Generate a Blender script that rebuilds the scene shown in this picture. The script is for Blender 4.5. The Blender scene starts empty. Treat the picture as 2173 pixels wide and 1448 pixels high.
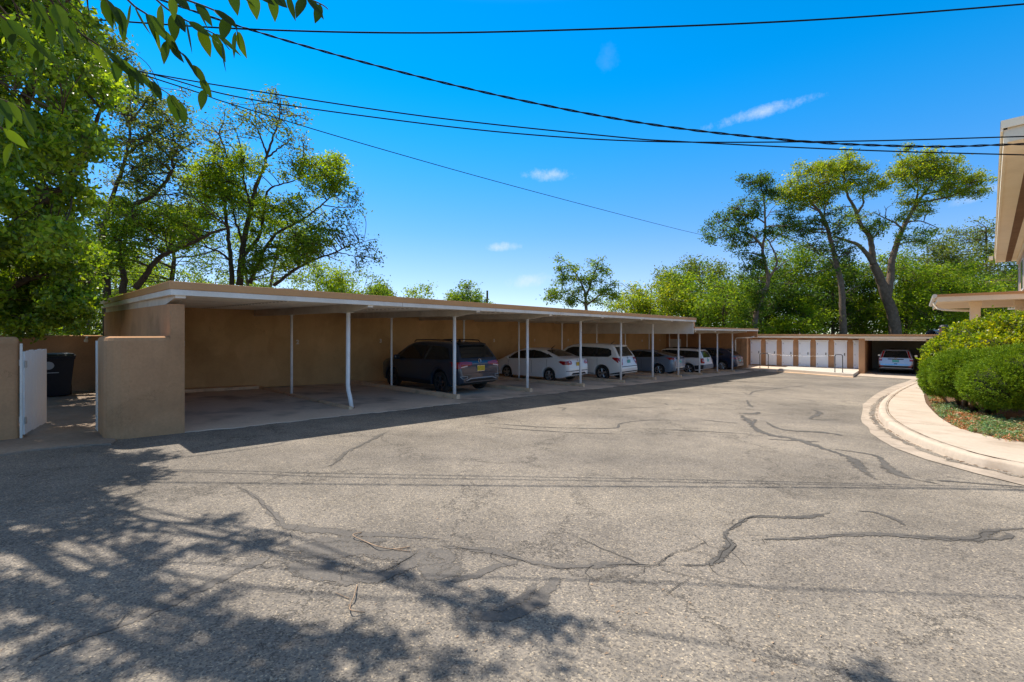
import bpy, bmesh, math, random
import numpy as np
from mathutils import Vector, Matrix
from mathutils.bvhtree import BVHTree

# ------------------------------------------------------------------ scene, camera, sky, sun
scene = bpy.context.scene
C = scene.collection
R = math.radians
CZ = 1.75                     # eye height over the slab at the first carport post
FPX = 950.0                   # focal length in photo pixels (2173 wide)
cam_data = bpy.data.cameras.new("camera")
cam_data.sensor_width = 36.0
cam_data.lens = FPX / 2173.0 * 36.0
cam_data.shift_y = -16.0 / 2173.0
cam_data.clip_start = 0.05
cam_data.clip_end = 3000.0
cam = bpy.data.objects.new("camera", cam_data)
cam.location = (0, 0, CZ)
cam.rotation_euler = (R(90), 0, 0)
C.objects.link(cam)
scene.camera = cam

SUN_EL = 60.0
SUN_H = Vector((-0.74, 0.6725, 0)).normalized()          # horizontal direction towards the sun
SUN_DIR = (SUN_H * math.cos(R(SUN_EL)) + Vector((0, 0, math.sin(R(SUN_EL))))).normalized()
world = bpy.data.worlds.new("World")
scene.world = world
world.use_nodes = True
wn, wl = world.node_tree.nodes, world.node_tree.links
wn.clear()
w_out = wn.new("ShaderNodeOutputWorld")
w_bg = wn.new("ShaderNodeBackground")
w_bg.inputs["Strength"].default_value = 0.125
w_sky = wn.new("ShaderNodeTexSky")
w_sky.sky_type = 'NISHITA'
w_sky.sun_disc = False
w_sky.sun_elevation = R(SUN_EL)
w_sky.sun_rotation = math.atan2(SUN_H.x, SUN_H.y)
w_sky.altitude = 2100
w_sky.air_density = 1.0
w_sky.dust_density = 0.05
w_sky.ozone_density = 3.0
w_hsv = wn.new("ShaderNodeHueSaturation")
w_hsv.inputs["Hue"].default_value = 0.491
w_hsv.inputs["Saturation"].default_value = 1.52
w_hsv.inputs["Value"].default_value = 1.17
wl.new(w_sky.outputs[0], w_hsv.inputs["Color"])
w_low = wn.new("ShaderNodeHueSaturation")           # hazier, paler air towards the horizon
w_low.inputs["Hue"].default_value = 0.515
w_low.inputs["Saturation"].default_value = 1.0
w_low.inputs["Value"].default_value = 0.70
wl.new(w_sky.outputs[0], w_low.inputs["Color"])
w_geo = wn.new("ShaderNodeTexCoord")
w_sep = wn.new("ShaderNodeSeparateXYZ"); wl.new(w_geo.outputs["Generated"], w_sep.inputs[0])
w_map = wn.new("ShaderNodeMapRange"); w_map.interpolation_type = 'SMOOTHSTEP'
w_map.inputs[1].default_value = 0.0; w_map.inputs[2].default_value = 0.50
wl.new(w_sep.outputs[2], w_map.inputs[0])
w_air = wn.new("ShaderNodeMix"); w_air.data_type = 'RGBA'
wl.new(w_map.outputs[0], w_air.inputs[0]); wl.new(w_low.outputs[0], w_air.inputs[6]); wl.new(w_hsv.outputs[0], w_air.inputs[7])
wl.new(w_bg.outputs[0], w_out.inputs[0])

sun_data = bpy.data.lights.new("sun", 'SUN')
sun_data.energy = 3.7
sun_data.angle = R(0.5)
sun_data.color = (1.0, 0.915, 0.79)
sun = bpy.data.objects.new("sun", sun_data)
sun.rotation_euler = SUN_DIR.to_track_quat('Z', 'Y').to_euler()
sun.location = (0, 0, 40)
C.objects.link(sun)

scene.view_settings.view_transform = 'Standard'
scene.view_settings.look = 'None'
scene.view_settings.exposure = 0.90
scene.view_settings.gamma = 1.0
scene.render.engine = 'CYCLES'
scene.cycles.max_bounces = 12
scene.cycles.diffuse_bounces = 8
scene.cycles.transmission_bounces = 4
scene.cycles.use_denoising = True

# ------------------------------------------------------------------ site coordinates
U = Vector((0.6725, 0.74, 0)).normalized()      # along the carport, away from the camera
E = Vector((0.74, -0.6725, 0)).normalized()     # from the carport out onto the asphalt
P1 = Vector((-3.786, 10.35, 0))                 # foot of the first front post

def ground_z(t):
    return -0.034 * max(-12.0, min(28.5, t))

def W(t, e, z=0.0):
    v = P1 + U * t + E * e
    return Vector((v.x, v.y, z))

def te(x, y):
    d = Vector((x, y, 0)) - P1
    return d.dot(U), d.dot(E)

def G(t, e, dz=0.0):
    return W(t, e, ground_z(t) + dz)

def px(x, y, Z):
    """A point of the place seen at photo pixel x, y and standing Z metres ahead."""
    return Vector(((x - 1086.5) / FPX * Z, Z, CZ + (708.0 - y) / FPX * Z))

def gpx(x, y, dz=0.0):
    """Where the line of sight through a photo pixel meets the ground."""
    h = 1.75
    for _ in range(40):
        Z = FPX * h / max(6.0, (y - 708.0))
        X = (x - 1086.5) / FPX * Z
        t, e = te(X, Z)
        h = 0.5 * h + 0.5 * (CZ - ground_z(t) - dz)
    return Vector((X, Z, ground_z(t) + dz))

# unseen upper sky, desaturated to take the blue out of the shade
w_zen = wn.new("ShaderNodeMapRange"); w_zen.interpolation_type = 'SMOOTHSTEP'
w_zen.inputs[1].default_value = 0.59; w_zen.inputs[2].default_value = 0.72; w_zen.inputs[4].default_value = 1.0
wl.new(w_sep.outputs[2], w_zen.inputs[0])
w_grey_top = wn.new("ShaderNodeHueSaturation"); w_grey_top.inputs["Saturation"].default_value = 0.02; w_grey_top.inputs["Value"].default_value = 0.70
wl.new(w_sky.outputs[0], w_grey_top.inputs["Color"])
w_top = wn.new("ShaderNodeMix"); w_top.data_type = 'RGBA'
wl.new(w_zen.outputs[0], w_top.inputs[0]); wl.new(w_air.outputs[2], w_top.inputs[6]); wl.new(w_grey_top.outputs[0], w_top.inputs[7])
# clouds: small wisps of white in the sky, placed by direction
w_tc = wn.new("ShaderNodeTexCoord")
w_noise = wn.new("ShaderNodeTexNoise")
w_noise.inputs["Scale"].default_value = 14.0
w_noise.inputs["Detail"].default_value = 10.0
w_noise.inputs["Roughness"].default_value = 0.72
wl.new(w_tc.outputs["Generated"], w_noise.inputs["Vector"])
cloud_sum = None
for (cx, cy, rx, ry, ang, amt) in [(1610, 240, 115, 17, 16, 0.55), (1145, 371, 75, 17, 0, 0.62), (1070, 524, 48, 11, 3, 0.55),
                                  (1120, 596, 72, 17, 8, 0.5), (2105, 398, 42, 15, 0, 0.5), (2050, 425, 45, 12, 20, 0.35), (1292, 120, 30, 30, 60, 0.06)]:
    d = Vector(((cx - 1086.5) / FPX, 1.0, (708 - cy) / FPX))
    n = d.length
    d.normalize()
    a = R(ang)
    right = Vector((1, 0, 0)); right = (right - d * right.dot(d)).normalized()
    up = d.cross(right) * -1
    if up.z < 0: up = -up
    ax = (right * math.cos(a) + up * math.sin(a)) / (rx / FPX / n)
    ay = (-right * math.sin(a) + up * math.cos(a)) / (ry / FPX / n)
    def dotn(v):
        nd = wn.new("ShaderNodeVectorMath"); nd.operation = 'DOT_PRODUCT'
        wl.new(w_tc.outputs["Generated"], nd.inputs[0]); nd.inputs[1].default_value = v
        return nd.outputs["Value"]
    def m(op, a_, b_=None, c_=None):
        nd = wn.new("ShaderNodeMath"); nd.operation = op
        for i_, q in enumerate((a_, b_, c_)):
            if q is None: continue
            if isinstance(q, (int, float)): nd.inputs[i_].default_value = q
            else: wl.new(q, nd.inputs[i_])
        return nd.outputs[0]
    q = m('ADD', m('POWER', m('ABSOLUTE', dotn(ax)), 2.0), m('POWER', m('ABSOLUTE', dotn(ay)), 2.0))
    ahead = m('GREATER_THAN', dotn(d), 0.5)
    body = m('SUBTRACT', m('SUBTRACT', 1.05, q), m('MULTIPLY', m('SUBTRACT', 0.56, w_noise.outputs[0]), 4.2))
    v = m('MULTIPLY', m('MULTIPLY', m('POWER', m('MINIMUM', m('MAXIMUM', m('MULTIPLY', body, 0.75), 0.0), 1.0), 1.4), amt), ahead)
    cloud_sum = v if cloud_sum is None else m('MAXIMUM', cloud_sum, v)
w_mix = wn.new("ShaderNodeMix"); w_mix.data_type = 'RGBA'
wl.new(cloud_sum, w_mix.inputs[0])
wl.new(w_top.outputs[2], w_mix.inputs[6])
w_mix.inputs[7].default_value = (4.0, 4.3, 4.9, 1)
wl.new(w_mix.outputs[2], w_bg.inputs[0])

# ------------------------------------------------------------------ object helpers
def link(o, parent=None):
    C.objects.link(o)
    if parent is not None:
        o.parent = parent
    return o

def thing(name, label, cat, loc=(0, 0, 0), group=None):
    o = bpy.data.objects.new(name, None)
    o.empty_display_size = 0.2
    o.location = loc
    C.objects.link(o)
    return tag(o, label, cat, group)

def tag(o, label, cat, group=None, kind=None):
    if label: o["label"] = label
    if cat: o["category"] = cat
    if group: o["group"] = group
    if kind: o["kind"] = kind
    return o

def obj(name, bm, mat, parent=None, smooth=False):
    """Link a bmesh (in world coordinates, or the parent's own when parented to a moved empty) as one mesh object."""
    me = bpy.data.meshes.new(name)
    if isinstance(bm, tuple):
        me.from_pydata(bm[0], [], bm[1])
    else:
        bmesh.ops.recalc_face_normals(bm, faces=bm.faces)
        bm.to_mesh(me); bm.free()
    if smooth:
        me.polygons.foreach_set("use_smooth", [True] * len(me.polygons))
    for mm in (mat if isinstance(mat, (list, tuple)) else [mat]):
        me.materials.append(mm)
    me.update()
    return link(bpy.data.objects.new(name, me), parent)

def structure(o, label=None):
    o["kind"] = "structure"
    if label: o["label"] = label
    return o

def hexa(bm, p8):
    """Box from 8 points: bottom 4 (ring), top 4 (ring)."""
    v = [bm.verts.new(p) for p in p8]
    for f in ((0, 3, 2, 1), (4, 5, 6, 7), (0, 1, 5, 4), (1, 2, 6, 5), (2, 3, 7, 6), (3, 0, 4, 7)):
        bm.faces.new([v[i] for i in f])

def box_te(bm, t0, t1, e0, e1, z0, z1):
    """Box in carport axes; z0 / z1 are numbers or functions of (t, e)."""
    f0 = z0 if callable(z0) else (lambda t, e: z0)
    f1 = z1 if callable(z1) else (lambda t, e: z1)
    ring = [(t0, e0), (t1, e0), (t1, e1), (t0, e1)]
    hexa(bm, [W(t, e, f0(t, e)) for t, e in ring] + [W(t, e, f1(t, e)) for t, e in ring])

def box(bm, c, s, rot=None):
    c = Vector(c); s = Vector(s) * 0.5
    pts = [Vector((x * s.x, y * s.y, z * s.z)) for z in (-1, 1) for x, y in ((-1, -1), (1, -1), (1, 1), (-1, 1))]
    if rot is not None: pts = [rot @ p for p in pts]
    hexa(bm, [c + p for p in pts])

def tube(bm, pts, rad, n=8, cap=True):
    """Tube through points; rad a number or a list."""
    pts = [Vector(p) for p in pts]
    if not isinstance(rad, (list, tuple)): rad = [rad] * len(pts)
    rings = []
    ref = Vector((0, 0, 1))
    for i, p in enumerate(pts):
        d = (pts[min(i + 1, len(pts) - 1)] - pts[max(i - 1, 0)])
        if d.length < 1e-7: d = Vector((0, 0, 1))
        d.normalize()
        if abs(d.dot(ref)) > 0.95: ref = Vector((1, 0, 0)) if abs(d.x) < 0.9 else Vector((0, 1, 0))
        a = d.cross(ref).normalized(); b = d.cross(a).normalized()
        ref = -a.cross(d) if False else ref
        rings.append([bm.verts.new(p + (a * math.cos(2 * math.pi * k / n) + b * math.sin(2 * math.pi * k / n)) * rad[i]) for k in range(n)])
    for r0, r1 in zip(rings, rings[1:]):
        for k in range(n):
            bm.faces.new((r0[k], r0[(k + 1) % n], r1[(k + 1) % n], r1[k]))
    if cap:
        try:
            bm.faces.new(rings[0][::-1]); bm.faces.new(rings[-1])
        except Exception: pass

def prism(bm, poly, top, z0f, z1f=None):
    """Extrude a ground polygon (list of xy) between two heights."""
    lo = [bm.verts.new((p[0], p[1], z0f(p))) for p in poly]
    hi = [bm.verts.new((p[0], p[1], z1f(p))) for p in poly]
    n = len(poly)
    for i in range(n):
        bm.faces.new((lo[i], lo[(i + 1) % n], hi[(i + 1) % n], hi[i]))
    f = bm.faces.new(hi)
    if top: bmesh.ops.triangulate(bm, faces=[f])

def bevel(o, w=0.01, seg=2):
    md = o.modifiers.new("bevel", 'BEVEL'); md.width = w; md.segments = seg; md.limit_method = 'ANGLE'; md.angle_limit = R(40)
    return o

def np_mesh(name, verts, faces, mat, parent=None, col=None, smooth=False):
    verts = np.asarray(verts, dtype=np.float32); faces = np.asarray(faces, dtype=np.int32)
    me = bpy.data.meshes.new(name)
    k = faces.shape[1]
    me.vertices.add(len(verts)); me.vertices.foreach_set("co", verts.ravel())
    me.loops.add(faces.size); me.loops.foreach_set("vertex_index", faces.ravel())
    me.polygons.add(len(faces)); me.polygons.foreach_set("loop_start", np.arange(0, faces.size, k, dtype=np.int32))
    if smooth: me.polygons.foreach_set("use_smooth", np.ones(len(faces), dtype=bool))
    if col is not None:
        at = me.color_attributes.new("col", 'FLOAT_COLOR', 'POINT')
        c4 = np.ones((len(verts), 4), dtype=np.float32); c4[:, :3] = col
        at.data.foreach_set("color", c4.ravel())
    me.update(calc_edges=True)
    me.materials.append(mat)
    return link(bpy.data.objects.new(name, me), parent)

# ------------------------------------------------------------------ materials
def new_mat(name):
    m = bpy.data.materials.new(name); m.use_nodes = True
    nt = m.node_tree
    return m, nt.nodes, nt.links, nt.nodes["Principled BSDF"]

def setp(b, **k):
    for n, v in k.items():
        n = n.replace("_", " ")
        if n in b.inputs: b.inputs[n].default_value = v

def c4(c): return (c[0], c[1], c[2], 1.0)

def noise_node(n, l, scale, detail=4.0, rough=0.55, vec=None, dim=None):
    x = n.new("ShaderNodeTexNoise")
    x.inputs["Scale"].default_value = scale; x.inputs["Detail"].default_value = detail; x.inputs["Roughness"].default_value = rough
    if vec is not None: l.new(vec, x.inputs["Vector"])
    return x

def ramp(n, l, src, stops):
    r = n.new("ShaderNodeValToRGB")
    el = r.color_ramp.elements
    while len(el) < len(stops): el.new(0.5)
    for e_, (p, c) in zip(el, stops):
        e_.position = p; e_.color = c4(c) if len(c) == 3 else c
    l.new(src, r.inputs[0])
    return r

def mixc(n, l, fac, a, b, blend='MIX'):
    x = n.new("ShaderNodeMix"); x.data_type = 'RGBA'; x.blend_type = blend
    for i, q in ((0, fac), (6, a), (7, b)):
        if isinstance(q, (int, float)): x.inputs[i].default_value = q
        elif isinstance(q, (tuple, list)): x.inputs[i].default_value = c4(q)
        else: l.new(q, x.inputs[i])
    return x.outputs[2]

def pos(n, l, scale=None):
    g = n.new("ShaderNodeNewGeometry")
    if scale is None: return g.outputs["Position"]
    mp = n.new("ShaderNodeVectorMath"); mp.operation = 'MULTIPLY'; mp.inputs[1].default_value = scale
    l.new(g.outputs["Position"], mp.inputs[0])
    return mp.outputs[0]

def add_bump(n, l, b, src, strength, dist):
    bp = n.new("ShaderNodeBump"); bp.inputs["Strength"].default_value = strength; bp.inputs["Distance"].default_value = dist
    l.new(src, bp.inputs["Height"]); l.new(bp.outputs[0], b.inputs["Normal"])
    return bp

def pmat(name, c1, c2=None, scale=3.0, rough=0.7, bump=0.0, bscale=60.0, bdist=0.004, fine=0.0, stain=None, stain_scale=0.9, stain_amt=0.5,
         metallic=0.0, coat=0.0, spec=0.4, local=False, streak=0.0, cracks=0.0):
    """General painted / plastered surface: two tones mixed by noise, a finer grain, optional stains and bump."""
    m, n, l, b = new_mat(name)
    setp(b, Roughness=rough, Metallic=metallic, Coat_Weight=coat, Coat_Roughness=0.04, Specular_IOR_Level=spec)
    if local:
        vec = n.new("ShaderNodeTexCoord").outputs["Object"]
    else:
        vec = pos(n, l)
    c2 = c2 or tuple(x * 0.85 for x in c1)
    n1 = noise_node(n, l, scale, 5.0, 0.6, vec)
    col = ramp(n, l, n1.outputs[0], [(0.32, c1), (0.7, c2)]).outputs[0]
    if fine > 0:
        n2 = noise_node(n, l, scale * 22, 3.0, 0.6, vec)
        g = ramp(n, l, n2.outputs[0], [(0.25, (1 - fine,) * 3), (0.75, (1 + fine * 0.6,) * 3)]).outputs[0]
        col = mixc(n, l, 1.0, col, g, 'MULTIPLY')
    if stain is not None:
        n3 = noise_node(n, l, stain_scale, 7.0, 0.65, vec)
        f = ramp(n, l, n3.outputs[0], [(0.5, (0, 0, 0)), (0.68, (stain_amt,) * 3)]).outputs[0]
        col = mixc(n, l, f, col, stain)
    if streak > 0:
        sv = n.new("ShaderNodeVectorMath"); sv.operation = 'MULTIPLY'; sv.inputs[1].default_value = (1.6, 1.6, 0.35)
        l.new(vec, sv.inputs[0])
        n5 = noise_node(n, l, 1.0, 6.0, 0.65, sv.outputs[0])
        g5 = ramp(n, l, n5.outputs[0], [(0.38, (1 - streak, 1 - streak * 1.05, 1 - streak * 1.1)), (0.56, (1, 1, 1)), (0.72, (1.05, 1.05, 1.06))]).outputs[0]
        col = mixc(n, l, 1.0, col, g5, 'MULTIPLY')
    if cracks > 0:
        wv = noise_node(n, l, 1.4, 7, 0.7, vec)
        wa = n.new("ShaderNodeVectorMath"); wa.operation = 'MULTIPLY_ADD'; wa.inputs[1].default_value = (1.6, 1.6, 1.6)
        l.new(wv.outputs["Color"], wa.inputs[0]); l.new(vec, wa.inputs[2])
        cv = n.new("ShaderNodeTexVoronoi"); cv.feature = 'DISTANCE_TO_EDGE'; cv.inputs["Scale"].default_value = 0.55; l.new(wa.outputs[0], cv.inputs["Vector"])
        ln = ramp(n, l, cv.outputs["Distance"], [(0.0, (cracks,) * 3), (0.006, (0, 0, 0))]).outputs[0]
        wh = ramp(n, l, noise_node(n, l, 0.5, 3, 0.5, vec).outputs[0], [(0.45, (0, 0, 0)), (0.6, (1, 1, 1))]).outputs[0]
        col = mixc(n, l, mixc(n, l, 1.0, ln, wh, 'MULTIPLY'), col, tuple(x * 0.4 for x in c1))
        pt = noise_node(n, l, 0.7, 2, 0.4, vec)               # trowelled patches of a slightly different mix
        col = mixc(n, l, 1.0, col, ramp(n, l, pt.outputs[0], [(0.55, (1, 1, 1)), (0.57, (0.93, 0.92, 0.90))]).outputs[0], 'MULTIPLY')
    l.new(col, b.inputs["Base Color"])
    if bump > 0:
        n4 = noise_node(n, l, bscale, 4.0, 0.6, vec)
        add_bump(n, l, b, n4.outputs[0], bump, bdist)
    return m

def leaf_mat(name, gloss=0.35, trans=0.42, rough=0.42):
    m, n, l, b = new_mat(name)
    at = n.new("ShaderNodeAttribute"); at.attribute_name = "col"
    setp(b, Roughness=rough, Specular_IOR_Level=gloss)
    l.new(at.outputs["Color"], b.inputs["Base Color"])
    tr = n.new("ShaderNodeBsdfTranslucent")
    tc = mixc(n, l, 1.0, at.outputs["Color"], (1.9, 1.75, 0.5), 'MULTIPLY')
    l.new(tc, tr.inputs[0])
    ms = n.new("ShaderNodeMixShader"); ms.inputs[0].default_value = trans
    l.new(b.outputs[0], ms.inputs[1]); l.new(tr.outputs[0], ms.inputs[2])
    out = [x for x in n if x.type == 'OUTPUT_MATERIAL'][0]
    l.new(ms.outputs[0], out.inputs[0])
    return m

M = {}
M['stucco'] = pmat("tan_stucco", (0.56, 0.315, 0.165), (0.49, 0.27, 0.14), 1.3, 0.9, 0.5, 160, 0.004, 0.10, (0.27, 0.17, 0.10), 0.7, 0.45, spec=0.15, streak=0.10, cracks=0.7)
M['stucco_in'] = pmat("ochre_plaster_wall", (0.68, 0.43, 0.21), (0.60, 0.375, 0.175), 0.9, 0.9, 0.35, 120, 0.004, 0.07, (0.30, 0.17, 0.07), 0.6, 0.35, spec=0.15, streak=0.07, cracks=0.6)
M['white'] = pmat("weathered_white_paint", (0.82, 0.78, 0.71), (0.72, 0.67, 0.59), 2.2, 0.6, 0.25, 40, 0.003, 0.06, (0.36, 0.31, 0.25), 1.6, 0.28)
M['cream'] = pmat("cream_painted_wood", (0.93, 0.80, 0.60), (0.89, 0.75, 0.54), 1.6, 0.65, 0.2, 50, 0.002, 0.05, (0.46, 0.36, 0.25), 1.1, 0.22)
M['tanmetal'] = pmat("tan_roof_edging", (0.62, 0.33, 0.14), (0.55, 0.285, 0.12), 1.1, 0.5, 0.1, 20, 0.002, 0.05, spec=0.35)
M['deck'] = pmat("cream_corrugated_sheet", (0.95, 0.87, 0.74), (0.90, 0.80, 0.66), 1.0, 0.6, 0.0, 40, 0.002, 0.05, (0.38, 0.28, 0.19), 0.8, 0.3)
M['beam'] = pmat("grey_white_timber", (0.72, 0.64, 0.53), (0.60, 0.53, 0.43), 2.5, 0.75, 0.3, 60, 0.003, 0.08, (0.25, 0.19, 0.14), 2.2, 0.3)
M['pipe'] = pmat("white_pipe", (0.92, 0.91, 0.90), (0.87, 0.86, 0.84), 5.0, 0.42, 0.0, 40, 0.001, 0.03, (0.45, 0.38, 0.30), 3.0, 0.2)
M['roofing'] = pmat("grey_roofing", (0.26, 0.23, 0.20), (0.18, 0.16, 0.14), 3.0, 0.95, 0.4, 90, 0.004, 0.1)
M['slab'] = pmat("stained_concrete_floor", (0.72, 0.57, 0.445), (0.61, 0.48, 0.37), 0.8, 0.85, 0.4, 70, 0.003, 0.12, (0.09, 0.075, 0.065), 0.55, 0.75)
M['curb'] = pmat("old_concrete_curb", (0.80, 0.57, 0.37), (0.66, 0.46, 0.29), 2.5, 0.9, 0.5, 50, 0.006, 0.15, (0.16, 0.12, 0.09), 2.0, 0.45)
M['walk'] = pmat("pale_concrete", (0.53, 0.445, 0.36), (0.46, 0.38, 0.30), 0.9, 0.9, 0.4, 90, 0.003, 0.10, (0.27, 0.20, 0.14), 1.4, 0.5)
M['gutter'] = pmat("worn_gutter_concrete", (0.47, 0.39, 0.315), (0.36, 0.30, 0.24), 1.6, 0.95, 0.5, 60, 0.004, 0.2, (0.20, 0.165, 0.135), 1.8, 0.65)
M['porch'] = pmat("white_concrete", (0.56, 0.52, 0.46), (0.50, 0.46, 0.40), 1.2, 0.9, 0.3, 90, 0.003, 0.08)
M['black'] = pmat("black_metal", (0.02, 0.02, 0.022), None, 8, 0.4, 0, spec=0.5)
M['steel'] = pmat("grey_steel", (0.4, 0.4, 0.4), None, 8, 0.35, 0, metallic=0.8)
M['bark'] = pmat("brown_bark", (0.135, 0.095, 0.065), (0.07, 0.05, 0.035), 5.0, 0.95, 0.9, 18, 0.03, 0.3, spec=0.1)
M['bark_grey'] = pmat("grey_tan_bark", (0.24, 0.175, 0.125), (0.12, 0.085, 0.06), 4.0, 0.95, 0.9, 14, 0.03, 0.3, spec=0.1)
M['soil'] = pmat("dry_soil", (0.17, 0.105, 0.065), (0.09, 0.06, 0.04), 5.0, 0.98, 0.9, 25, 0.02, 0.3, spec=0.1)
M['leaf'] = leaf_mat("green_leaves", 0.55, 0.52, 0.36)
M['leaf_far'] = leaf_mat("tree_leaves", 0.2, 0.48, 0.5)
M['needle'] = leaf_mat("juniper_sprays", 0.15, 0.22, 0.6)
M['door'] = pmat("white_door_paint", (0.88, 0.90, 0.91), (0.84, 0.855, 0.865), 2.0, 0.55, 0.1, 60, 0.001, 0.03)
M['rubber'] = pmat("tyre_rubber", (0.018, 0.018, 0.018), (0.03, 0.028, 0.026), 9, 0.85, 0, local=True)
M['rim'] = pmat("alloy_rim", (0.48, 0.49, 0.50), None, 8, 0.3, 0, metallic=0.85, local=True)
M['rim_dark'] = pmat("dark_alloy_rim", (0.10, 0.10, 0.11), None, 8, 0.3, 0, metallic=0.7, local=True)
M['glass'] = pmat("tinted_car_glass", (0.012, 0.014, 0.014), (0.02, 0.022, 0.02), 2, 0.04, 0, spec=0.6, local=True)
M['trim'] = pmat("black_car_trim", (0.016, 0.016, 0.018), None, 6, 0.5, 0, local=True)
M['grey_trim'] = pmat("grey_car_trim", (0.19, 0.20, 0.21), None, 6, 0.5, 0, local=True)
M['chrome'] = pmat("chrome", (0.6, 0.61, 0.63), None, 6, 0.15, 0, metallic=1.0, local=True)
M['steel_trim'] = pmat("satin_trim", (0.34, 0.36, 0.38), None, 6, 0.5, 0, metallic=0.4, local=True)
M['tail'] = pmat("red_tail_lens", (0.42, 0.012, 0.010), (0.30, 0.008, 0.008), 12, 0.12, 0, coat=0.6, local=True)
M['clearlens'] = pmat("clear_lens", (0.75, 0.62, 0.58), None, 12, 0.1, 0, coat=0.6, local=True)
M['plate_y'] = pmat("yellow_plate", (0.70, 0.52, 0.03), (0.55, 0.30, 0.03), 22, 0.4, 0, local=True)
M['plate_t'] = pmat("turquoise_plate", (0.05, 0.38, 0.42), (0.10, 0.48, 0.40), 20, 0.4, 0, local=True)

def paint(name, c, metallic=0.25, rough=0.32):
    return pmat(name, c, tuple(x * 0.94 for x in c), 1.5, rough, 0, coat=0.9, metallic=metallic, local=True)
M['p_slate'] = paint("slate_blue_paint", (0.018, 0.036, 0.064))
M['p_white'] = paint("white_paint", (0.86, 0.85, 0.84), 0.0)
M['p_pearl'] = paint("pearl_white_paint", (0.88, 0.85, 0.79), 0.0)
M['p_sky'] = paint("pale_blue_paint", (0.20, 0.27, 0.36), 0.3)
M['p_navy'] = paint("navy_paint", (0.012, 0.025, 0.065), 0.2)
M['p_silver'] = paint("silver_blue_paint", (0.60, 0.64, 0.68), 0.3)

# asphalt: pale worn bitumen with stone aggregate, faded lanes, stains and a web of hairline cracks
def asphalt():
    m, n, l, b = new_mat("worn_asphalt")
    setp(b, Roughness=0.92, Specular_IOR_Level=0.22)
    p = pos(n, l)
    big = noise_node(n, l, 0.30, 7, 0.62, p)
    col = ramp(n, l, big.outputs[0], [(0.28, (0.136, 0.125, 0.114)), (0.42, (0.186, 0.171, 0.155)), (0.56, (0.232, 0.212, 0.190)), (0.75, (0.280, 0.253, 0.222))]).outputs[0]
    # worn wheel lanes run along the lot
    rot = n.new("ShaderNodeMapping"); rot.inputs["Rotation"].default_value = (0, 0, -math.atan2(U.y, U.x)); rot.inputs["Scale"].default_value = (0.05, 0.55, 1)
    l.new(p, rot.inputs["Vector"])
    lane = noise_node(n, l, 1.0, 3, 0.5, rot.outputs[0])
    col = mixc(n, l, 1.0, col, ramp(n, l, lane.outputs[0], [(0.35, (0.86, 0.86, 0.87)), (0.65, (1.10, 1.09, 1.06))]).outputs[0], 'MULTIPLY')
    mid = noise_node(n, l, 2.1, 8, 0.72, p)
    col = mixc(n, l, 1.0, col, ramp(n, l, mid.outputs[0], [(0.28, (0.80,) * 3), (0.5, (1.0,) * 3), (0.72, (1.13,) * 3)]).outputs[0], 'MULTIPLY')
    # oil drips and dark stains
    st = noise_node(n, l, 0.9, 4, 0.5, p)
    col = mixc(n, l, ramp(n, l, st.outputs[0], [(0.66, (0, 0, 0)), (0.78, (0.55,) * 3)]).outputs[0], col, (0.085, 0.078, 0.072))
    v = n.new("ShaderNodeTexVoronoi"); v.inputs["Scale"].default_value = 105; l.new(p, v.inputs["Vector"])
    sep = n.new("ShaderNodeSeparateColor"); l.new(v.outputs["Color"], sep.inputs[0])
    stones = ramp(n, l, sep.outputs[0], [(0.0, (0.38, 0.37, 0.37)), (0.30, (0.84, 0.83, 0.82)), (0.7, (1.10, 1.06, 1.01)), (0.94, (1.45, 1.35, 1.18)), (1.0, (2.3, 2.1, 1.75))]).outputs[0]
    col = mixc(n, l, 0.85, col, stones, 'MULTIPLY')
    v2 = n.new("ShaderNodeTexVoronoi"); v2.inputs["Scale"].default_value = 34; l.new(p, v2.inputs["Vector"])
    sep2 = n.new("ShaderNodeSeparateColor"); l.new(v2.outputs["Color"], sep2.inputs[0])
    col = mixc(n, l, 0.55, col, ramp(n, l, sep2.outputs[1], [(0.0, (0.72,) * 3), (0.2, (0.98,) * 3), (1.0, (1.08,) * 3)]).outputs[0], 'MULTIPLY')
    wv = noise_node(n, l, 0.9, 8, 0.75, p)
    wadd = n.new("ShaderNodeVectorMath"); wadd.operation = 'MULTIPLY_ADD'; wadd.inputs[1].default_value = (2.2, 2.2, 2.2)
    l.new(wv.outputs["Color"], wadd.inputs[0]); l.new(p, wadd.inputs[2])
    for sc, wd, lo, amt in ((0.42, 0.010, 0.38, 0.85), (1.3, 0.014, 0.55, 0.65)):
        cr = n.new("ShaderNodeTexVoronoi"); cr.feature = 'DISTANCE_TO_EDGE'; cr.inputs["Scale"].default_value = sc
        l.new(wadd.outputs[0], cr.inputs["Vector"])
        line = ramp(n, l, cr.outputs["Distance"], [(0.0, (1, 1, 1)), (wd * 0.5, (0.7,) * 3), (wd, (0, 0, 0))]).outputs[0]
        where = ramp(n, l, noise_node(n, l, 0.30 / sc ** 0.3, 6, 0.6, p).outputs[0], [(lo, (0, 0, 0)), (lo + 0.12, (amt,) * 3)]).outputs[0]
        f = mixc(n, l, 1.0, line, where, 'MULTIPLY')
        col = mixc(n, l, f, col, (0.048, 0.044, 0.040))
    l.new(col, b.inputs["Base Color"])
    h = mixc(n, l, 0.5, v.outputs["Distance"], noise_node(n, l, 60, 4, 0.65, p).outputs[0])
    add_bump(n, l, b, h, 0.7, 0.006)
    return m
M['asphalt'] = asphalt()
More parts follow.
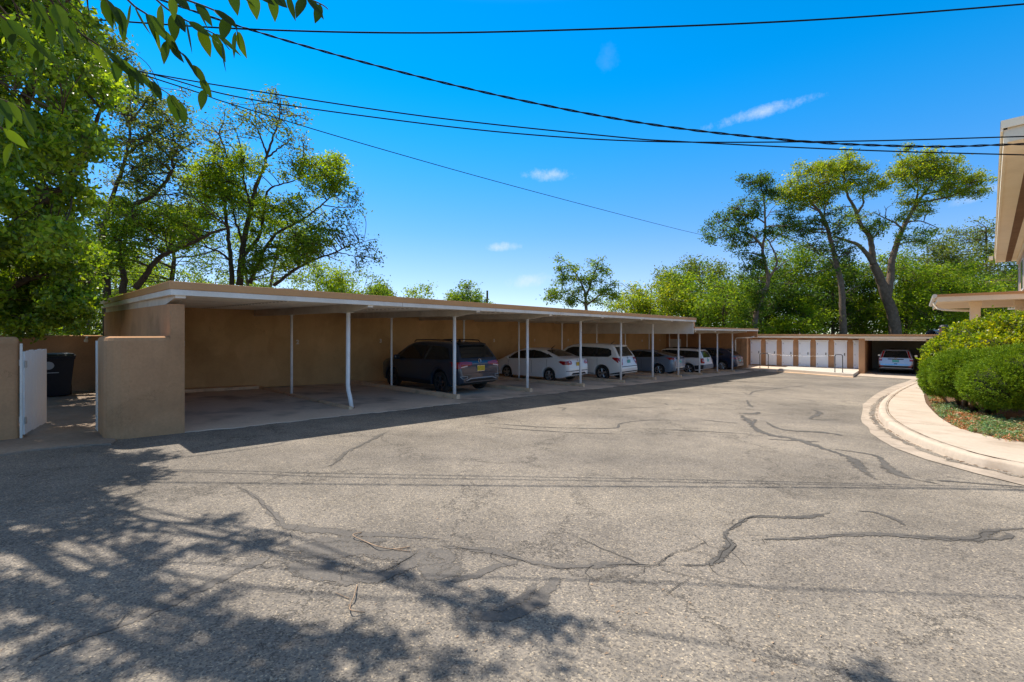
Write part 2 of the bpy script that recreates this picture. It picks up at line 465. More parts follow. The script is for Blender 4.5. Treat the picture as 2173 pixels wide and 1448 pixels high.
def sealant(name, c1, c2, thr):
    """Tar poured over cracks: a thin film whose edge is ragged and worn through to the asphalt below."""
    m, n, l, b = new_mat(name)
    setp(b, Roughness=0.8, Specular_IOR_Level=0.2)
    p = pos(n, l)
    at = n.new("ShaderNodeAttribute"); at.attribute_name = "col"
    sx = n.new("ShaderNodeSeparateColor"); l.new(at.outputs["Color"], sx.inputs[0])
    n1 = noise_node(n, l, 2.5, 6, 0.65, p)
    col = ramp(n, l, n1.outputs[0], [(0.3, c1), (0.7, c2)]).outputs[0]
    v = n.new("ShaderNodeTexVoronoi"); v.inputs["Scale"].default_value = 95; l.new(p, v.inputs["Vector"])
    s2 = n.new("ShaderNodeSeparateColor"); l.new(v.outputs["Color"], s2.inputs[0])
    col = mixc(n, l, 0.7, col, ramp(n, l, s2.outputs[0], [(0, (0.75,) * 3), (0.8, (1.08,) * 3), (1, (1.5, 1.4, 1.25))]).outputs[0], 'MULTIPLY')
    l.new(col, b.inputs["Base Color"])
    n2 = noise_node(n, l, 9.0, 8, 0.75, p); n3 = noise_node(n, l, 70.0, 3, 0.6, p)
    def mth(op, x, y):
        k = n.new("ShaderNodeMath"); k.operation = op
        for i, q in enumerate((x, y)):
            if isinstance(q, (int, float)): k.inputs[i].default_value = q
            else: l.new(q, k.inputs[i])
        return k.outputs[0]
    s = mth('ADD', mth('ADD', sx.outputs[0], mth('MULTIPLY', mth('SUBTRACT', n2.outputs[0], 0.5), 2.6)), mth('MULTIPLY', mth('SUBTRACT', n3.outputs[0], 0.5), 0.9))
    al = ramp(n, l, s, [(thr, (0, 0, 0)), (min(1, thr + 0.16), (1, 1, 1))]).outputs[0]
    tr = n.new("ShaderNodeBsdfTransparent"); ms = n.new("ShaderNodeMixShader")
    l.new(al, ms.inputs[0]); l.new(tr.outputs[0], ms.inputs[1]); l.new(b.outputs[0], ms.inputs[2])
    out = [x for x in n if x.type == 'OUTPUT_MATERIAL'][0]; l.new(ms.outputs[0], out.inputs[0])
    return m
M['sealant'] = sealant("old_crack_sealant", (0.115, 0.106, 0.098), (0.150, 0.137, 0.125), 0.34)
M['sealant_dark'] = sealant("dark_crack_sealant", (0.086, 0.081, 0.076), (0.135, 0.125, 0.115), 0.40)
M['crackline'] = pmat("open_crack", (0.045, 0.041, 0.037), None, 6, 0.95, 0)
M['dirt'] = pmat("dusty_ground", (0.36, 0.285, 0.225), (0.27, 0.21, 0.165), 1.0, 0.95, 0.5, 60, 0.006, 0.2, (0.18, 0.14, 0.11), 1.2, 0.5, spec=0.1)
M['grassland'] = pmat("dry_earth_and_scrub", (0.16, 0.13, 0.075), (0.09, 0.10, 0.04), 0.5, 0.95, 0.4, 12, 0.03, 0.3, spec=0.1)
# ------------------------------------------------------------------ ground
def ground_sheet(name, ts, es, mat, dz):
    vs, fs = [], []
    for t in ts:
        for e in es:
            vs.append(tuple(G(t, e, dz)))
    k = len(es)
    for i in range(len(ts) - 1):
        for j in range(k - 1):
            fs.append((i * k + j, i * k + j + 1, (i + 1) * k + j + 1, (i + 1) * k + j))
    return structure(obj(name, (vs, fs), mat))

ground_sheet("ground", [-900, -300, -60, -12, 28.5, 80, 300, 900], [-900, -300, -60, 0, 60, 300, 900], M['grassland'], -0.03)
ground_sheet("asphalt_pavement", [-30, -12, 0, 28.5, 36], [-0.3, 5, 12, 40], M['asphalt'], 0.0)

# passage behind the gate: dusty concrete
bm = bmesh.new()
pts = [W(-12, 0.15), W(-5.6, 0.15), W(-4.9, 0.35), W(-4.35, 0.55), W(-3.6, 0.5), W(-3.4, -9), W(-12, -9)]
prism(bm, [(p.x, p.y) for p in pts], True, lambda p: ground_z(te(*p)[0]) - 0.1, lambda p: ground_z(te(*p)[0]) + 0.008)
structure(obj("gate_path", bm, M['dirt']))
# sloping concrete apron in front of the gate
bm = bmesh.new()
ap = [gpx(-60, 975), gpx(0, 968), gpx(60, 958), gpx(120, 952), gpx(190, 946), gpx(236, 944), gpx(246, 938), gpx(236, 926), gpx(208, 914), gpx(95, 905), gpx(-60, 930)]
prism(bm, [(p.x, p.y) for p in ap], True, lambda p: ground_z(te(*p)[0]) - 0.1, lambda p: ground_z(te(*p)[0]) + 0.02)
structure(obj("apron_path", bm, M['dirt']))

# carport floor slab with a worn, ragged front edge
rng = random.Random(4)
bm = bmesh.new()
edge = []
t = -3.3
while t < 31.6:
    edge.append((t, 0.84 + rng.uniform(-0.05, 0.05) + 0.03 * math.sin(t * 2.1)))
    t += 0.11
edge.append((31.6, 0.84))
poly = [W(tt, ee) for tt, ee in edge] + [W(31.6, -6.1), W(28.5, -6.1), W(-3.3, -6.1)]
prism(bm, [(p.x, p.y) for p in poly], True, lambda p: ground_z(te(*p)[0]) - 0.1, lambda p: ground_z(te(*p)[0]) + 0.012)
structure(obj("carport_floor", bm, M['slab']))
# crack sealant bands, traced on the ground
z7 = lambda x, y: (700 + x / 2.4625, 860 + y / 2.4625)
z8 = lambda x, y: (1400 + x / 2.168, 780 + y / 2.168)
z6 = lambda x, y: (x / 2.4144, 900 + y / 2.4144)
rng = random.Random(8)
def smooth_path(pp, step=0.12, amp=0.02):
    out = []
    for i in range(len(pp) - 1):
        p0, p1, p2, p3 = pp[max(i - 1, 0)], pp[i], pp[i + 1], pp[min(i + 2, len(pp) - 1)]
        n = max(2, int((p2 - p1).length / step))
        for k in range(n):
            s = k / n
            q = 0.5 * ((2 * p1) + (p2 - p0) * s + (2 * p0 - 5 * p1 + 4 * p2 - p3) * s * s + (3 * p1 - p0 - 3 * p2 + p3) * s ** 3)
            out.append(q + Vector((rng.uniform(-amp, amp), rng.uniform(-amp, amp), 0)))
    out.append(pp[-1].copy())
    return out
class Strip:
    """Flat strips on the ground, three vertices across, with 0 at the edges and 1 along the middle."""
    def __init__(s): s.v, s.f, s.c = [], [], []
    def build(s, name, mat):
        me = bpy.data.meshes.new(name); me.from_pydata(s.v, [], s.f)
        at = me.color_attributes.new("col", 'FLOAT_COLOR', 'POINT')
        at.data.foreach_set("color", np.array([(k, k, k, 1.0) for k in s.c], dtype=np.float32).ravel())
        me.materials.append(mat); me.update()
        return structure(link(bpy.data.objects.new(name, me)))
def band(S, pix, w, dz, f=None, amp=0.02, step=0.08, gaps=0.0):
    pts = smooth_path([gpx(*(f(*q) if f else q)) for q in pix], step, amp)
    n = len(pts); ph = rng.uniform(0, 6); prev = None
    for i, p in enumerate(pts):
        d = pts[min(i + 1, n - 1)] - pts[max(i - 1, 0)]; d.z = 0
        if d.length < 1e-6: continue
        d.normalize(); s = Vector((-d.y, d.x, 0))
        if gaps and rng.random() < gaps: prev = None; continue
        end = min(1.0, 0.2 + 4.0 * min(i, n - 1 - i) / n)
        ww = w * (0.85 + 0.3 * math.sin(ph + i * 0.23) + rng.uniform(-0.15, 0.15)) * end
        k = len(S.v)
        for q, cc in ((p + s * ww * 0.5, 0.0), (p, 1.0 * end), (p - s * ww * 0.5, 0.0)):
            S.v.append((q.x, q.y, ground_z(te(q.x, q.y)[0]) + dz)); S.c.append(cc)
        if prev is not None: S.f.extend([(prev, k, k + 1, prev + 1), (prev + 1, k + 1, k + 2, prev + 2)])
        prev = k
SEAL = [  # (pixels, width in m, mapping)
 ([(1700, 838), (1500, 832), (1380, 838), (1150, 835), (1000, 805), (850, 765), (650, 745), (540, 735)], 0.11, z7),
 ([(1200, 310), (1330, 390), (1440, 500), (1500, 530), (1800, 560), (2100, 578), (2300, 590)], 0.10, z6),
 ([(1380, 640), (1600, 652), (1900, 655), (2150, 700), (2300, 740)], 0.15, z6),
 ([(1440, 640), (1300, 720), (1050, 830), (800, 960), (600, 1040), (330, 1130), (100, 1250)], 0.10, z6),
 ([(1430, 690), (1560, 760), (1750, 800), (1950, 780), (2170, 715)], 0.13, z6),
 ([(1560, 590), (1800, 590), (2000, 600)], 0.10, z6),
 ([(0, 910), (200, 920), (400, 845), (520, 760), (640, 800), (560, 900)], 0.12, z7),
 ([(600, 930), (750, 890), (900, 840), (1000, 810)], 0.14, z7),
 ([(1200, 860), (1150, 950), (1040, 1040), (900, 1110), (770, 1090), (800, 1020)], 0.11, z7),
 ([(820, 1080), (960, 1040), (1080, 930)], 0.1, z7),
]
SEAL_D = [
 ([(0, 905), (130, 913), (230, 903), (280, 870), (325, 820), (310, 790), (300, 765), (340, 735), (400, 697), (470, 687), (560, 690), (650, 690), (720, 680), (790, 667), (850, 660)], 0.06, z8),
 ([(340, 808), (470, 792), (620, 790), (780, 776), (900, 770), (1060, 770), (1200, 780), (1400, 790), (1470, 788), (1490, 760), (1560, 750), (1676, 743), (1800, 742)], 0.075, z8),
 ([(890, 660), (980, 665), (1060, 690), (1150, 740)], 0.05, z8),
 ([(1480, 790), (1550, 790), (1620, 775), (1560, 752)], 0.07, z8),
 ([(360, 210), (400, 240), (470, 300), (620, 330), (740, 370), (880, 420), (940, 480), (1020, 530), (1110, 565)], 0.15, z8),
 ([(740, 370), (900, 390), (1000, 410), (1060, 470), (1150, 510), (1250, 530), (1320, 550)], 0.11, z8),
 ([(1200, 515), (1400, 530), (1676, 550), (1800, 556)], 0.06, z8),
 ([(480, 245), (560, 285), (750, 300), (820, 310), (900, 330)], 0.11, z8),
 ([(690, 190), (735, 210), (695, 238), (820, 243), (930, 250)], 0.10, z8),
 ([(360, 212), (430, 214), (460, 205)], 0.12, z8), ([(370, 235), (440, 240), (420, 262)], 0.12, z8),
 ([(370, 108), (410, 125), (440, 110), (560, 95), (700, 80)], 0.09, z8), ([(400, 150), (410, 170), (430, 186)], 0.09, z8),
 ([(0, 285), (300, 300), (460, 312)], 0.05, z8), ([(180, 240), (300, 252), (380, 260)], 0.06, z8),
 ([(640, 145), (720, 158)], 0.06, z8), ([(20, 165), (40, 175)], 0.06, z8), ([(480, 330), (640, 338), (760, 345)], 0.05, z8),
 ([(310, 135), (170, 205), (80, 250), (42, 290), (0, 318), (-60, 345)], 0.07, z7),
 ([(720, 95), (860, 98), (1100, 115), (1350, 122), (1500, 118), (1525, 95), (1700, 78), (1960, 90)], 0.045, z7),
 ([(760, 110), (1000, 128), (1300, 145), (1600, 155)], 0.04, z7),
 ([(1180, 12), (1230, 15), (1210, 30)], 0.08, z7), ([(1500, 18), (1730, 10)], 0.06, z7),
]
S = Strip()
for pix, w, f in SEAL: band(S, pix, w * 1.6, 0.003 + 0.0003 * rng.random(), f, 0.012)
S.build("pavement_sealant", M['sealant'])
S = Strip()
for pix, w, f in SEAL_D: band(S, pix, w * 2.0, 0.0045 + 0.0003 * rng.random(), f, 0.010)
S.build("pavement_dark_sealant", M['sealant_dark'])
CR = [
 ([(1960, 845), (1700, 838), (1500, 835), (1380, 850), (1150, 852), (1000, 815), (850, 772), (650, 745), (540, 735)], 0.012, z7),
 ([(1850, 770), (1780, 780), (1700, 838)], 0.012, z7), ([(1960, 715), (1850, 770)], 0.010, z7),
 ([(0, 910), (240, 900), (290, 850), (330, 815), (300, 770), (400, 697), (480, 685), (600, 690), (760, 675)], 0.012, z8),
 ([(490, 775), (620, 788), (780, 772), (1060, 772), (1200, 782), (1400, 795), (1470, 790), (1490, 760), (1676, 748)], 0.013, z8),
 ([(0, 905), (60, 860), (130, 830), (240, 800), (290, 780)], 0.010, z8), ([(0, 1060), (90, 1010), (160, 960)], 0.009, z8),
 ([(250, 650), (380, 680), (410, 690)], 0.009, z8), ([(380, 770), (490, 775)], 0.009, z8),
 ([(1380, 880), (1350, 940), (1380, 1000)], 0.008, z7),
 ([(1750, 980), (1830, 930), (1600, 920)], 0.008, z7), ([(260, 880), (360, 830), (460, 770)], 0.009, z7),
 ([(1440, 520), (1330, 400), (1210, 310)], 0.008, z6), ([(1700, 1260), (1400, 1210), (1200, 1130)], 0.01, None),
]
S = Strip()
for pix, w, f in CR: band(S, pix, w * 0.62, 0.006 + 0.0003 * rng.random(), f, 0.009, 0.07, 0.06)
# finer branching cracks wandering off the main ones
for pix, w, f in SEAL_D + CR + SEAL[:6]:
    path = smooth_path([gpx(*(f(*q) if f else q)) for q in pix], 0.3, 0.0)
    for _ in range(len(path) // 9):
        p = path[rng.randrange(len(path))]
        ang = rng.uniform(0, 6.28); pts = [p.copy()]
        for k in range(rng.randrange(4, 9)):
            ang += rng.uniform(-1.0, 1.0)
            pts.append(pts[-1] + Vector((math.cos(ang), math.sin(ang), 0)) * rng.uniform(0.04, 0.11))
        prev = None
        for i, q in enumerate(pts):
            dd = (pts[min(i + 1, len(pts) - 1)] - pts[max(i - 1, 0)]).normalized(); s_ = Vector((-dd.y, dd.x, 0)) * (0.0026 * (1 - 0.7 * i / len(pts)))
            if te(q.x, q.y)[1] < 1.0: break
            k = len(S.v)
            for z in (q + s_, q, q - s_): S.v.append((z.x, z.y, ground_z(te(z.x, z.y)[0]) + 0.0065)); S.c.append(1.0)
            if prev is not None: S.f.extend([(prev, k, k + 1, prev + 1), (prev + 1, k + 1, k + 2, prev + 2)])
            prev = k
S.build("pavement_cracks", M['crackline'])
# worn tar film between the bands
S = Strip()
for pp in ([(575, 1165), (640, 1150), (760, 1140), (830, 1165), (760, 1185), (640, 1190)], [(590, 1205), (700, 1190), (740, 1215), (650, 1238)], [(860, 1180), (960, 1185), (1000, 1215), (900, 1240)]):
    q = smooth_path([gpx(*p) for p in pp + pp[:1]], 0.05, 0.012)[:-1]
    c_ = sum(q, Vector((0, 0, 0))) / len(q)
    k = len(S.v); dz = 0.002
    for s_, cc in ((0.0, 0.95), (0.55, 0.8), (1.0, 0.0)):
        for p in (q if s_ > 0 else [c_]):
            r_ = c_.lerp(p, s_); S.v.append((r_.x, r_.y, ground_z(te(r_.x, r_.y)[0]) + dz)); S.c.append(cc)
    n = len(q)
    for i in range(n):
        j = (i + 1) % n
        S.f.append((k, k + 1 + i, k + 1 + j)); S.f.append((k + 1 + i, k + 1 + n + i, k + 1 + n + j, k + 1 + j))
S.build("pavement_patch", M['sealant'])

# sidewalk, kerb, gutter and planting bed on the right
KB = [(1996, 795), (1952, 812), (1905, 832), (1873, 855), (1863, 878), (1873, 900), (1905, 924), (1960, 951), (2060, 986), (2173, 1011), (2450, 1085)]
GT = [(1990, 790), (1940, 803), (1885, 824), (1842, 850), (1827, 880), (1838, 908), (1875, 938), (1930, 963), (2010, 991), (2173, 1030), (2450, 1115)]
IN = [(1996, 800), (1966, 829), (1963, 850), (1975, 868), (1998, 889), (2040, 911), (2110, 929), (2173, 940), (2450, 985)]
kb = smooth_path([gpx(*p) for p in KB], 0.15, 0.0)
gt = smooth_path([gpx(*p) for p in GT], 0.10, 0.03)
inn = smooth_path([gpx(p[0], p[1], 0.13) for p in IN], 0.15, 0.0)
for pp in (kb, gt, inn):                     # the walk carries on past the edge of the photograph
    d_ = (pp[-1] - pp[-4]).normalized()
    pp.extend([pp[-1] + d_ * (0.4 * k) for k in range(1, 22)])
def gz(p, dz): return ground_z(te(p[0], p[1])[0]) + dz
def sheet_between(a, b, dz, n=60, dza=None):
    def res(pp):
        L = [0.0]
        for i in range(1, len(pp)): L.append(L[-1] + (pp[i] - pp[i - 1]).length)
        out = []
        for k in range(n + 1):
            s = L[-1] * k / n
            i = max(j for j in range(len(L)) if L[j] <= s + 1e-9); i = min(i, len(pp) - 2)
            f = (s - L[i]) / max(1e-9, L[i + 1] - L[i])
            out.append(pp[i].lerp(pp[i + 1], f))
        return out
    A, B = res(a), res(b)
    vs, fs = [], []
    for p in A: vs.append((p.x, p.y, gz(p, dz)))
    for p in B: vs.append((p.x, p.y, gz(p, dz if dza is None else dza)))
    for i in range(n): fs.append((i, i + 1, n + 2 + i, n + 1 + i))
    return vs, fs
structure(obj("gutter_pavement", sheet_between(gt, kb, 0.010), M['gutter']))
# kerb: rounded concrete lip swept along the kerb line
def offset(pp, d):
    out = []
    for i, p in enumerate(pp):
        q = pp[min(i + 1, len(pp) - 1)] - pp[max(i - 1, 0)]; q.z = 0; q.normalize()
        out.append(p + Vector((-q.y, q.x, 0)) * d)
    return out
bm = bmesh.new()
prof = [(0.0, 0.0), (0.02, 0.10), (0.035, 0.125), (0.07, 0.14), (0.15, 0.142), (0.17, 0.135), (0.172, 0.0)]
rows = []
for dd, zz in prof:
    rows.append([bm.verts.new((p.x, p.y, gz(p, zz + (rng.uniform(-0.004, 0.004) if 0 < zz else 0)))) for p in offset(kb, dd)])
for r0, r1 in zip(rows, rows[1:]):
    for i in range(len(r0) - 1): bm.faces.new((r0[i], r0[i + 1], r1[i + 1], r1[i]))
structure(obj("kerb", bm, M['walk'], smooth=True))
structure(obj("sidewalk", sheet_between(offset(kb, 0.172), inn, 0.135), M['walk']))
# bitumen crumbs and grime caught along the foot of the kerb
bm = bmesh.new(); prev = None
n0 = int(len(kb) * 0.48)
for i in range(n0, len(kb)):
    f = min(1.0, (i - n0) / 14)
    w0 = 0.05 + rng.uniform(0, 0.03); w1 = w0 + f * rng.uniform(0.05, 0.15)
    q1, q2 = offset(kb, -w0)[i], offset(kb, -w1)[i]
    v = [bm.verts.new((q.x, q.y, gz(q, 0.0145))) for q in (q1, q2)]
    if prev: bm.faces.new((prev[0], v[0], v[1], prev[1]))
    prev = v
structure(obj("gutter_dirt_pavement", bm, M['asphalt']))
# leaf litter and grit lying in the gutter, joints across the walk
bm = bmesh.new()
for i in range(len(kb) - 1):
    p = kb[i]
    if rng.random() < 0.75 and i > 20:
        for _ in range(10):
            q = p + (kb[i + 1] - p) * rng.random() + offset(kb, -0.02 - 0.16 * rng.random() ** 2)[i] - p
            s = rng.uniform(0.008, 0.024); a = rng.uniform(0, 6.28)
            d1 = Vector((math.cos(a), math.sin(a), 0)) * s; d2 = Vector((-math.sin(a), math.cos(a), 0)) * s * 0.6
            z = gz(q, 0.014)
            bm.faces.new([bm.verts.new((x.x, x.y, z + rng.uniform(0, 0.006))) for x in (q - d1, q - d2, q + d1, q + d2)])
tag(obj("leaf_litter", bm, M['soil']), "brown leaf litter and grit lying along the foot of the kerb", "leaf litter", kind="stuff")
bm = bmesh.new()
for f in (0.18, 0.30, 0.42, 0.54, 0.66, 0.78):
    a = kb[int(f * (len(kb) - 1))]; 
    b = min(inn, key=lambda q: (q - a).length)
    d = (b - a).normalized(); s = Vector((-d.y, d.x, 0)) * 0.006
    a = a + d * 0.18
    bm.faces.new([bm.verts.new((q.x, q.y, gz(q, 0.1395))) for q in (a - s, a + s, b + s, b - s)])
prev = None
kk = offset(kb, 0.20)
for i, p in enumerate(kk):
    a = 0.006 + 0.012 * max(0, math.sin(i * 0.7)) * rng.random()
    q1, q2 = offset(kb, 0.20 - a)[i], offset(kb, 0.20 + a)[i]
    v = [bm.verts.new((q.x, q.y, gz(q, 0.1390))) for q in (q1, q2)]
    if prev: bm.faces.new((prev[0], v[0], v[1], prev[1]))
    prev = v
structure(obj("sidewalk_joints", bm, M['soil']))
# planting bed
bm = bmesh.new()
far = [W(34, 12.3), W(34, 40), W(-16, 40)]
prism(bm, [(p.x, p.y) for p in inn] + [(p.x, p.y) for p in far[::-1]], True, lambda p: gz(p, 0.0), lambda p: gz(p, 0.12))
structure(obj("planting_bed", bm, M['soil']))
bm = bmesh.new()
far = [W(6, 13.5), W(33, 14.6), W(33, 22), W(2, 22)]
prism(bm, [(p.x, p.y) for p in far], True, lambda p: gz(p, 0.0), lambda p: gz(p, 0.135))
M['eave_bounce'] = pmat("pale_bounce_surface", (0.78, 0.72, 0.63), None, 2, 0.9)
structure(obj("eave_bounce_sheet", bm, M['eave_bounce']))  # unseen pale sheet added to bounce light up onto the eave
# ------------------------------------------------------------------ carport
def deck_z(e, base): return base + 0.014 * (1.0 - e)

def text_mesh(body, size):
    cu = bpy.data.curves.new("digits", 'FONT'); cu.body = body; cu.size = size; cu.align_x = 'CENTER'; cu.extrude = 0.004; cu.offset = 0.007
    o = bpy.data.objects.new("digits", cu); C.objects.link(o)
    dg = bpy.context.evaluated_depsgraph_get()
    me = bpy.data.meshes.new_from_object(o.evaluated_get(dg))
    bpy.data.objects.remove(o)
    return me

def corrugated(bm, t0, t1, e0, e1, base, pitch=0.21, depth=0.035):
    prof = []
    e = e0
    while e < e1 - 1e-6:
        for de, dz in ((0, 0), (0.10, 0), (0.125, depth), (0.185, depth)):
            if e + de <= e1: prof.append((e + de, deck_z(e + de, base) + dz))
        e += pitch
    prof.append((e1, deck_z(e1, base)))
    n = 10
    rows = [[bm.verts.new(W(t0 + (t1 - t0) * k / n, ee, zz)) for ee, zz in prof] for k in range(n + 1)]
    for r0, r1 in zip(rows, rows[1:]):
        for i in range(len(r0) - 1): bm.faces.new((r0[i], r0[i + 1], r1[i + 1], r1[i]))

def build_roof(root, t0, t1, e0, e1, top, h_tan, h_white, under):
    """Flat roof: roofing slab, tan metal edge on three sides, white boards under it, corrugated deck below."""
    zt = lambda t, e: deck_z(e, top)
    bm = bmesh.new(); box_te(bm, t0 + 0.03, t1 - 0.03, e0 + 0.03, e1 - 0.03, lambda t, e: deck_z(e, under) + 0.05, lambda t, e: zt(t, e) - 0.02)
    obj("roof", bm, M['roofing'], root)
    bm = bmesh.new()
    box_te(bm, t0, t1, e1 - 0.03, e1, lambda t, e: zt(t, e) - h_tan, zt)
    box_te(bm, t0, t0 + 0.03, e0, e1 - 0.03, lambda t, e: zt(t, e) - h_tan, zt)
    box_te(bm, t1 - 0.03, t1, e0, e1 - 0.03, lambda t, e: zt(t, e) - h_tan, zt)
    bevel(obj("roof_edge", bm, M['tanmetal'], root), 0.006)
    bm = bmesh.new()
    zz0 = lambda t, e: zt(t, e) - h_tan - h_white
    zz1 = lambda t, e: zt(t, e) - h_tan - 0.002
    box_te(bm, t0 + 0.02, t1 - 0.02, e1 - 0.075, e1 - 0.015, zz0, zz1)
    box_te(bm, t0 + 0.015, t0 + 0.07, e0, e1 - 0.078, zz0, zz1)
    box_te(bm, t1 - 0.07, t1 - 0.015, e0, e1 - 0.078, zz0, zz1)
    bevel(obj("fascia_board", bm, M['white'], root), 0.006)
    fj = t0 + 3.1
    while fj < t1 - 1:                        # butt joints in the long edge
        bm = bmesh.new(); box_te(bm, fj - 0.02, fj + 0.02, e1, e1 + 0.004, lambda t, e: zt(t, e) - h_tan + 0.004, lambda t, e: zt(t, e) - 0.004)
        obj("edge_joint", bm, M['tanmetal'], root)
        bm = bmesh.new(); box_te(bm, fj + 1.2, fj + 1.206, e1 - 0.0155, e1 - 0.0135, zz0, zz1)
        obj("board_joint", bm, M['rustplate'], root)
        fj += 3.05
    bm = bmesh.new(); corrugated(bm, t0 + 0.08, t1 - 0.08, e0 + 0.05, e1 - 0.08, under)
    obj("ceiling_sheet", bm, M['deck'], root)

def build_beam(root, t, e0, e1, under, bot, w=0.12):
    bm = bmesh.new()
    es = [(e0, bot + 0.011 * (1 - e0)), (0.2, bot + 0.008), (e1 - 0.12, bot + 0.085), (e1, bot + 0.095)]
    rows = []
    for ee, zb in es:
        rows.append([W(t - w / 2, ee, zb), W(t + w / 2, ee, zb), W(t + w / 2, ee, deck_z(ee, under) - 0.004), W(t - w / 2, ee, deck_z(ee, under) - 0.004)])
    vs = [[bm.verts.new(p) for p in r] for r in rows]
    for a, b in zip(vs, vs[1:]):
        for k in range(4): bm.faces.new((a[k], a[(k + 1) % 4], b[(k + 1) % 4], b[k]))
    bm.faces.new(vs[0][::-1]); bm.faces.new(vs[-1])
    b_ = obj("beam", bm, M['beam'], root)
    # white painted cap on the beam's end
    bm = bmesh.new(); box_te(bm, t - w / 2 - 0.004, t + w / 2 + 0.004, e1 - 0.012, e1 + 0.012, bot + 0.088, deck_z(e1, under) - 0.03)
    obj("beam_cap", bm, M['white'], b_)
    return b_

M['rustplate'] = pmat("rusted_base_plate", (0.30, 0.20, 0.14), (0.18, 0.10, 0.06), 25, 0.85, 0.2, 80, 0.002)
def build_post(root, t, e, ztop, rad, bent=False, zb=0.02):
    g = ground_z(t) + zb
    bm = bmesh.new()
    if bent:
        pts = [W(t + 0.075, e + 0.02, g), W(t + 0.04, e + 0.015, g + 0.22), W(t + 0.0, e + 0.005, g + 0.42), W(t - 0.01, e, g + 0.55), W(t - 0.005, e, g + 1.2), W(t, e, ztop)]
    else:
        pts = [W(t, e, g), W(t, e, g + 1.0), W(t, e, ztop)]
    tube(bm, pts, rad, 14)
    p = obj("post", bm, M['pipe'], root, smooth=True)
    bm = bmesh.new(); box_te(bm, t - rad * 1.7, t + rad * 1.7, e - rad * 2.2, e + rad * 2.2, ztop - 0.016, ztop - 0.004)
    obj("bracket", bm, M['white'], p)
    bm = bmesh.new(); q = W(t + (0.075 if bent else 0), e, g); tube(bm, [q, q + Vector((0, 0, 0.012))], rad * 1.7, 12)
    obj("base_flange", bm, M['rustplate'], p)
    return p

CP = thing("carport", "long open carport with tan roof edge, white boards and posts, nearest the camera", "carport", G(-3.5, 0.8))
def rel(root):
    """Children of a moved empty are built in world coordinates: shift them back."""
    for c in root.children:
        if c.get("_done"): continue
        c["_done"] = 1
        c.matrix_parent_inverse = Matrix.Translation(-Vector(root.location))
def clean(root):
    for c in root.children:
        if "_done" in c: del c["_done"]

T_L, T_1, T_2 = -3.53, 19.0, 31.62
top1, und1, bot1 = 0.83 + CZ, 0.655 + CZ, 0.48 + CZ
build_roof(CP, T_L, T_1, -7.8, 1.05, top1, 0.125, 0.095, und1)
# walls
bm = bmesh.new(); box_te(bm, -3.28, 18.99, -6.2, -6.0, lambda t, e: ground_z(t) - 0.2, lambda t, e: deck_z(e, und1) - 0.002)
obj("back_wall", bm, M['stucco_in'], CP)
bm = bmesh.new(); box_te(bm, -3.47, -3.28, -7.6, 0.8, lambda t, e: ground_z(t) - 0.2, lambda t, e: deck_z(e, bot1) - 0.003)
obj("end_wall", bm, M['stucco'], CP)
# beam over the end wall with its grey frieze board
build_beam(CP, -3.37, -7.6, 0.97, und1, bot1, 0.13)
for k in range(6):
    build_beam(CP, 3.2 * k, -6.0, 0.97, und1, bot1)
# sheet laps between the beams
for k in range(-1, 6):
    bm = bmesh.new()
    t = 3.2 * k + 1.7
    e = -5.9; i = 0; prev = None
    while e < 0.9:
        for de, dz in ((0.0, 0.004), (0.02, 0.022), (0.11, 0.022), (0.13, 0.004)):
            v = [bm.verts.new(W(t + q, e + de, deck_z(e + de, und1) - (dz if q else 0.002))) for q in (0.0, 0.03)]
            if prev: bm.faces.new((prev[0], v[0], v[1], prev[1]))
            prev = v
        e += 0.21
    obj("sheet_lap", bm, M['beam'], CP)
bm = bmesh.new(); box_te(bm, 18.80, 18.86, -6.0, 0.95, CZ - 0.02, lambda t, e: deck_z(e, und1) - 0.006)
obj("header_panel", bm, M['white'], CP)
bm = bmesh.new(); box_te(bm, 18.87, 19.0, 0.84, 0.97, CZ + 0.36, lambda t, e: deck_z(e, und1) - 0.006)
obj("header_end_block", bm, M['tanmetal'], CP)
for k in range(6):
    build_post(CP, 3.2 * k, 0.0, bot1 + 0.012, 0.047, bent=(k == 0))
    build_post(CP, 3.2 * k, -3.2, bot1 + 0.046, 0.034)
for k, d in enumerate(("1", "2", "3", "4", "5", "6", "7")):
    me = text_mesh(d, 0.20)
    t = -1.9 + 3.2 * k
    o = link(bpy.data.objects.new("bay_number", me), CP)
    me.materials.clear(); me.materials.append(M['white'])
    z = CZ - 0.36 if k < 1 else CZ - 0.36 - 0.0 * k
    rot = Matrix((U, Vector((0, 0, 1)), E)).transposed().to_4x4()
    o.matrix_basis = Matrix.Translation(W(t, -5.995, z - 0.03 * max(0, k - 2))) @ rot
for c in CP.children: pass

def adopt(root):
    """Parts above were linked in world coordinates; keep them where they are."""
    inv = Matrix.Translation(-Vector(root.location))
    for c in root.children:
        c.matrix_parent_inverse = inv
adopt(CP)

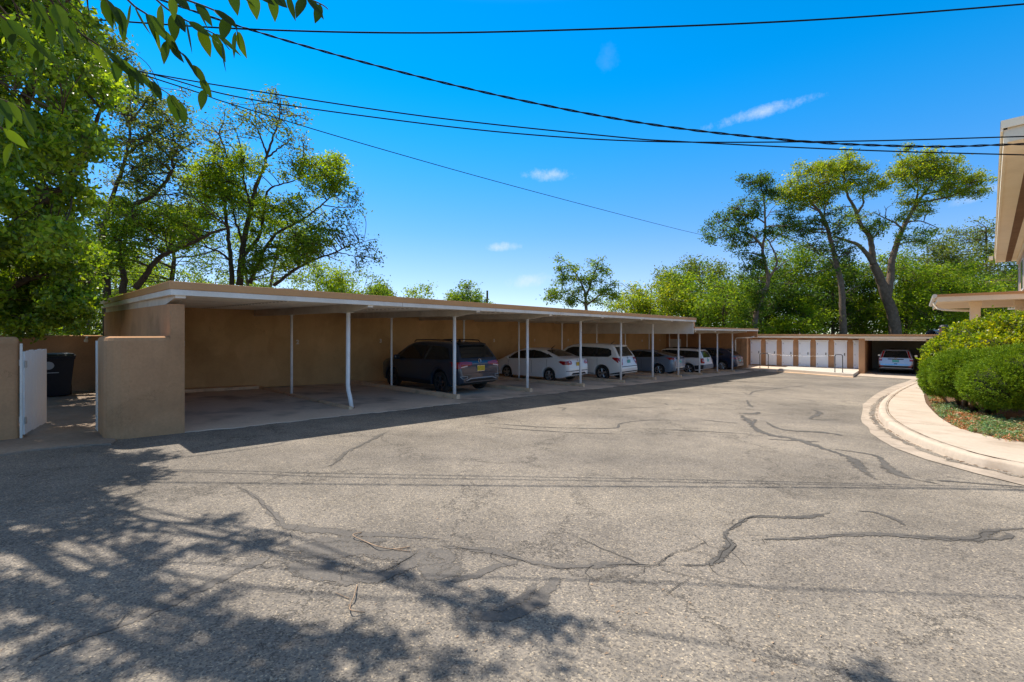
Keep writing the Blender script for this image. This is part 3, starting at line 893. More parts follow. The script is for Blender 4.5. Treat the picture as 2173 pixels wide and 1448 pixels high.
CP2 = thing("carport", "lower open carport behind the first one, stepped down, beside the storage doors", "carport", G(31.6, 0.24))
top2, und2, bot2 = 0.35 + CZ, 0.165 + CZ, 0.0 + CZ
build_roof(CP2, 18.90, T_2, -7.8, 1.0, top2, 0.075, 0.10, und2)
bm = bmesh.new(); box_te(bm, 19.0, 31.6, -6.2, -6.0, lambda t, e: ground_z(t) - 0.2, lambda t, e: deck_z(e, und2) - 0.002)
obj("back_wall", bm, M['stucco_in'], CP2)
bm = bmesh.new(); box_te(bm, 31.6, 31.8, -6.2, -0.16, lambda t, e: ground_z(t) - 0.2, lambda t, e: deck_z(e, und2) + 0.1)
box_te(bm, 31.6, 31.8, -0.16, 0.9, CZ - 0.28, lambda t, e: deck_z(e, und2) + 0.1)
obj("end_wall", bm, M['stucco'], CP2)
bm = bmesh.new(); box_te(bm, 31.5, 31.9, -0.16, 0.24, lambda t, e: ground_z(t) - 0.2, CZ - 0.28)
bevel(obj("pillar", bm, M['stucco'], CP2), 0.02)
for k in range(6, 10):
    t = 3.2 * k
    build_beam(CP2, t + (0.05 if k == 6 else 0), -6.0, 0.9, und2, bot2)
    build_post(CP2, t, 0.0, bot2 + 0.012, 0.047)
    build_post(CP2, t, -3.2, bot2 + 0.046, 0.034)
for k, d in enumerate(("8", "9", "10", "11")):
    me = text_mesh(d, 0.20)
    o = link(bpy.data.objects.new("bay_number", me), CP2)
    me.materials.clear(); me.materials.append(M['white'])
    o.matrix_basis = Matrix.Translation(W(20.7 + 3.2 * k, -5.995, CZ - 0.62)) @ rot
bm = bmesh.new(); box_te(bm, 31.55, 31.6, -5.64, -4.76, lambda t, e: ground_z(t) + 0.05, CZ - 0.46)
bevel(obj("door", bm, M['door'], CP2), 0.01)
dp = [W(31.7, 0.86, CZ - 0.05), W(31.7, 0.75, CZ - 0.2), W(31.4, 0.55, CZ - 0.3), W(31.3, -0.35, CZ - 0.33), W(31.3, -0.45, CZ - 0.36), W(31.3, -0.5, CZ - 0.5), W(31.3, -0.5, CZ - 2.3)]
bm = bmesh.new(); tube(bm, dp, 0.05, 10)
obj("downspout", bm, M['white'], CP2, smooth=True)
adopt(CP2)

# low concrete dividers between the bays
rng = random.Random(5)
for k in range(10):
    t = 3.2 * k
    h = 0.075 if k == 0 else 0.135
    e_front = 0.17 if k else 0.12
    hw = 0.075 if k else 0.05
    bm = bmesh.new()
    n = 14
    rows = []
    for i in range(n + 1):
        ee = -5.9 + (e_front + 5.9) * i / n
        j = lambda a=0.008: rng.uniform(-a, a)
        rows.append([bm.verts.new(G(t - hw + j(), ee, 0.0)), bm.verts.new(G(t - hw + 0.012 + j(), ee, h + j(0.006))), bm.verts.new(G(t + hw - 0.012 + j(), ee, h + j(0.006))), bm.verts.new(G(t + hw + j(), ee, 0.0))])
    for a, b in zip(rows, rows[1:]):
        for q in range(3): bm.faces.new((a[q], a[q + 1], b[q + 1], b[q]))
    bm.faces.new(rows[-1]); bm.faces.new(rows[0][::-1])
    o = bevel(obj("bay_divider", bm, M['curb']), 0.012)
    lab = ["low dark concrete divider under the bent front post at the first bay", "concrete divider left of the slate blue car, ending at its white post", "concrete divider between the slate blue car and the empty bay",
           "concrete divider left of the white sedan", "concrete divider left of the newer white wagon-style car", "concrete divider between the newer white wagon-style car and an empty bay",
           "concrete divider left of the pale blue hatchback", "concrete divider left of the boxy white wagon with grey bumper", "concrete divider right behind the boxy white wagon's grey bumper", "concrete divider left of the navy car's rear wheel"][k]
    tag(o, lab, "divider", "concrete dividers between carport bays")
# lower step along the back wall
bm = bmesh.new(); box_te(bm, -3.28, 0.0 - 0.06, -6.0, -5.55, lambda t, e: ground_z(t), lambda t, e: ground_z(t) + 0.10)
tag(obj("concrete_step", bm, M['curb']), "low concrete step along the ochre back wall of the first bay", "step")

# ------------------------------------------------------------------ low stucco walls and the gate on the left
def wall_path(bm, pts, th, ztop, zbf, closed_ends=True, rnd=0.07):
    """Rounded-top adobe wall swept along points in (t, e)."""
    P = [W(*p) for p in pts]
    prof = [(-0.5, 0.0), (-0.5, 1.0)] 
    rows = []
    n = len(P)
    for i, p in enumerate(P):
        d = (P[min(i + 1, n - 1)] - P[max(i - 1, 0)]); d.z = 0; d.normalize()
        s = Vector((-d.y, d.x, 0))
        zb = zbf(te(p.x, p.y)[0])
        ring = []
        h = th / 2
        for off, z in ((-h, zb), (-h, ztop - rnd), (-h + rnd * 0.3, ztop - rnd * 0.3), (-h + rnd, ztop), (h - rnd, ztop), (h - rnd * 0.3, ztop - rnd * 0.3), (h, ztop - rnd), (h, zb)):
            q = p + s * off
            ring.append(bm.verts.new((q.x, q.y, z)))
        rows.append(ring)
    for a, b in zip(rows, rows[1:]):
        for k in range(len(a) - 1): bm.faces.new((a[k], a[k + 1], b[k + 1], b[k]))
    bm.faces.new(rows[0][::-1]); bm.faces.new(rows[-1])
gzb = lambda t: ground_z(t) - 0.2
bm = bmesh.new()
arc = [(-3.47, 0.665)] + [(-3.98, 0.665)] + [(-3.98 + 0.14 * math.cos(a) * 1.0 - 0.0, 0.525 + 0.14 * math.sin(a)) for a in [R(x) for x in (90, 110, 130, 150, 170, 180)]][1:] + [(-4.12, 0.2), (-4.12, -0.2)]
wall_path(bm, arc, 0.27, CZ - 0.045, gzb)
o = obj("garden_wall", bm, M['stucco'], smooth=False)
tag(o, "low rounded tan stucco wall beside the gate opening, joined to the carport end", "wall")
bm = bmesh.new(); wall_path(bm, [(-5.12, -0.28), (-5.3, -0.28), (-7, -0.28), (-11, -0.28)], 0.34, CZ - 0.05, gzb, rnd=0.1)
tag(bevel(obj("garden_wall", bm, M['stucco']), 0.05, 4), "tan stucco wall end with rounded corner left of the white gate", "wall")
bm = bmesh.new(); wall_path(bm, [(-3.5, -7.7), (-6, -7.7), (-14, -7.7)], 0.25, CZ - 0.05, gzb)
tag(obj("garden_wall", bm, M['stucco']), "shaded tan stucco wall behind the black wheeled bin", "wall")
# gate: white boards on a post, swung inwards
GT_ = thing("garden_gate", "white board gate standing open between tan stucco walls", "gate", G(-5.05, -0.2))
bm = bmesh.new(); box_te(bm, -5.11, -5.08, -0.16, -0.10, lambda t, e: ground_z(t) + 0.02, CZ - 0.15)
bevel(obj("gate_post", bm, M['white'], GT_), 0.006)
d0, d1 = W(-5.06, -0.14), W(-4.80, -1.20)
dv = (d1 - d0).normalized(); sv = Vector((-dv.y, dv.x, 0)); Lg = (d1 - d0).length
gzg = ground_z(-5)
bm = bmesh.new()
for i in range(8):
    a, b = Lg * i / 8 + 0.004, Lg * (i + 1) / 8 - 0.004
    z0, z1 = gzg + 0.07 + 0.006 * (i % 3), gzg + 1.31 + 0.008 * ((i * 7) % 3)
    ring = [d0 + dv * a, d0 + dv * b, d0 + dv * b + sv * 0.022, d0 + dv * a + sv * 0.022]
    hexa(bm, [Vector((q.x, q.y, z0)) for q in ring] + [Vector((q.x, q.y, z1)) for q in ring])
obj("board_panel", bm, M['door'], GT_)
for z in (0.25, 1.1):
    bm = bmesh.new()
    ring = [d0 + sv * 0.024, d1 + sv * 0.024, d1 + sv * 0.06, d0 + sv * 0.06]
    hexa(bm, [Vector((q.x, q.y, gzg + z)) for q in ring] + [Vector((q.x, q.y, gzg + z + 0.09)) for q in ring])
    obj("cross_rail", bm, M['white'], GT_)
for z in (0.28, 1.12):
    bm = bmesh.new(); tube(bm, [d0 - sv * 0.012 + Vector((0, 0, gzg + z - 0.05)), d0 - sv * 0.012 + Vector((0, 0, gzg + z + 0.05))], 0.014, 8)
    obj("hinge", bm, M['steel'], GT_)
bm = bmesh.new(); box_te(bm, -4.262, -4.20, -0.36, -0.10, lambda t, e: ground_z(t) + 0.02, CZ - 0.12)
obj("latch_post", bm, M['white'], GT_)
adopt(GT_)
# wheeled bin
BN = thing("wheeled_bin", "black wheeled bin with closed lid against the shaded stucco wall", "bin", G(-4.5, -6.5))
bm = bmesh.new()
rows = []
for z, w, d in ((0.03, 0.25, 0.27), (0.12, 0.26, 0.28), (0.95, 0.33, 0.37), (0.955, 0.35, 0.39), (1.0, 0.35, 0.39)):
    rows.append([bm.verts.new(Vector((0, 0, z)) + U * a * w + E * b * d) for a, b in ((-1, -1), (1, -1), (1, 1), (-1, 1))])
for a, b in zip(rows, rows[1:]):
    for k in range(4): bm.faces.new((a[k], a[(k + 1) % 4], b[(k + 1) % 4], b[k]))
bm.faces.new(rows[0][::-1]); bm.faces.new(rows[-1])
M['bin'] = pmat("black_plastic", (0.012, 0.014, 0.018), None, 6, 0.5, 0.1, 80, 0.001)
M['bin_lid'] = pmat("grey_black_lid", (0.016, 0.02, 0.025), None, 6, 0.4, 0.1, 80, 0.001)
bevel(obj("body", bm, M['bin'], BN), 0.03, 3)
bm = bmesh.new()
rows = []
for z, s in ((1.003, 1.0), (1.03, 1.02), (1.08, 0.9), (1.10, 0.6)):
    rows.append([bm.verts.new(Vector((0, 0, z)) + U * a * 0.36 * s + E * b * 0.40 * s) for a, b in ((-1, -1), (1, -1), (1, 1), (-1, 1))])
for a, b in zip(rows, rows[1:]):
    for k in range(4): bm.faces.new((a[k], a[(k + 1) % 4], b[(k + 1) % 4], b[k]))
bm.faces.new(rows[0][::-1]); bm.faces.new(rows[-1])
bevel(obj("lid", bm, M['bin_lid'], BN), 0.02, 2)
bm = bmesh.new(); tube(bm, [U * -0.3 + E * -0.42 + Vector((0, 0, 1.02)), U * 0.3 + E * -0.42 + Vector((0, 0, 1.02))], 0.018, 8)
obj("handle", bm, M['bin'], BN)
for s in (-1, 1):
    bm = bmesh.new(); c0 = U * 0.28 * s + E * -0.28 + Vector((0, 0, 0.13)); tube(bm, [c0 - U * 0.03, c0 + U * 0.03], 0.13, 18)
    obj("wheel", bm, M['rubber'], BN)
# pale oval mark and a line on the front of the bin
M['mark'] = pmat("pale_grey_print", (0.42, 0.45, 0.45), None, 9, 0.6, 0)
bm = bmesh.new()
vv = [bm.verts.new(U * (-0.14 + 0.11 * math.cos(a)) + E * 0.372 + Vector((0, 0, 0.80 + 0.10 * math.sin(a)))) for a in [R(x * 20) for x in range(18)]]
bm.faces.new(vv)
vv = [bm.verts.new(U * a + E * 0.362 + Vector((0, 0, z))) for a, z in ((-0.2, 0.61), (0.05, 0.61), (0.05, 0.63), (-0.2, 0.63))]
bm.faces.new(vv)
obj("mark", bm, M['mark'], BN)
# wall lamp over the back wall
WLp = thing("wall_lamp", "small white lamp on the shaded stucco wall near the carport corner", "lamp", px(188, 716, 12.2))
bm = bmesh.new(); box(bm, (0, 0, 0.0), (0.07, 0.10, 0.05)); obj("bracket", bm, M['steel'], WLp)
bm = bmesh.new(); tube(bm, [(0, -0.05, -0.02), (0, -0.07, -0.08), (0, -0.08, -0.13)], [0.03, 0.045, 0.04], 10); obj("lamp_head", bm, M['white'], WLp)

# ------------------------------------------------------------------ storage row and garage
ST = thing("storage_building", "low tan storage row with white doors and an open garage bay under a flat roof", "building", G(33, 6.8))
TW = 35.2
gS = lambda t, e: -2.75 + CZ
FT = -2.52 + CZ            # porch top
bm = bmesh.new(); box_te(bm, TW, TW + 0.2, -1.2, 6.75, -1.2, CZ - 0.2)
box_te(bm, 31.8, TW, -1.2, -1.0, -1.2, CZ - 0.2)
obj("wall", bm, M['stucco'], ST)
bm = bmesh.new(); box_te(bm, 33.0, 39.4, 6.75, 7.08, -1.2, CZ - 0.2)
bevel(obj("wing_wall", bm, M['stucco'], ST), 0.015)
bm = bmesh.new(); box_te(bm, 33.0, 39.4, 10.1, 12.6, -1.2, CZ - 0.2)
bevel(obj("wing_wall", bm, M['stucco'], ST), 0.015)
bm = bmesh.new(); box_te(bm, 39.2, 39.4, 7.08, 10.1, -1.2, CZ - 0.2)
M['plaster'] = pmat("grey_plaster", (0.62, 0.56, 0.44), (0.55, 0.49, 0.38), 1.0, 0.9, 0.2, 60, 0.003, 0.06)
obj("back_wall", bm, M['plaster'], ST)
bm = bmesh.new()
box_te(bm, 32.75, 39.8, 6.2, 12.8, CZ - 0.2, CZ - 0.075); box_te(bm, 32.75 + 1.75, 39.8, -1.6, 6.195, CZ - 0.2, CZ - 0.075)
obj("roof", bm, M['roofing'], ST)
bm = bmesh.new(); box_te(bm, 32.70, 32.75, 6.15, 12.8, CZ - 0.17, CZ - 0.06); box_te(bm, 34.45, 34.50, -1.6, 6.15, CZ - 0.17, CZ - 0.06)
box_te(bm, 32.75, 34.45, 6.15, 6.2, CZ - 0.17, CZ - 0.06)
bevel(obj("roof_edge", bm, M['tanmetal'], ST), 0.006)
bm = bmesh.new(); box_te(bm, 32.77, 32.85, 6.2, 12.8, CZ - 0.33, CZ - 0.172); box_te(bm, 34.52, 34.60, -1.6, 6.15, CZ - 0.33, CZ - 0.172)
obj("fascia_board", bm, M['cream'], ST)
bm = bmesh.new(); box_te(bm, 33.02, 33.14, 7.08, 10.1, CZ - 0.47, CZ - 0.2)
obj("garage_header", bm, M['white'], ST)
for k in range(7):
    e = -0.06 + 1.12 * k
    bm = bmesh.new(); box_te(bm, TW - 0.045, TW - 0.004, e - 0.285, e + 0.285, FT + 0.02, FT + 1.93)
    d = bevel(obj("door", bm, M['door'], ST), 0.008)
    bm = bmesh.new()
    box_te(bm, TW - 0.06, TW - 0.002, e - 0.375, e - 0.29, FT, FT + 1.94); box_te(bm, TW - 0.06, TW - 0.002, e + 0.29, e + 0.375, FT, FT + 1.94)
    box_te(bm, TW - 0.075, TW - 0.002, e - 0.41, e + 0.41, FT + 1.942, FT + 2.03)
    obj("door_frame", bm, M['door'], d)
    bm = bmesh.new()
    for z0, z1 in ((0.12, 0.88), (0.98, 1.86)):   # recessed panels shown by raised battens
        for a, b, c_, d_ in ((-0.21, 0.21, z0, z0 + 0.02), (-0.21, 0.21, z1 - 0.02, z1), (-0.21, -0.19, z0 + 0.02, z1 - 0.02), (0.19, 0.21, z0 + 0.02, z1 - 0.02)):
            box_te(bm, TW - 0.058, TW - 0.046, e + a, e + b, FT + c_, FT + d_)
    obj("panel_moulding", bm, M['door'], d)
    bm = bmesh.new(); tube(bm, [W(TW - 0.05, e + 0.235, FT + 0.95), W(TW - 0.11, e + 0.235, FT + 0.95)], 0.032, 10); box_te(bm, TW - 0.075, TW - 0.046, e + 0.21, e + 0.26, FT + 0.99, FT + 1.09)
    obj("handle", bm, M['black'], d)
    for z in (0.2, 0.95, 1.7):
        bm = bmesh.new(); box_te(bm, TW - 0.072, TW - 0.046, e - 0.30, e - 0.27, FT + z, FT + z + 0.09)
        obj("hinge", bm, M['steel'], d)
bm = bmesh.new(); box_te(bm, 32.84, 32.98, 10.12, 10.3, CZ - 0.42, CZ - 0.335)
obj("flood_lamp", bm, M['black'], ST)
adopt(ST)
# landing in front of the doors
bm = bmesh.new()
pl = [W(31.3, 2.35), W(29.7, 6.75), W(33.0, 6.75), W(35.2, 6.75), W(35.2, 2.35)]
prism(bm, [(p.x, p.y) for p in pl], True, lambda p: -1.2, lambda p: FT)
structure(obj("landing", bm, M['porch']))
bm = bmesh.new()
pl = [W(31.9, -1.0), W(30.6, 0.9), W(30.8, 2.34), W(35.2, 2.34), W(35.2, -1.0)]
prism(bm, [(p.x, p.y) for p in pl], True, lambda p: -1.2, lambda p: FT - 0.06)
structure(obj("lower_landing", bm, M['slab']))
bm = bmesh.new()
pl = [W(31.0, 6.8), W(30.6, 8.2), W(30.2, 10.6), W(30.4, 12.3), W(39.2, 12.3), W(39.2, 6.8)]
prism(bm, [(p.x, p.y) for p in pl], True, lambda p: -1.2, lambda p: ground_z(30) + 0.02)
structure(obj("garage_floor", bm, M['walk']))
bm = bmesh.new()
pl = [W(30.9, 2.3), W(29.3, 6.78), W(29.7, 6.75), W(31.3, 2.35)]
prism(bm, [(p.x, p.y) for p in pl], True, lambda p: -1.2, lambda p: ground_z(30) + 0.03)
structure(obj("landing_footing", bm, M['curb']))
# handrails
for (t, e0, e1, zt, lab) in ((32.2, 0.95, 1.5, 1.1, "thin dark handrail loop at the shaded end of the landing"), (30.6, 5.72, 6.12, 1.15, "dark metal handrail loop on the sunlit end of the landing")):
    hr = thing("handrail", lab, "handrail", W(t, e0, FT), "handrails on the landing")
    b0 = (FT - 0.06) if e0 < 2 else FT
    pts = [W(t, e0, b0), W(t, e0, b0 + zt - 0.1), W(t, e0 + 0.03, b0 + zt - 0.03), W(t, e0 + 0.1, b0 + zt), W(t + 0.05, e1 - 0.1, b0 + zt), W(t + 0.05, e1 - 0.03, b0 + zt - 0.03), W(t + 0.05, e1, b0 + zt - 0.1), W(t + 0.05, e1, b0)]
    bm = bmesh.new(); tube(bm, pts, 0.024, 8); obj("rail", bm, M['black'], hr, smooth=True)
    for p in (pts[0], pts[-1]):
        bm = bmesh.new(); tube(bm, [p, p + Vector((0, 0, 0.02))], 0.05, 10); obj("base_plate", bm, M['black'], hr)
    adopt(hr)
# shiny string with flakes stretched between the handrails
FS = thing("glitter_string", "string of tiny shiny white flakes stretched across the storage doors between the handrails", "string", W(31, 1.8, FT + 1.0))
bm = bmesh.new()
A, B = W(32.2, 1.5, FT + 1.0), W(30.6, 5.72, FT + 1.08)
sp = [A.lerp(B, k / 24) - Vector((0, 0, 0.09 * math.sin(math.pi * k / 24))) for k in range(25)]
tube(bm, sp, 0.0018, 5); obj("cord", bm, M['steel'], FS)
bm = bmesh.new(); rng = random.Random(3)
for k in range(2, 24):
    if rng.random() < 0.55:
        box(bm, sp[k] + Vector((0, 0, rng.uniform(-0.05, 0.02))), (rng.uniform(0.04, 0.09), 0.01, rng.uniform(0.04, 0.10)), Matrix.Rotation(rng.uniform(0, 3), 3, 'Z') @ Matrix.Rotation(rng.uniform(-.6, .6), 3, 'X'))
obj("flakes", bm, M['chrome'], FS)
adopt(FS)
# flue and skylight on the garage roof
FL = thing("roof_flue", "short brown round flue on the garage roof above the yellow shrub", "flue", px(2003, 712, 31.5))
bm = bmesh.new(); tube(bm, [(0, 0, -0.05), (0, 0, 0.55)], 0.24, 16); 
M['rust'] = pmat("rusty_brown", (0.13, 0.06, 0.04), (0.07, 0.035, 0.025), 6, 0.8, 0.2, 40, 0.003)
obj("pipe", bm, M['rust'], FL)
bm = bmesh.new(); tube(bm, [(0, 0, 0.55), (0, 0, 0.60), (0, 0, 0.72), (0, 0, 0.74)], [0.26, 0.27, 0.2, 0.12], 16); obj("cap", bm, M['black'], FL)
SK = thing("skylight", "low dark and pale curved skylight on the garage roof behind the flue", "skylight", px(2020, 712, 33.0))
M['skyglass'] = pmat("dark_blue_glazing", (0.03, 0.04, 0.06), None, 4, 0.12, 0, spec=0.7)
bm = bmesh.new()
rows = []
for k in range(9):
    a = math.pi * k / 8
    rows.append([bm.verts.new((x, 0, 0) + 0 * Vector() if False else Vector((x, 0.9 * math.cos(a) * 0.5, 0.42 * math.sin(a)))) for x in (-1.55, -1.3, 0, 1.3, 1.55)])
for a, b in zip(rows, rows[1:]):
    for k in range(4): bm.faces.new((a[k], a[k + 1], b[k + 1], b[k]))
obj("dome", bm, M['skyglass'], SK, smooth=True)
bm = bmesh.new()
for x in (-0.85, 0.0, 0.85):
    tube(bm, [(x, 0.47 * math.cos(math.pi * k / 10), 0.44 * math.sin(math.pi * k / 10)) for k in range(11)], 0.035, 6)
box(bm, (0, 0, 0.0), (3.2, 1.0, 0.1))
obj("frame", bm, M['white'], SK)

# ------------------------------------------------------------------ apartment building on the right
AB = thing("apartment_building", "cream two-storey building at the right edge with deep eave and porch roof", "building", (14, 12, 0))
E1, E2 = Vector((9.29, 8.46, 0)), Vector((24.5, 22.7, 0))
DA = (E2 - E1).normalized(); DN = Vector((DA.y, -DA.x, 0))       # DN points to the right, into the building
ZE = CZ + 3.90
def ab(s, n, z): 
    p = E1 + DA * s + DN * n
    return Vector((p.x, p.y, z))
LA = (E2 - E1).length
def box_ab(bm, s0, s1, n0, n1, z0, z1):
    ring = [(s0, n0), (s1, n0), (s1, n1), (s0, n1)]
    hexa(bm, [ab(s, n, z0) for s, n in ring] + [ab(s, n, z1) for s, n in ring])
bm = bmesh.new(); box_ab(bm, 0.0, LA, 0.0, 0.05, ZE - 0.34, ZE - 0.06); box_ab(bm, 0.0, 0.05, 0.05, 9, ZE - 0.30, ZE - 0.02)
obj("fascia_board", bm, M['cream'], AB)
bm = bmesh.new(); box_ab(bm, -0.03, LA + 0.03, -0.04, 9.0, ZE + 0.0, ZE + 0.10)
obj("roof", bm, M['roofing'], AB)
bm = bmesh.new(); box_ab(bm, -0.04, LA + 0.04, -0.035, -0.003, ZE - 0.09, ZE - 0.002); box_ab(bm, -0.06, -0.042, -0.035, 9, ZE - 0.04, ZE + 0.11)
obj("roof_edge", bm, M['cream'], AB)
bm = bmesh.new()
box_ab(bm, 0.05, LA, 0.05, 0.34, ZE - 0.31, ZE - 0.28); box_ab(bm, 0.05, LA, 0.54, 0.749, ZE - 0.31, ZE - 0.28)
obj("soffit", bm, M['cream'], AB)
bm = bmesh.new()
k = 0.05
while k < LA - 0.06:                      # vented strip: small slats across
    box_ab(bm, k, k + 0.055, 0.34, 0.54, ZE - 0.315, ZE - 0.285)
    k += 0.10
box_ab(bm, 0.05, LA, 0.34, 0.54, ZE - 0.284, ZE - 0.27)
M['vent'] = pmat("brown_vent_slats", (0.30, 0.17, 0.09), (0.22, 0.12, 0.06), 2, 0.7, 0)
obj("soffit_vent", bm, M['vent'], AB)
bm = bmesh.new(); box_ab(bm, 0.6, LA - 0.7, 0.75, 1.2, -1.0, ZE - 0.02); box_ab(bm, LA - 0.9, LA - 0.7, 1.2, 9.0, -1.0, ZE - 0.02); box_ab(bm, 0.6, 0.8, 1.2, 9.0, -1.0, ZE - 0.02)
M['peach'] = pmat("peach_stucco", (0.60, 0.42, 0.28), (0.53, 0.36, 0.24), 1.2, 0.9, 0.4, 120, 0.004, 0.08)
obj("wall", bm, M['peach'], AB)
bm = bmesh.new(); box_ab(bm, 0.6, LA - 0.66, 0.70, 0.748, ZE - 0.55, ZE - 0.312)
obj("frieze_board", bm, M['cream'], AB)
bm = bmesh.new(); box_ab(bm, LA - 0.5, LA - 0.2, -0.22, -0.075, ZE - 0.20, ZE - 0.02)
obj("gutter_end", bm, M['cream'], AB)
for s in (LA - 2.6, LA - 6.5, LA - 11):
    bm = bmesh.new(); box_ab(bm, s, s + 1.3, 0.71, 0.748, CZ + 1.75, CZ + 3.0)
    w_ = obj("window", bm, M['white'], AB)
    bm = bmesh.new(); box_ab(bm, s + 0.07, s + 1.23, 0.695, 0.712, CZ + 1.82, CZ + 2.93); obj("pane", bm, M['skyglass'], w_)
bm = bmesh.new()
for k in range(7): box_ab(bm, LA - 1.0, LA - 0.97, 0.42 + k * 0.05, 0.435 + k * 0.05, CZ + 1.2, CZ + 2.0)
box_ab(bm, LA - 1.02, LA - 0.95, 0.40, 0.75, CZ + 2.0, CZ + 2.04); box_ab(bm, LA - 1.02, LA - 0.95, 0.40, 0.75, CZ + 1.16, CZ + 1.2)
obj("balcony_rail", bm, M['white'], AB)
# porch roof
PZ = CZ + 1.40
pA = px(1986, 625.5, 16.1); pA.z = 0
def pr(a, b, z):
    p = pA + E * a + U * b
    return Vector((p.x, p.y, z))
def box_pr(bm, a0, a1, b0, b1, z0, z1):
    ring = [(a0, b0), (a1, b0), (a1, b1), (a0, b1)]
    hexa(bm, [pr(a, b, z0) for a, b in ring] + [pr(a, b, z1) for a, b in ring])
bm = bmesh.new(); box_pr(bm, 0.06, 4.2, 0.06, 7.2, PZ - 0.10, PZ - 0.03); obj("porch_roof", bm, M['roofing'], AB)
bm = bmesh.new(); box_pr(bm, 0.0, 4.2, 0.0, 0.05, PZ - 0.08, PZ); box_pr(bm, 0.0, 0.05, 0.05, 7.2, PZ - 0.08, PZ); obj("porch_roof_edge", bm, M['tanmetal'], AB)
bm = bmesh.new(); box_pr(bm, 0.03, 4.2, 0.03, 0.1, PZ - 0.26, PZ - 0.082); box_pr(bm, 0.03, 0.1, 0.1, 7.2, PZ - 0.26, PZ - 0.082)
obj("porch_fascia", bm, M['cream'], AB)
bm = bmesh.new(); box_pr(bm, 0.1, 4.2, 0.1, 7.2, PZ - 0.24, PZ - 0.20); obj("porch_ceiling", bm, M['cream'], AB)
for a, b in ((0.93, 1.15), (2.05, 1.2)):
    bm = bmesh.new(); box_pr(bm, a, a + 0.27, b, b + 0.27, -0.8, PZ - 0.24); box_pr(bm, a - 0.03, a + 0.30, b - 0.03, b + 0.30, PZ - 0.42, PZ - 0.242)
    bevel(obj("porch_post", bm, M['cream'], AB), 0.01)
bm = bmesh.new(); tube(bm, [pr(-0.03, -0.03, PZ - 0.05), pr(-0.03, 7.2, PZ - 0.05)], 0.07, 8); obj("porch_gutter", bm, M['white'], AB)
bm = bmesh.new(); tube(bm, [pr(0.0, 2.6, PZ - 0.1), pr(0.02, 2.6, PZ - 0.26), pr(0.10, 2.55, PZ - 0.40), pr(0.25, 2.4, PZ - 0.46), pr(0.94, 1.5, PZ - 0.56)], 0.045, 8)
obj("downspout", bm, M['cream'], AB, smooth=True)
adopt(AB)

# far utility pole beyond the carport roof
UP = thing("utility_pole", "small brown wooden pole sticking up behind the long carport roof", "pole", px(1034, 650, 60))
UP.location.z = 0
hp = px(1034, 617, 60).z
bm = bmesh.new(); tube(bm, [(0, 0, -1), (0, 0, hp)], [0.18, 0.13], 10); obj("pole", bm, M['bark'], UP)
bm = bmesh.new(); tube(bm, [(-0.3, 0, hp - 2.0), (-0.3, 0, hp - 1.2)], 0.2, 12); obj("transformer", bm, M['steel'], UP)

# ------------------------------------------------------------------ overhead wires
M['wire'] = pmat("black_cable", (0.010, 0.011, 0.016), None, 5, 0.9, 0, spec=0.1)
def wire(pixz, r, label, twist=False):
    pts = [px(*p) for p in pixz]
    out = []
    for i in range(len(pts) - 1):
        p0, p1, p2, p3 = pts[max(i - 1, 0)], pts[i], pts[i + 1], pts[min(i + 2, len(pts) - 1)]
        for k in range(24):
            s = k / 24
            out.append(0.5 * ((2 * p1) + (p2 - p0) * s + (2 * p0 - 5 * p1 + 4 * p2 - p3) * s * s + (3 * p1 - p0 - 3 * p2 + p3) * s ** 3))
    out.append(pts[-1])
    bm = bmesh.new()
    if twist:
        fine = []
        for a, b in zip(out, out[1:]):
            for k in range(4): fine.append(a.lerp(b, k / 4))
        L = 0
        A_, B_ = [], []
        for i, p in enumerate(fine):
            if i: L += (p - fine[i - 1]).length
            o_ = Vector((0, math.cos(L * 9), math.sin(L * 9))) * r
            A_.append(p + o_); B_.append(p - o_)
        tube(bm, A_, r * 0.9, 6); tube(bm, B_, r * 0.9, 6)
    else:
        tube(bm, out, r, 8)
    tag(obj("overhead_wire", bm, M['wire'], smooth=True), label, "wire", "overhead wires crossing the sky")
wire([(-250, 15, 5.4), (170, 40, 5.2), (500, 61, 5.0), (850, 70, 4.95), (1200, 64, 4.9), (1700, 44, 4.9), (2173, 9, 4.9), (2700, -40, 4.9)], 0.0085, "topmost thin wire running nearly level across the sky")
wire([(-200, -190, 8.2), (200, -50, 7.9), (505, 55, 7.6), (800, 140, 7.4), (1100, 212, 7.3), (1400, 267, 7.25), (1700, 300, 7.2), (1900, 310, 7.2), (2030, 311, 7.2), (2173, 306, 7.2), (2700, 290, 7.2)], 0.010, "twisted cable sloping down from the top left leaves", True)
wire([(-150, 75, 7.9), (300, 153, 7.6), (500, 187, 7.4), (900, 247, 7.3), (1300, 290, 7.25), (1450, 301, 7.2), (1800, 318, 7.2), (2173, 329, 7.2), (2700, 340, 7.2)], 0.0105, "wire starting highest of the close pair on the left and ending lowest at the eave")
wire([(-150, 60, 7.8), (290, 150, 7.7), (500, 205, 7.5), (800, 250, 7.4), (1100, 284, 7.35), (1400, 301, 7.3), (1800, 300, 7.3), (2173, 290, 7.3), (2700, 275, 7.3)], 0.0105, "wire crossing over its neighbour and rising towards the eave")
wire([(-100, 30, 7.0), (400, 190, 9.0), (500, 224, 10.0), (800, 314, 13), (1100, 398, 18), (1400, 477, 27), (1500, 501, 33), (1640, 532, 44)], 0.012, "thin green-black wire running away down to the trees on the right")
# ------------------------------------------------------------------ cars
def interp(prof, x):
    if x <= prof[0][0]: return prof[0][1]
    for (x0, y0), (x1, y1) in zip(prof, prof[1:]):
        if x <= x1: return y0 + (y1 - y0) * (x - x0) / max(1e-9, x1 - x0)
    return prof[-1][1]

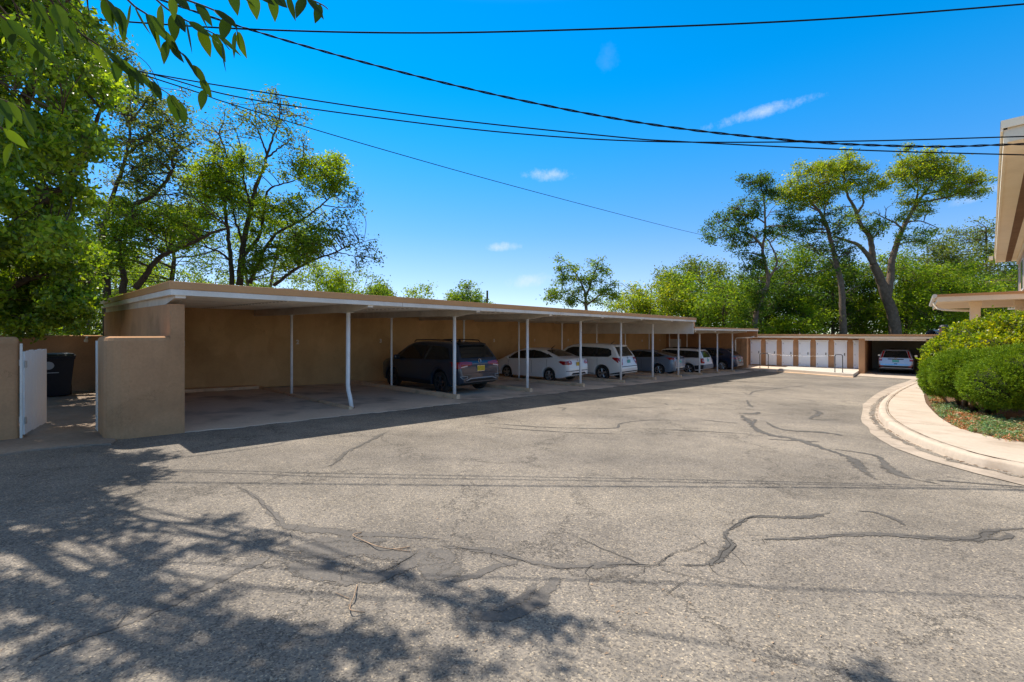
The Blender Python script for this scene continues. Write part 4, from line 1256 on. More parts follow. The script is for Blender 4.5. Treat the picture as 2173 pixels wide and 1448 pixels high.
def smooth_prof(prof, r):
    xs = np.linspace(prof[0][0], prof[-1][0], 500)
    ys = np.interp(xs, [p[0] for p in prof], [p[1] for p in prof])
    k = max(1, int(r / (xs[1] - xs[0])))
    ker = np.hanning(2 * k + 3)[1:-1]; ker /= ker.sum()
    yp = np.pad(ys, k, mode='edge')
    ys2 = np.convolve(yp, ker, mode='valid')[:500]
    return list(zip(xs.tolist(), ys2.tolist()))

def car_body(spec):
    """Loft the body: sections across the car from rear to front. Car frame: +x forward, +y left, z up."""
    L, Wd = spec['L'], spec['W']; hl, hw = L / 2, Wd / 2
    top = smooth_prof(spec['top'], 0.05)
    belt = spec['belt']; roofw = spec.get('roofw', 0.74)
    xr, xf, Rt = spec['xr'], spec['xf'], spec['R']
    sill = spec.get('sill', 0.24)
    arch = Rt + spec.get('gap', 0.065)
    ztop_max = max(p[1] for p in top)
    xs = set(np.linspace(-hl, hl, 46).tolist())
    for s in (0, 0.01, 0.025, 0.05, 0.08, 0.12, 0.17, 0.23, 0.3): xs.add(-hl + s); xs.add(hl - s)
    for xc in (xr, xf):
        for a in np.linspace(0, math.pi, 15): xs.add(xc + arch * math.cos(a))
        xs.add(xc - arch - 0.004); xs.add(xc + arch + 0.004)
    for p in spec['top']: xs.add(p[0])
    xs = sorted(x for x in xs if -hl <= x <= hl)
    rows = []
    bm = bmesh.new()
    for x in xs:
        zt = interp(top, x)
        # plan taper at the ends
        dr, df = (x + hl), (hl - x)
        k = 1.0
        k -= spec.get('tr', 0.10) * max(0, 1 - dr / 0.55) ** 2.4
        k -= 0.07 * max(0, 1 - dr / 0.13) ** 2 + 0.07 * max(0, 1 - df / 0.13) ** 2
        k -= spec.get('tf', 0.16) * max(0, 1 - df / 0.85) ** 2.2
        w = hw * k
        zb = sill
        zb += max(0, 1 - dr / 0.50) ** 1.5 * spec.get('rise', 0.13)
        zb += max(0, 1 - df / 0.50) ** 1.5 * 0.06
        za = zb
        for xc in (xr, xf):
            if abs(x - xc) < arch: za = max(za, Rt + math.sqrt(max(0, arch * arch - (x - xc) ** 2)))
        zbelt = min(interp(belt, x), zt - 0.045)
        c = min(1.0, max(0.0, (zt - zbelt - 0.06) / max(0.1, (ztop_max - interp(belt, 0.0)) * 0.9)))
        c = c * c * (3 - 2 * c)
        wr = w * (0.90 + (roofw - 0.90) * c)
        zre = zt - 0.02 - 0.055 * c
        wbelt = w * 0.955
        zlow = max(za, zb + 0.0)
        sec = [(0, za), (w * 0.5, za), (w * 0.90, za), (w * (0.965 if za <= zb + 0.02 else 0.985), za + 0.004)]
        z1 = min(za + 0.10, zbelt - 0.06)
        sec.append((w * 0.99, z1))
        zs = max(z1 + 0.01, min(0.66, zbelt - 0.10))
        sec.append((w * 1.0, z1 * 0.5 + zs * 0.5)); sec.append((w * 1.0, zs))
        sec.append((w * 0.992, max(zs + 0.004, zbelt - 0.06)))
        sec.append((w * 0.978, max(zs + 0.008, zbelt - 0.022)))
        sec.append((wbelt, zbelt))
        for s in (0.33, 0.66, 0.92):
            sec.append((wbelt + (wr - wbelt) * s, zbelt + (zre - zbelt) * s))
        sec.append((wr * 0.985, zre)); sec.append((wr * 0.93, zre + (zt - zre) * 0.45))
        sec.append((wr * 0.75, zre + (zt - zre) * 0.78)); sec.append((wr * 0.4, zt - (zt - zre) * 0.06)); sec.append((0, zt))
        ring = [bm.verts.new((x, y, z)) for y, z in sec] + [bm.verts.new((x, -y, z)) for y, z in sec[-2:0:-1]]
        rows.append(ring)
    n = len(rows[0])
    for a, b in zip(rows, rows[1:]):
        for q in range(n): bm.faces.new((a[q], b[q], b[(q + 1) % n], a[(q + 1) % n]))
    bm.faces.new(rows[0]); bm.faces.new(rows[-1][::-1])
    bmesh.ops.triangulate(bm, faces=[f for f in bm.faces if len(f.verts) > 4])
    bmesh.ops.recalc_face_normals(bm, faces=bm.faces)
    return bm

def conform(bvh, poly, view, off=0.006, cell=0.06, side=1):
    """A panel cut to a 2-D outline and laid on the body surface. view 's': outline in (x, z) seen from the side; 'r': (y, z) from the rear; 't': (x, y) from above."""
    bm = bmesh.new()
    f = bm.faces.new([bm.verts.new((p[0], p[1], 0)) for p in poly])
    xs = [p[0] for p in poly]; ys = [p[1] for p in poly]
    for ax, lo, hi in ((0, min(xs), max(xs)), (1, min(ys), max(ys))):
        k = lo + cell
        while k < hi:
            nrm = (1, 0, 0) if ax == 0 else (0, 1, 0)
            co = (k, 0, 0) if ax == 0 else (0, k, 0)
            bmesh.ops.bisect_plane(bm, geom=bm.verts[:] + bm.edges[:] + bm.faces[:], plane_co=co, plane_no=nrm)
            k += cell
    dead = []
    for v in bm.verts:
        a, b = v.co.x, v.co.y
        if view == 's': o_, d = Vector((a, 3.0 * side, b)), Vector((0, -side, 0))
        elif view == 'r': o_, d = Vector((-6, a, b)), Vector((1, 0, 0))
        elif view == 'f': o_, d = Vector((6, a, b)), Vector((-1, 0, 0))
        else: o_, d = Vector((a, b, 4)), Vector((0, 0, -1))
        hit, nrm, idx, dist = bvh.ray_cast(o_, d)
        if hit is None: dead.append(v); continue
        if nrm.dot(d) > 0: nrm = -nrm
        v.co = hit + nrm * off
    if dead: bmesh.ops.delete(bm, geom=dead, context='VERTS')
    return bm

def panel(root, bvh, name, poly, view, mat, off=0.006, side=1, cell=0.06, parent=None):
    bm = conform(bvh, poly, view, off, cell, side)
    ref = Vector((0, side, 0)) if view == 's' else Vector((-1, 0, 0)) if view == 'r' else Vector((1, 0, 0)) if view == 'f' else Vector((0, 0, 1))
    me = bpy.data.meshes.new(name)
    for f in bm.faces:
        f.normal_update()
        if f.normal.dot(ref) < 0: f.normal_flip()
    bm.to_mesh(me); bm.free()
    me.polygons.foreach_set("use_smooth", [True] * len(me.polygons))
    me.materials.append(mat)
    return link(bpy.data.objects.new(name, me), parent or root)

def lathe(bm, prof, c, n=28):
    rows = []
    for r, y in prof:
        rows.append([bm.verts.new((c[0] + r * math.cos(2 * math.pi * k / n), c[1] + y, c[2] + r * math.sin(2 * math.pi * k / n))) for k in range(n)])
    for a, b in zip(rows, rows[1:]):
        for k in range(n): bm.faces.new((a[k], a[(k + 1) % n], b[(k + 1) % n], b[k]))

def wheel(root, x, y, Rt, side, rim_mat, spokes=5, w=0.21):
    wh = bpy.data.objects.new("wheel", None); wh.empty_display_size = 0.1; link(wh, root)
    c = (x, y, Rt)
    s = side
    bm = bmesh.new()
    ri = Rt * 0.66
    lathe(bm, [(ri, -s * w / 2), (Rt * 0.93, -s * w / 2), (Rt, -s * w * 0.36), (Rt, s * w * 0.36), (Rt * 0.94, s * w / 2), (ri * 1.04, s * w / 2), (ri, s * w * 0.42), (ri * 0.97, s * w * 0.1)], c)
    obj("tyre", bm, M['rubber'], wh, smooth=True)
    bm = bmesh.new()
    lathe(bm, [(ri * 1.02, s * w * 0.46), (ri * 0.93, s * w * 0.45), (ri * 0.9, s * w * 0.2), (ri * 0.9, -s * w * 0.3)], c)
    for k in range(spokes):
        a = 2 * math.pi * k / spokes + 0.3
        for da in (-0.14, 0.14):
            p0 = Vector((c[0] + 0.05 * math.cos(a), c[1] + s * w * 0.40, c[2] + 0.05 * math.sin(a)))
            p1 = Vector((c[0] + ri * 0.93 * math.cos(a + da), c[1] + s * w * 0.42, c[2] + ri * 0.93 * math.sin(a + da)))
            tube(bm, [p0, p1], [0.03, 0.02], 6)
    lathe(bm, [(0.001, s * w * 0.45), (0.07, s * w * 0.45), (0.085, s * w * 0.38), (0.085, s * w * 0.2)], c, 16)
    obj("rim", bm, rim_mat, wh)
    bm = bmesh.new(); lathe(bm, [(0.001, s * w * 0.12), (ri * 0.88, s * w * 0.12)], c, 20); obj("brake_disc", bm, M['trim'], wh)
    return wh

def build_car(spec, label, loc_te, fwd, group="cars parked in the bays"):
    t, e, gz_ = loc_te
    root = thing("parked_car", label, "car", W(t, e, gz_), group)
    root.rotation_euler = (0, 0, math.atan2(fwd.y, fwd.x))
    bm = car_body(spec)
    bvh = BVHTree.FromBMesh(bm)
    body = obj("body", bm, M[spec['paint']], root, smooth=True)
    try:
        body.data.set_sharp_from_angle(angle=R(50))
    except Exception: pass
    hl, hw = spec['L'] / 2, spec['W'] / 2
    for x in (spec['xr'], spec['xf']):
        for s in (1, -1):
            wheel(root, x, s * (hw - 0.135), spec['R'], s, M[spec.get('rim', 'rim')], spec.get('spokes', 5))
    for s in (1, -1):
        for poly in spec.get('cladding', []): panel(root, bvh, "sill_cladding", poly, 's', M[spec.get('cladmat', 'trim')], 0.010, s)
        for poly in spec['side_win']: panel(root, bvh, "side_window", poly, 's', M['glass'], 0.008, s)
        for poly in spec.get('pillars', []): panel(root, bvh, "window_pillar", poly, 's', M['trim'], 0.010, s)
        for poly in spec.get('tail_side', []): panel(root, bvh, "tail_light", poly, 's', M['tail'], 0.012, s, 0.04)
        for (x, z) in spec.get('handles', []):
            bm = bmesh.new(); hit = bvh.ray_cast(Vector((x, 3 * s, z)), Vector((0, -s, 0)))[0]
            if hit: box(bm, hit + Vector((0, s * 0.015, 0)), (0.20, 0.035, 0.035)); bevel(obj("door_handle", bm, M[spec.get('handlemat', spec['paint'])], root), 0.01)
        for x0 in spec.get('seams', []):
            bm = bmesh.new(); prev = None
            for i in range(15):
                z = 0.36 + (interp(spec['belt'], x0) - 0.40) * i / 14
                hit = bvh.ray_cast(Vector((x0, 3 * s, z)), Vector((0, -s, 0)))[0]
                if hit is None: continue
                v = [bm.verts.new(hit + Vector((q, s * 0.003, 0))) for q in (-0.006, 0.006)]
                if prev: bm.faces.new((prev[0], prev[1], v[1], v[0]))
                prev = v
            obj("door_seam", bm, M['trim'], root)
        # mirror
        mx, mz = spec['mirror']
        hit = bvh.ray_cast(Vector((mx, 3 * s, mz - 0.08)), Vector((0, -s, 0)))[0]
        if hit:
            bm = bmesh.new()
            c = hit + Vector((0, s * 0.13, 0.09))
            rows = []
            for xx, k in ((-0.07, 0.75), (-0.05, 1.0), (0.03, 0.95), (0.09, 0.45)):
                rows.append([bm.verts.new(c + Vector((xx, a * 0.11 * k, b * 0.075 * k))) for a, b in ((-1, -.7), (-.6, -1), (.6, -1), (1, -.5), (1, .5), (.6, 1), (-.6, 1), (-1, .7))])
            for a, b in zip(rows, rows[1:]):
                for q in range(8): bm.faces.new((a[q], a[(q + 1) % 8], b[(q + 1) % 8], b[q]))
            bm.faces.new(rows[0]); bm.faces.new(rows[-1])
            tube(bm, [hit - Vector((0, s * 0.03, 0)), c], 0.025, 6)
            mo = obj("mirror", bm, M[spec.get('mirrormat', spec['paint'])], root, smooth=True)
            bm = bmesh.new(); vv = [bm.verts.new(c + Vector((-0.073, a * 0.075, b * 0.052))) for a, b in ((-1, -1), (1, -1), (1, 1), (-1, 1))]; bm.faces.new(vv)
            obj("mirror_glass", bm, M['chrome'], mo)
    # rear
    for poly in spec['rear_win']: panel(root, bvh, "rear_window", poly, 'r', M['glass'], 0.008)
    if 'rear_win_top' in spec: panel(root, bvh, "rear_window", spec['rear_win_top'], 't', M['glass'], 0.008)
    if 'screen' in spec: panel(root, bvh, "windscreen", spec['screen'], 't', M['glass'], 0.008)
    for s in (1, -1):
        for (poly, mt) in spec['tail']:
            panel(root, bvh, "tail_light" if mt == 'tail' else "lamp_lens", [(s * a, b) for a, b in poly], 'r', M[mt], 0.012 if mt == 'tail' else 0.016, 1, 0.04)
    for nm, poly, mt, off in spec.get('rear_panels', []):
        panel(root, bvh, nm, poly, 'r', M[mt], off)
    # number plate
    py, pz, pw, ph, pm = spec['plate']
    hit = bvh.ray_cast(Vector((-6, py, pz)), Vector((1, 0, 0)))[0]
    if hit is None: hit = Vector((-hl, py, pz))
    bm = bmesh.new(); box(bm, hit + Vector((-0.022, 0, 0)), (0.016, pw, ph)); pl_ = bevel(obj("number_plate", bm, M[pm], root), 0.004)
    bm = bmesh.new(); box(bm, hit + Vector((-0.012, 0, 0)), (0.012, pw + 0.02, ph + 0.02)); obj("plate_frame", bm, M['chrome'], pl_)
    # badge
    by, bz, br = spec.get('badge', (0, 0, 0))
    if br:
        hit = bvh.ray_cast(Vector((-6, by, bz)), Vector((1, 0, 0)))[0]
        if hit:
            bm = bmesh.new()
            tube(bm, [hit + Vector((-0.012, br * math.cos(a), br * math.sin(a))) for a in [2 * math.pi * k / 18 for k in range(19)]], 0.009, 6)
            kind = spec.get('badge_kind', 'bar')
            strokes = {'vw': [[(-.6, .75), (-.25, .05), (0, .5), (.25, .05), (.6, .75)], [(-.9, .3), (-.4, -.75), (0, .0), (.4, -.75), (.9, .3)]],
                       'oval': [[(-.8, 0), (.8, 0)]], 'h': [[(-.5, .6), (-.35, -.6)], [(.5, .6), (.35, -.6)], [(-.4, 0), (.4, 0)]], 'bar': [[(-.7, 0), (.7, 0)], [(0, -.6), (0, .6)]]}[kind]
            for st in strokes:
                tube(bm, [hit + Vector((-0.014, -a * br, b * br)) for a, b in st], 0.008, 6)
            obj("badge", bm, M['chrome'], root)
    # spoiler, antenna, rails
    if 'spoiler' in spec:
        x0, x1, z, w_ = spec['spoiler']
        bm = bmesh.new()
        rows = []
        for y in (-1, -0.9, 0, 0.9, 1):
            d = 0.0 if abs(y) < 0.95 else 0.03
            rows.append([bm.verts.new((x1, y * w_, z + 0.0 - d)), bm.verts.new((x0 + d, y * w_, z - 0.045 - d * .5)), bm.verts.new((x0 + d, y * w_, z - 0.075)), bm.verts.new((x1, y * w_, z - 0.09))])
        for a, b in zip(rows, rows[1:]):
            for q in range(4): bm.faces.new((a[q], a[(q + 1) % 4], b[(q + 1) % 4], b[q]))
        bm.faces.new(rows[0]); bm.faces.new(rows[-1])
        bevel(obj("spoiler", bm, M[spec.get('spoilermat', spec['paint'])], root), 0.01)
    if 'antenna' in spec:
        ax, az, al = spec['antenna']
        bm = bmesh.new()
        if al > 0.1:
            tube(bm, [(ax, 0, az - 0.02), (ax - 0.03, 0, az + 0.03), (ax - al * 0.8, 0, az + al * 0.6)], [0.03, 0.018, 0.006], 6)
        else:
            rows = [[(ax + 0.06, 0, az)], [(ax - 0.07, 0, az + 0.07)]]
            vv = [bm.verts.new(p) for p in ((ax + .09, .0, az - .01), (ax - .09, .03, az - .01), (ax - .09, -.03, az - .01), (ax - .08, 0, az + .075))]
            for f in ((0, 1, 3), (1, 2, 3), (2, 0, 3), (0, 2, 1)): bm.faces.new([vv[i] for i in f])
        obj("antenna", bm, M['trim'], root)
    if 'rails' in spec:
        x0, x1, yy, z, mt = spec['rails']
        for s in (1, -1):
            bm = bmesh.new(); tube(bm, [(x0 - 0.08, s * yy, z - 0.05), (x0, s * yy, z), (x0 * .5 + x1 * .5, s * yy, z + 0.015), (x1, s * yy, z), (x1 + 0.1, s * yy, z - 0.06)], 0.018, 8)
            obj("roof_rail", bm, M[mt], root, smooth=True)
    if 'tow' in spec:
        pass
    # front lamps (seen from other sides)
    for s in (1, -1):
        zc = interp(smooth_prof(spec['top'], 0.05), hl - 0.35) - 0.17
        panel(root, bvh, "headlight", [(s * hw * 0.5, zc - 0.06), (s * hw * 0.86, zc - 0.06), (s * hw * 0.86, zc + 0.06), (s * hw * 0.5, zc + 0.04)], 'f', M['clearlens'], 0.012)
    panel(root, bvh, "grille", [(-hw * 0.45, 0.42), (hw * 0.45, 0.42), (hw * 0.45, 0.58), (-hw * 0.45, 0.58)], 'f', M['trim'], 0.01)
    bm = bmesh.new(); box(bm, (0, 0, 0.30), (spec['L'] * 0.8, spec['W'] * 0.6, 0.12)); obj("underbody", bm, M['trim'], root)
    return root

def rp(w0, w1, z0, z1, r=0.03):   # symmetric rear panel, rounded
    return [(-w0 + r, z0), (w0 - r, z0), (w0, z0 + r), (w1, z1 - r), (w1 - r, z1), (-w1 + r, z1), (-w1, z1 - r), (-w0, z0 + r)]

FW = -E
TAOS = dict(L=4.47, W=1.84, R=0.345, xr=-1.28, xf=1.40, paint='p_slate', rim='rim_dark', sill=0.25,
    top=[(-2.235, .50), (-2.22, .70), (-2.18, .96), (-2.12, 1.08), (-1.86, 1.47), (-1.76, 1.57), (-1.0, 1.635), (0, 1.645), (.45, 1.61), (.78, 1.50), (1.32, 1.12), (1.45, 1.06), (2.0, .98), (2.17, .85), (2.235, .55)],
    belt=[(-2.3, 1.03), (-1.0, 1.02), (1.2, .99), (1.4, .97), (2.3, .86)],
    side_win=[[(-1.72, 1.09), (-1.35, 1.06), (-.42, 1.05), (-.42, 1.49), (-1.2, 1.47), (-1.5, 1.41)], [(-.36, 1.05), (.95, 1.03), (1.02, 1.08), (.62, 1.42), (.35, 1.49), (-.36, 1.50)]],
    cladding=[[(-1.0, .27), (1.06, .27), (1.06, .40), (-1.0, .38)]],
    pillars=[[(-.44, 1.05), (-.34, 1.05), (-.34, 1.50), (-.44, 1.49)]],
    rear_win=[rp(.70, .58, 1.12, 1.50)], tail=[([(.34, .91), (.60, .87), (.90, .80), (.90, 1.0), (.62, 1.02), (.34, .98)], 'tail'), ([(.55, .87), (.80, .835), (.80, .865), (.55, .90)], 'clearlens')],
    tail_side=[[(-2.10, .83), (-1.88, .88), (-1.88, .98), (-2.08, .98)]],
    rear_panels=[("light_strip", [(-.36, .925), (.36, .925), (.36, .955), (-.36, .955)], 'grey_trim', 0.010), ("lower_bumper", rp(.72, .62, .30, .47, .02), 'trim', 0.012), ("bumper_trim", [(-.62, .43), (-.45, .49), (.45, .49), (.62, .43), (.66, .45), (.47, .52), (-.47, .52), (-.66, .45)], 'steel_trim', 0.018),
                 ("exhaust_trim", [(.60, .50), (.78, .50), (.84, .58), (.58, .58)], 'steel_trim', 0.014), ("exhaust_trim", [(-.60, .50), (-.78, .50), (-.84, .58), (-.58, .58)], 'steel_trim', 0.014),
                 ("exhaust_shadow", [(.625, .515), (.77, .515), (.81, .565), (.61, .565)], 'trim', 0.018), ("exhaust_shadow", [(-.625, .515), (-.77, .515), (-.81, .565), (-.61, .565)], 'trim', 0.018),
                 ("tailgate_seam", [(-.74, .655), (.74, .655), (.74, .667), (-.74, .667)], 'trim', 0.008)],
    plate=(0, .80, .31, .155, 'plate_y'), badge=(0, 1.03, .055), badge_kind='vw', mirror=(.95, 1.08), handles=[(-.85, .93), (.25, .93)], seams=[-.40, 1.05, -1.25],
    spoiler=(-1.90, -1.62, 1.605, .56), spoilermat='trim', antenna=(-1.15, 1.63, 0.08), rails=(-1.45, .35, .60, 1.665, 'trim'), screen=[(.60, -.52), (1.28, -.66), (1.28, .66), (.60, .52)])
FIES = dict(L=4.41, W=1.72, R=0.30, xr=-1.23, xf=1.26, paint='p_white', rim='rim', sill=0.20, gap=0.05,
    top=[(-2.205, .48), (-2.19, .75), (-2.15, .96), (-2.08, 1.03), (-1.75, 1.08), (-1.55, 1.12), (-.85, 1.38), (-.4, 1.455), (0, 1.475), (.4, 1.45), (.75, 1.36), (1.5, 1.01), (1.6, .97), (1.95, .86), (2.13, .72), (2.205, .45)],
    belt=[(-2.3, 1.02), (-1.2, 1.03), (-.6, .98), (1.2, .90), (1.5, .88), (2.3, .74)],
    side_win=[[(-1.38, 1.09), (-1.20, 1.05), (-.30, 1.0), (-.30, 1.36), (-.65, 1.32), (-1.0, 1.23)], [(-.24, 1.0), (1.20, .95), (1.10, 1.03), (.70, 1.25), (.40, 1.33), (-.24, 1.365)]],
    pillars=[[(-.32, 1.0), (-.22, 1.0), (-.22, 1.365), (-.32, 1.36)], [(-1.43, 1.08), (-1.34, 1.07), (-1.1, 1.20), (-1.14, 1.22)]],
    rear_win=[], rear_win_top=[(-1.56, -.60), (-1.60, 0), (-1.56, .60), (-.88, .53), (-.84, 0), (-.88, -.53)],
    tail=[([(.44, .84), (.52, .78), (.84, .78), (.84, .93), (.60, .955), (.48, .92)], 'tail'), ([(.58, .875), (.68, .875), (.68, .925), (.58, .915)], 'clearlens')],
    tail_side=[[(-2.08, .79), (-1.90, .82), (-1.76, .90), (-1.86, .95), (-2.06, .93)]],
    rear_panels=[("lower_bumper", rp(.60, .48, .30, .43, .02), 'trim', 0.012), ("bumper_groove", [(-.80, .50), (.80, .50), (.80, .525), (-.80, .525)], 'trim', 0.008)],
    plate=(0, .80, .30, .15, 'plate_y'), badge=(0, .95, .045), badge_kind='oval', mirror=(1.02, .98), handles=[(-.72, .86), (.35, .83)], seams=[-.27, 1.12, -1.12], antenna=(-.75, 1.42, 0.26), screen=[(.72, -.55), (1.45, -.64), (1.45, .64), (.72, .55)])
FORE = dict(L=4.60, W=1.795, R=0.345, xr=-1.30, xf=1.34, paint='p_pearl', rim='rim', sill=0.25,
    top=[(-2.30, .50), (-2.28, .72), (-2.22, .86), (-2.16, 1.05), (-1.84, 1.56), (-1.72, 1.66), (-1, 1.72), (0, 1.735), (.5, 1.69), (.85, 1.58), (1.40, 1.16), (1.5, 1.10), (2.05, 1.0), (2.22, .87), (2.30, .55)],
    belt=[(-2.4, 1.09), (-1.0, 1.07), (1.2, 1.02), (1.4, 1.0), (2.3, .87)],
    side_win=[[(-1.78, 1.20), (-1.64, 1.12), (-1.0, 1.10), (-1.0, 1.54), (-1.55, 1.50), (-1.72, 1.42)], [(-.93, 1.10), (-.10, 1.08), (-.10, 1.56), (-.93, 1.545)], [(-.03, 1.08), (1.10, 1.06), (1.15, 1.12), (.72, 1.47), (.45, 1.55), (-.03, 1.56)]],
    pillars=[[(-1.02, 1.10), (-.91, 1.10), (-.91, 1.545), (-1.02, 1.54)], [(-.12, 1.08), (-.01, 1.08), (-.01, 1.56), (-.12, 1.56)]],
    rear_win=[rp(.66, .56, 1.14, 1.57)], tail=[([(.52, .98), (.62, .78), (.70, .72), (.86, .98), (.86, 1.06), (.52, 1.08)], 'tail'), ([(.60, .90), (.68, .88), (.74, .97), (.60, .99)], 'clearlens')],
    tail_side=[[(-2.16, .84), (-1.84, 1.06), (-1.86, 1.10), (-2.14, 1.08)]],
    rear_panels=[("lower_bumper", rp(.78, .76, .36, .46, .02), 'trim', 0.012), ("bumper_step", [(-.74, .66), (.74, .66), (.74, .69), (-.74, .69)], 'trim', 0.010)],
    cladding=[[(-2.2, .36), (-1.75, .30), (-1.72, .34), (-2.2, .44)], [(-.92, .25), (.95, .25), (.95, .33), (-.92, .33)]],
    plate=(.0, .90, .30, .15, 'plate_t'), badge=(0, 1.05, .05), badge_kind='oval', mirror=(1.08, 1.10), handles=[(-.75, .95), (.30, .94)], seams=[-.06, 1.15, -1.05], spoiler=(-1.88, -1.6, 1.685, .56), antenna=(-1.3, 1.70, 0.22), screen=[(.70, -.53), (1.36, -.66), (1.36, .66), (.70, .53)])
PRIU = dict(L=4.55, W=1.76, R=0.32, xr=-1.32, xf=1.38, paint='p_sky', rim='rim', sill=0.20, tr=0.14,
    top=[(-2.275, .50), (-2.26, .80), (-2.22, 1.02), (-2.16, 1.09), (-1.6, 1.22), (-.8, 1.41), (-.2, 1.465), (.2, 1.465), (.6, 1.39), (1.5, .99), (1.65, .93), (2.05, .80), (2.2, .66), (2.275, .42)],
    belt=[(-2.3, 1.05), (-1.5, 1.05), (-.6, .98), (1.2, .90), (1.5, .88), (2.3, .70)],
    side_win=[[(-1.72, 1.14), (-1.35, 1.08), (-.30, 1.02), (-.30, 1.37), (-.8, 1.31)], [(-.24, 1.02), (1.20, .96), (1.12, 1.03), (.70, 1.24), (.35, 1.35), (-.24, 1.375)]],
    pillars=[[(-.32, 1.02), (-.22, 1.02), (-.22, 1.372), (-.32, 1.37)], [(-1.78, 1.12), (-1.72, 1.13), (-.85, 1.33), (-.9, 1.36)]],
    rear_win=[], rear_win_top=[(-2.06, -.52), (-2.09, 0), (-2.06, .52), (-1.0, .52), (-.95, 0), (-1.0, -.52)],
    tail=[([(.56, .98), (.86, .92), (.86, 1.03), (.60, 1.05)], 'tail'), ([(.66, .98), (.74, .965), (.74, 1.02), (.66, 1.03)], 'clearlens'), ([(.62, .60), (.70, .60), (.70, .85), (.62, .85)], 'clearlens')],
    tail_side=[[(-2.2, .95), (-1.95, .98), (-1.70, 1.04), (-2.1, 1.05)]],
    rear_panels=[("boot_lip", [(-.58, .96), (.58, .96), (.60, 1.04), (-.60, 1.04)], 'trim', 0.010), ("lower_bumper", rp(.66, .60, .30, .44, .02), 'trim', 0.012)],
    plate=(0, .80, .30, .15, 'plate_t'), badge=(0, 1.0, .045), badge_kind='oval', mirror=(1.02, .98), handles=[(-.8, .88), (.3, .85)], seams=[-.27, 1.12, -1.2], antenna=(-.6, 1.43, 0.08), screen=[(.60, -.52), (1.48, -.64), (1.48, .64), (.60, .52)])
OLDF = dict(L=4.45, W=1.735, R=0.325, xr=-1.24, xf=1.28, paint='p_white', rim='rim', sill=0.24,
    top=[(-2.225, .48), (-2.21, .66), (-2.16, .74), (-2.12, .95), (-1.90, 1.46), (-1.82, 1.53), (-1, 1.585), (.3, 1.58), (.55, 1.53), (1.08, 1.08), (1.2, 1.02), (1.95, .90), (2.15, .76), (2.225, .48)],
    belt=[(-2.3, .98), (1.0, .96), (1.2, .95), (2.3, .78)],
    side_win=[[(-1.90, 1.04), (-1.0, 1.02), (-1.0, 1.46), (-1.72, 1.43), (-1.84, 1.38)], [(-.95, 1.02), (-.12, 1.01), (-.12, 1.47), (-.95, 1.46)], [(-.07, 1.01), (.95, .99), (.98, 1.03), (.52, 1.42), (.42, 1.46), (-.07, 1.47)]],
    cladding=[[(-2.2, .36), (-1.66, .30), (-1.62, .55), (-2.2, .62)], [(-.82, .25), (.86, .25), (.86, .52), (-.82, .52)], [(1.7, .3), (2.18, .36), (2.15, .55), (1.66, .55)]],
    pillars=[[(-1.02, 1.02), (-.93, 1.02), (-.93, 1.46), (-1.02, 1.46)], [(-.14, 1.01), (-.05, 1.01), (-.05, 1.47), (-.14, 1.47)]],
    rear_win=[rp(.64, .56, 1.04, 1.45)], tail=[([(.67, .68), (.82, .70), (.80, 1.0), (.66, 1.02)], 'tail'), ([(.70, .80), (.78, .80), (.78, .87), (.70, .87)], 'clearlens')],
    tail_side=[[(-2.13, .70), (-2.0, .72), (-1.94, 1.0), (-2.06, 1.0)]],
    rear_panels=[("rear_bumper", rp(.80, .80, .38, .63, .02), 'grey_trim', 0.018)],
    plate=(0, .85, .30, .15, 'plate_t'), badge=(0, .98, .04), badge_kind='oval', mirror=(.92, 1.02), mirrormat='trim', handlemat='trim', handles=[(-.72, .90), (.28, .88)], seams=[-.09, 1.0, -1.0], rails=(-1.6, .3, .56, 1.615, 'trim'), screen=[(.56, -.52), (1.06, -.62), (1.06, .62), (.56, .52)])
DARK = dict(L=4.62, W=1.86, R=0.36, xr=-1.32, xf=1.40, paint='p_navy', rim='rim', spokes=8, sill=0.24,
    top=[(-2.31, .50), (-2.29, .75), (-2.22, .98), (-2.12, 1.10), (-1.70, 1.47), (-1.52, 1.57), (-.9, 1.65), (0, 1.67), (.45, 1.63), (.8, 1.52), (1.42, 1.13), (1.55, 1.07), (2.1, .97), (2.25, .82), (2.31, .52)],
    belt=[(-2.4, 1.12), (-1.3, 1.08), (-.8, 1.02), (1.2, .99), (1.4, .97), (2.3, .84)],
    side_win=[[(-1.42, 1.16), (-1.0, 1.07), (-.40, 1.05), (-.40, 1.51), (-.95, 1.47)], [(-.34, 1.05), (1.02, 1.03), (1.06, 1.08), (.66, 1.44), (.38, 1.51), (-.34, 1.52)]],
    pillars=[[(-.42, 1.05), (-.32, 1.05), (-.32, 1.515), (-.42, 1.51)]],
    rear_win=[rp(.70, .56, 1.14, 1.48)], tail=[([(.40, .92), (.84, .86), (.88, .98), (.44, 1.0)], 'tail'), ([(.56, .90), (.72, .88), (.72, .95), (.56, .97)], 'clearlens')],
    tail_side=[[(-2.16, .88), (-1.9, .94), (-1.92, 1.0), (-2.14, 1.0)]],
    rear_panels=[("lower_bumper", rp(.76, .70, .34, .56, .02), 'grey_trim', 0.012), ("bumper_trim", [(-.66, .46), (.66, .46), (.66, .49), (-.66, .49)], 'chrome', 0.016)],
    plate=(0, .74, .31, .155, 'plate_t'), badge=(0, 1.02, .05), badge_kind='h', mirror=(1.0, 1.09), handles=[(-.85, .93), (.25, .93)], seams=[-.37, 1.1, -1.2], spoiler=(-1.72, -1.45, 1.59, .54), spoilermat='trim', screen=[(.66, -.52), (1.38, -.66), (1.38, .66), (.66, .52)])
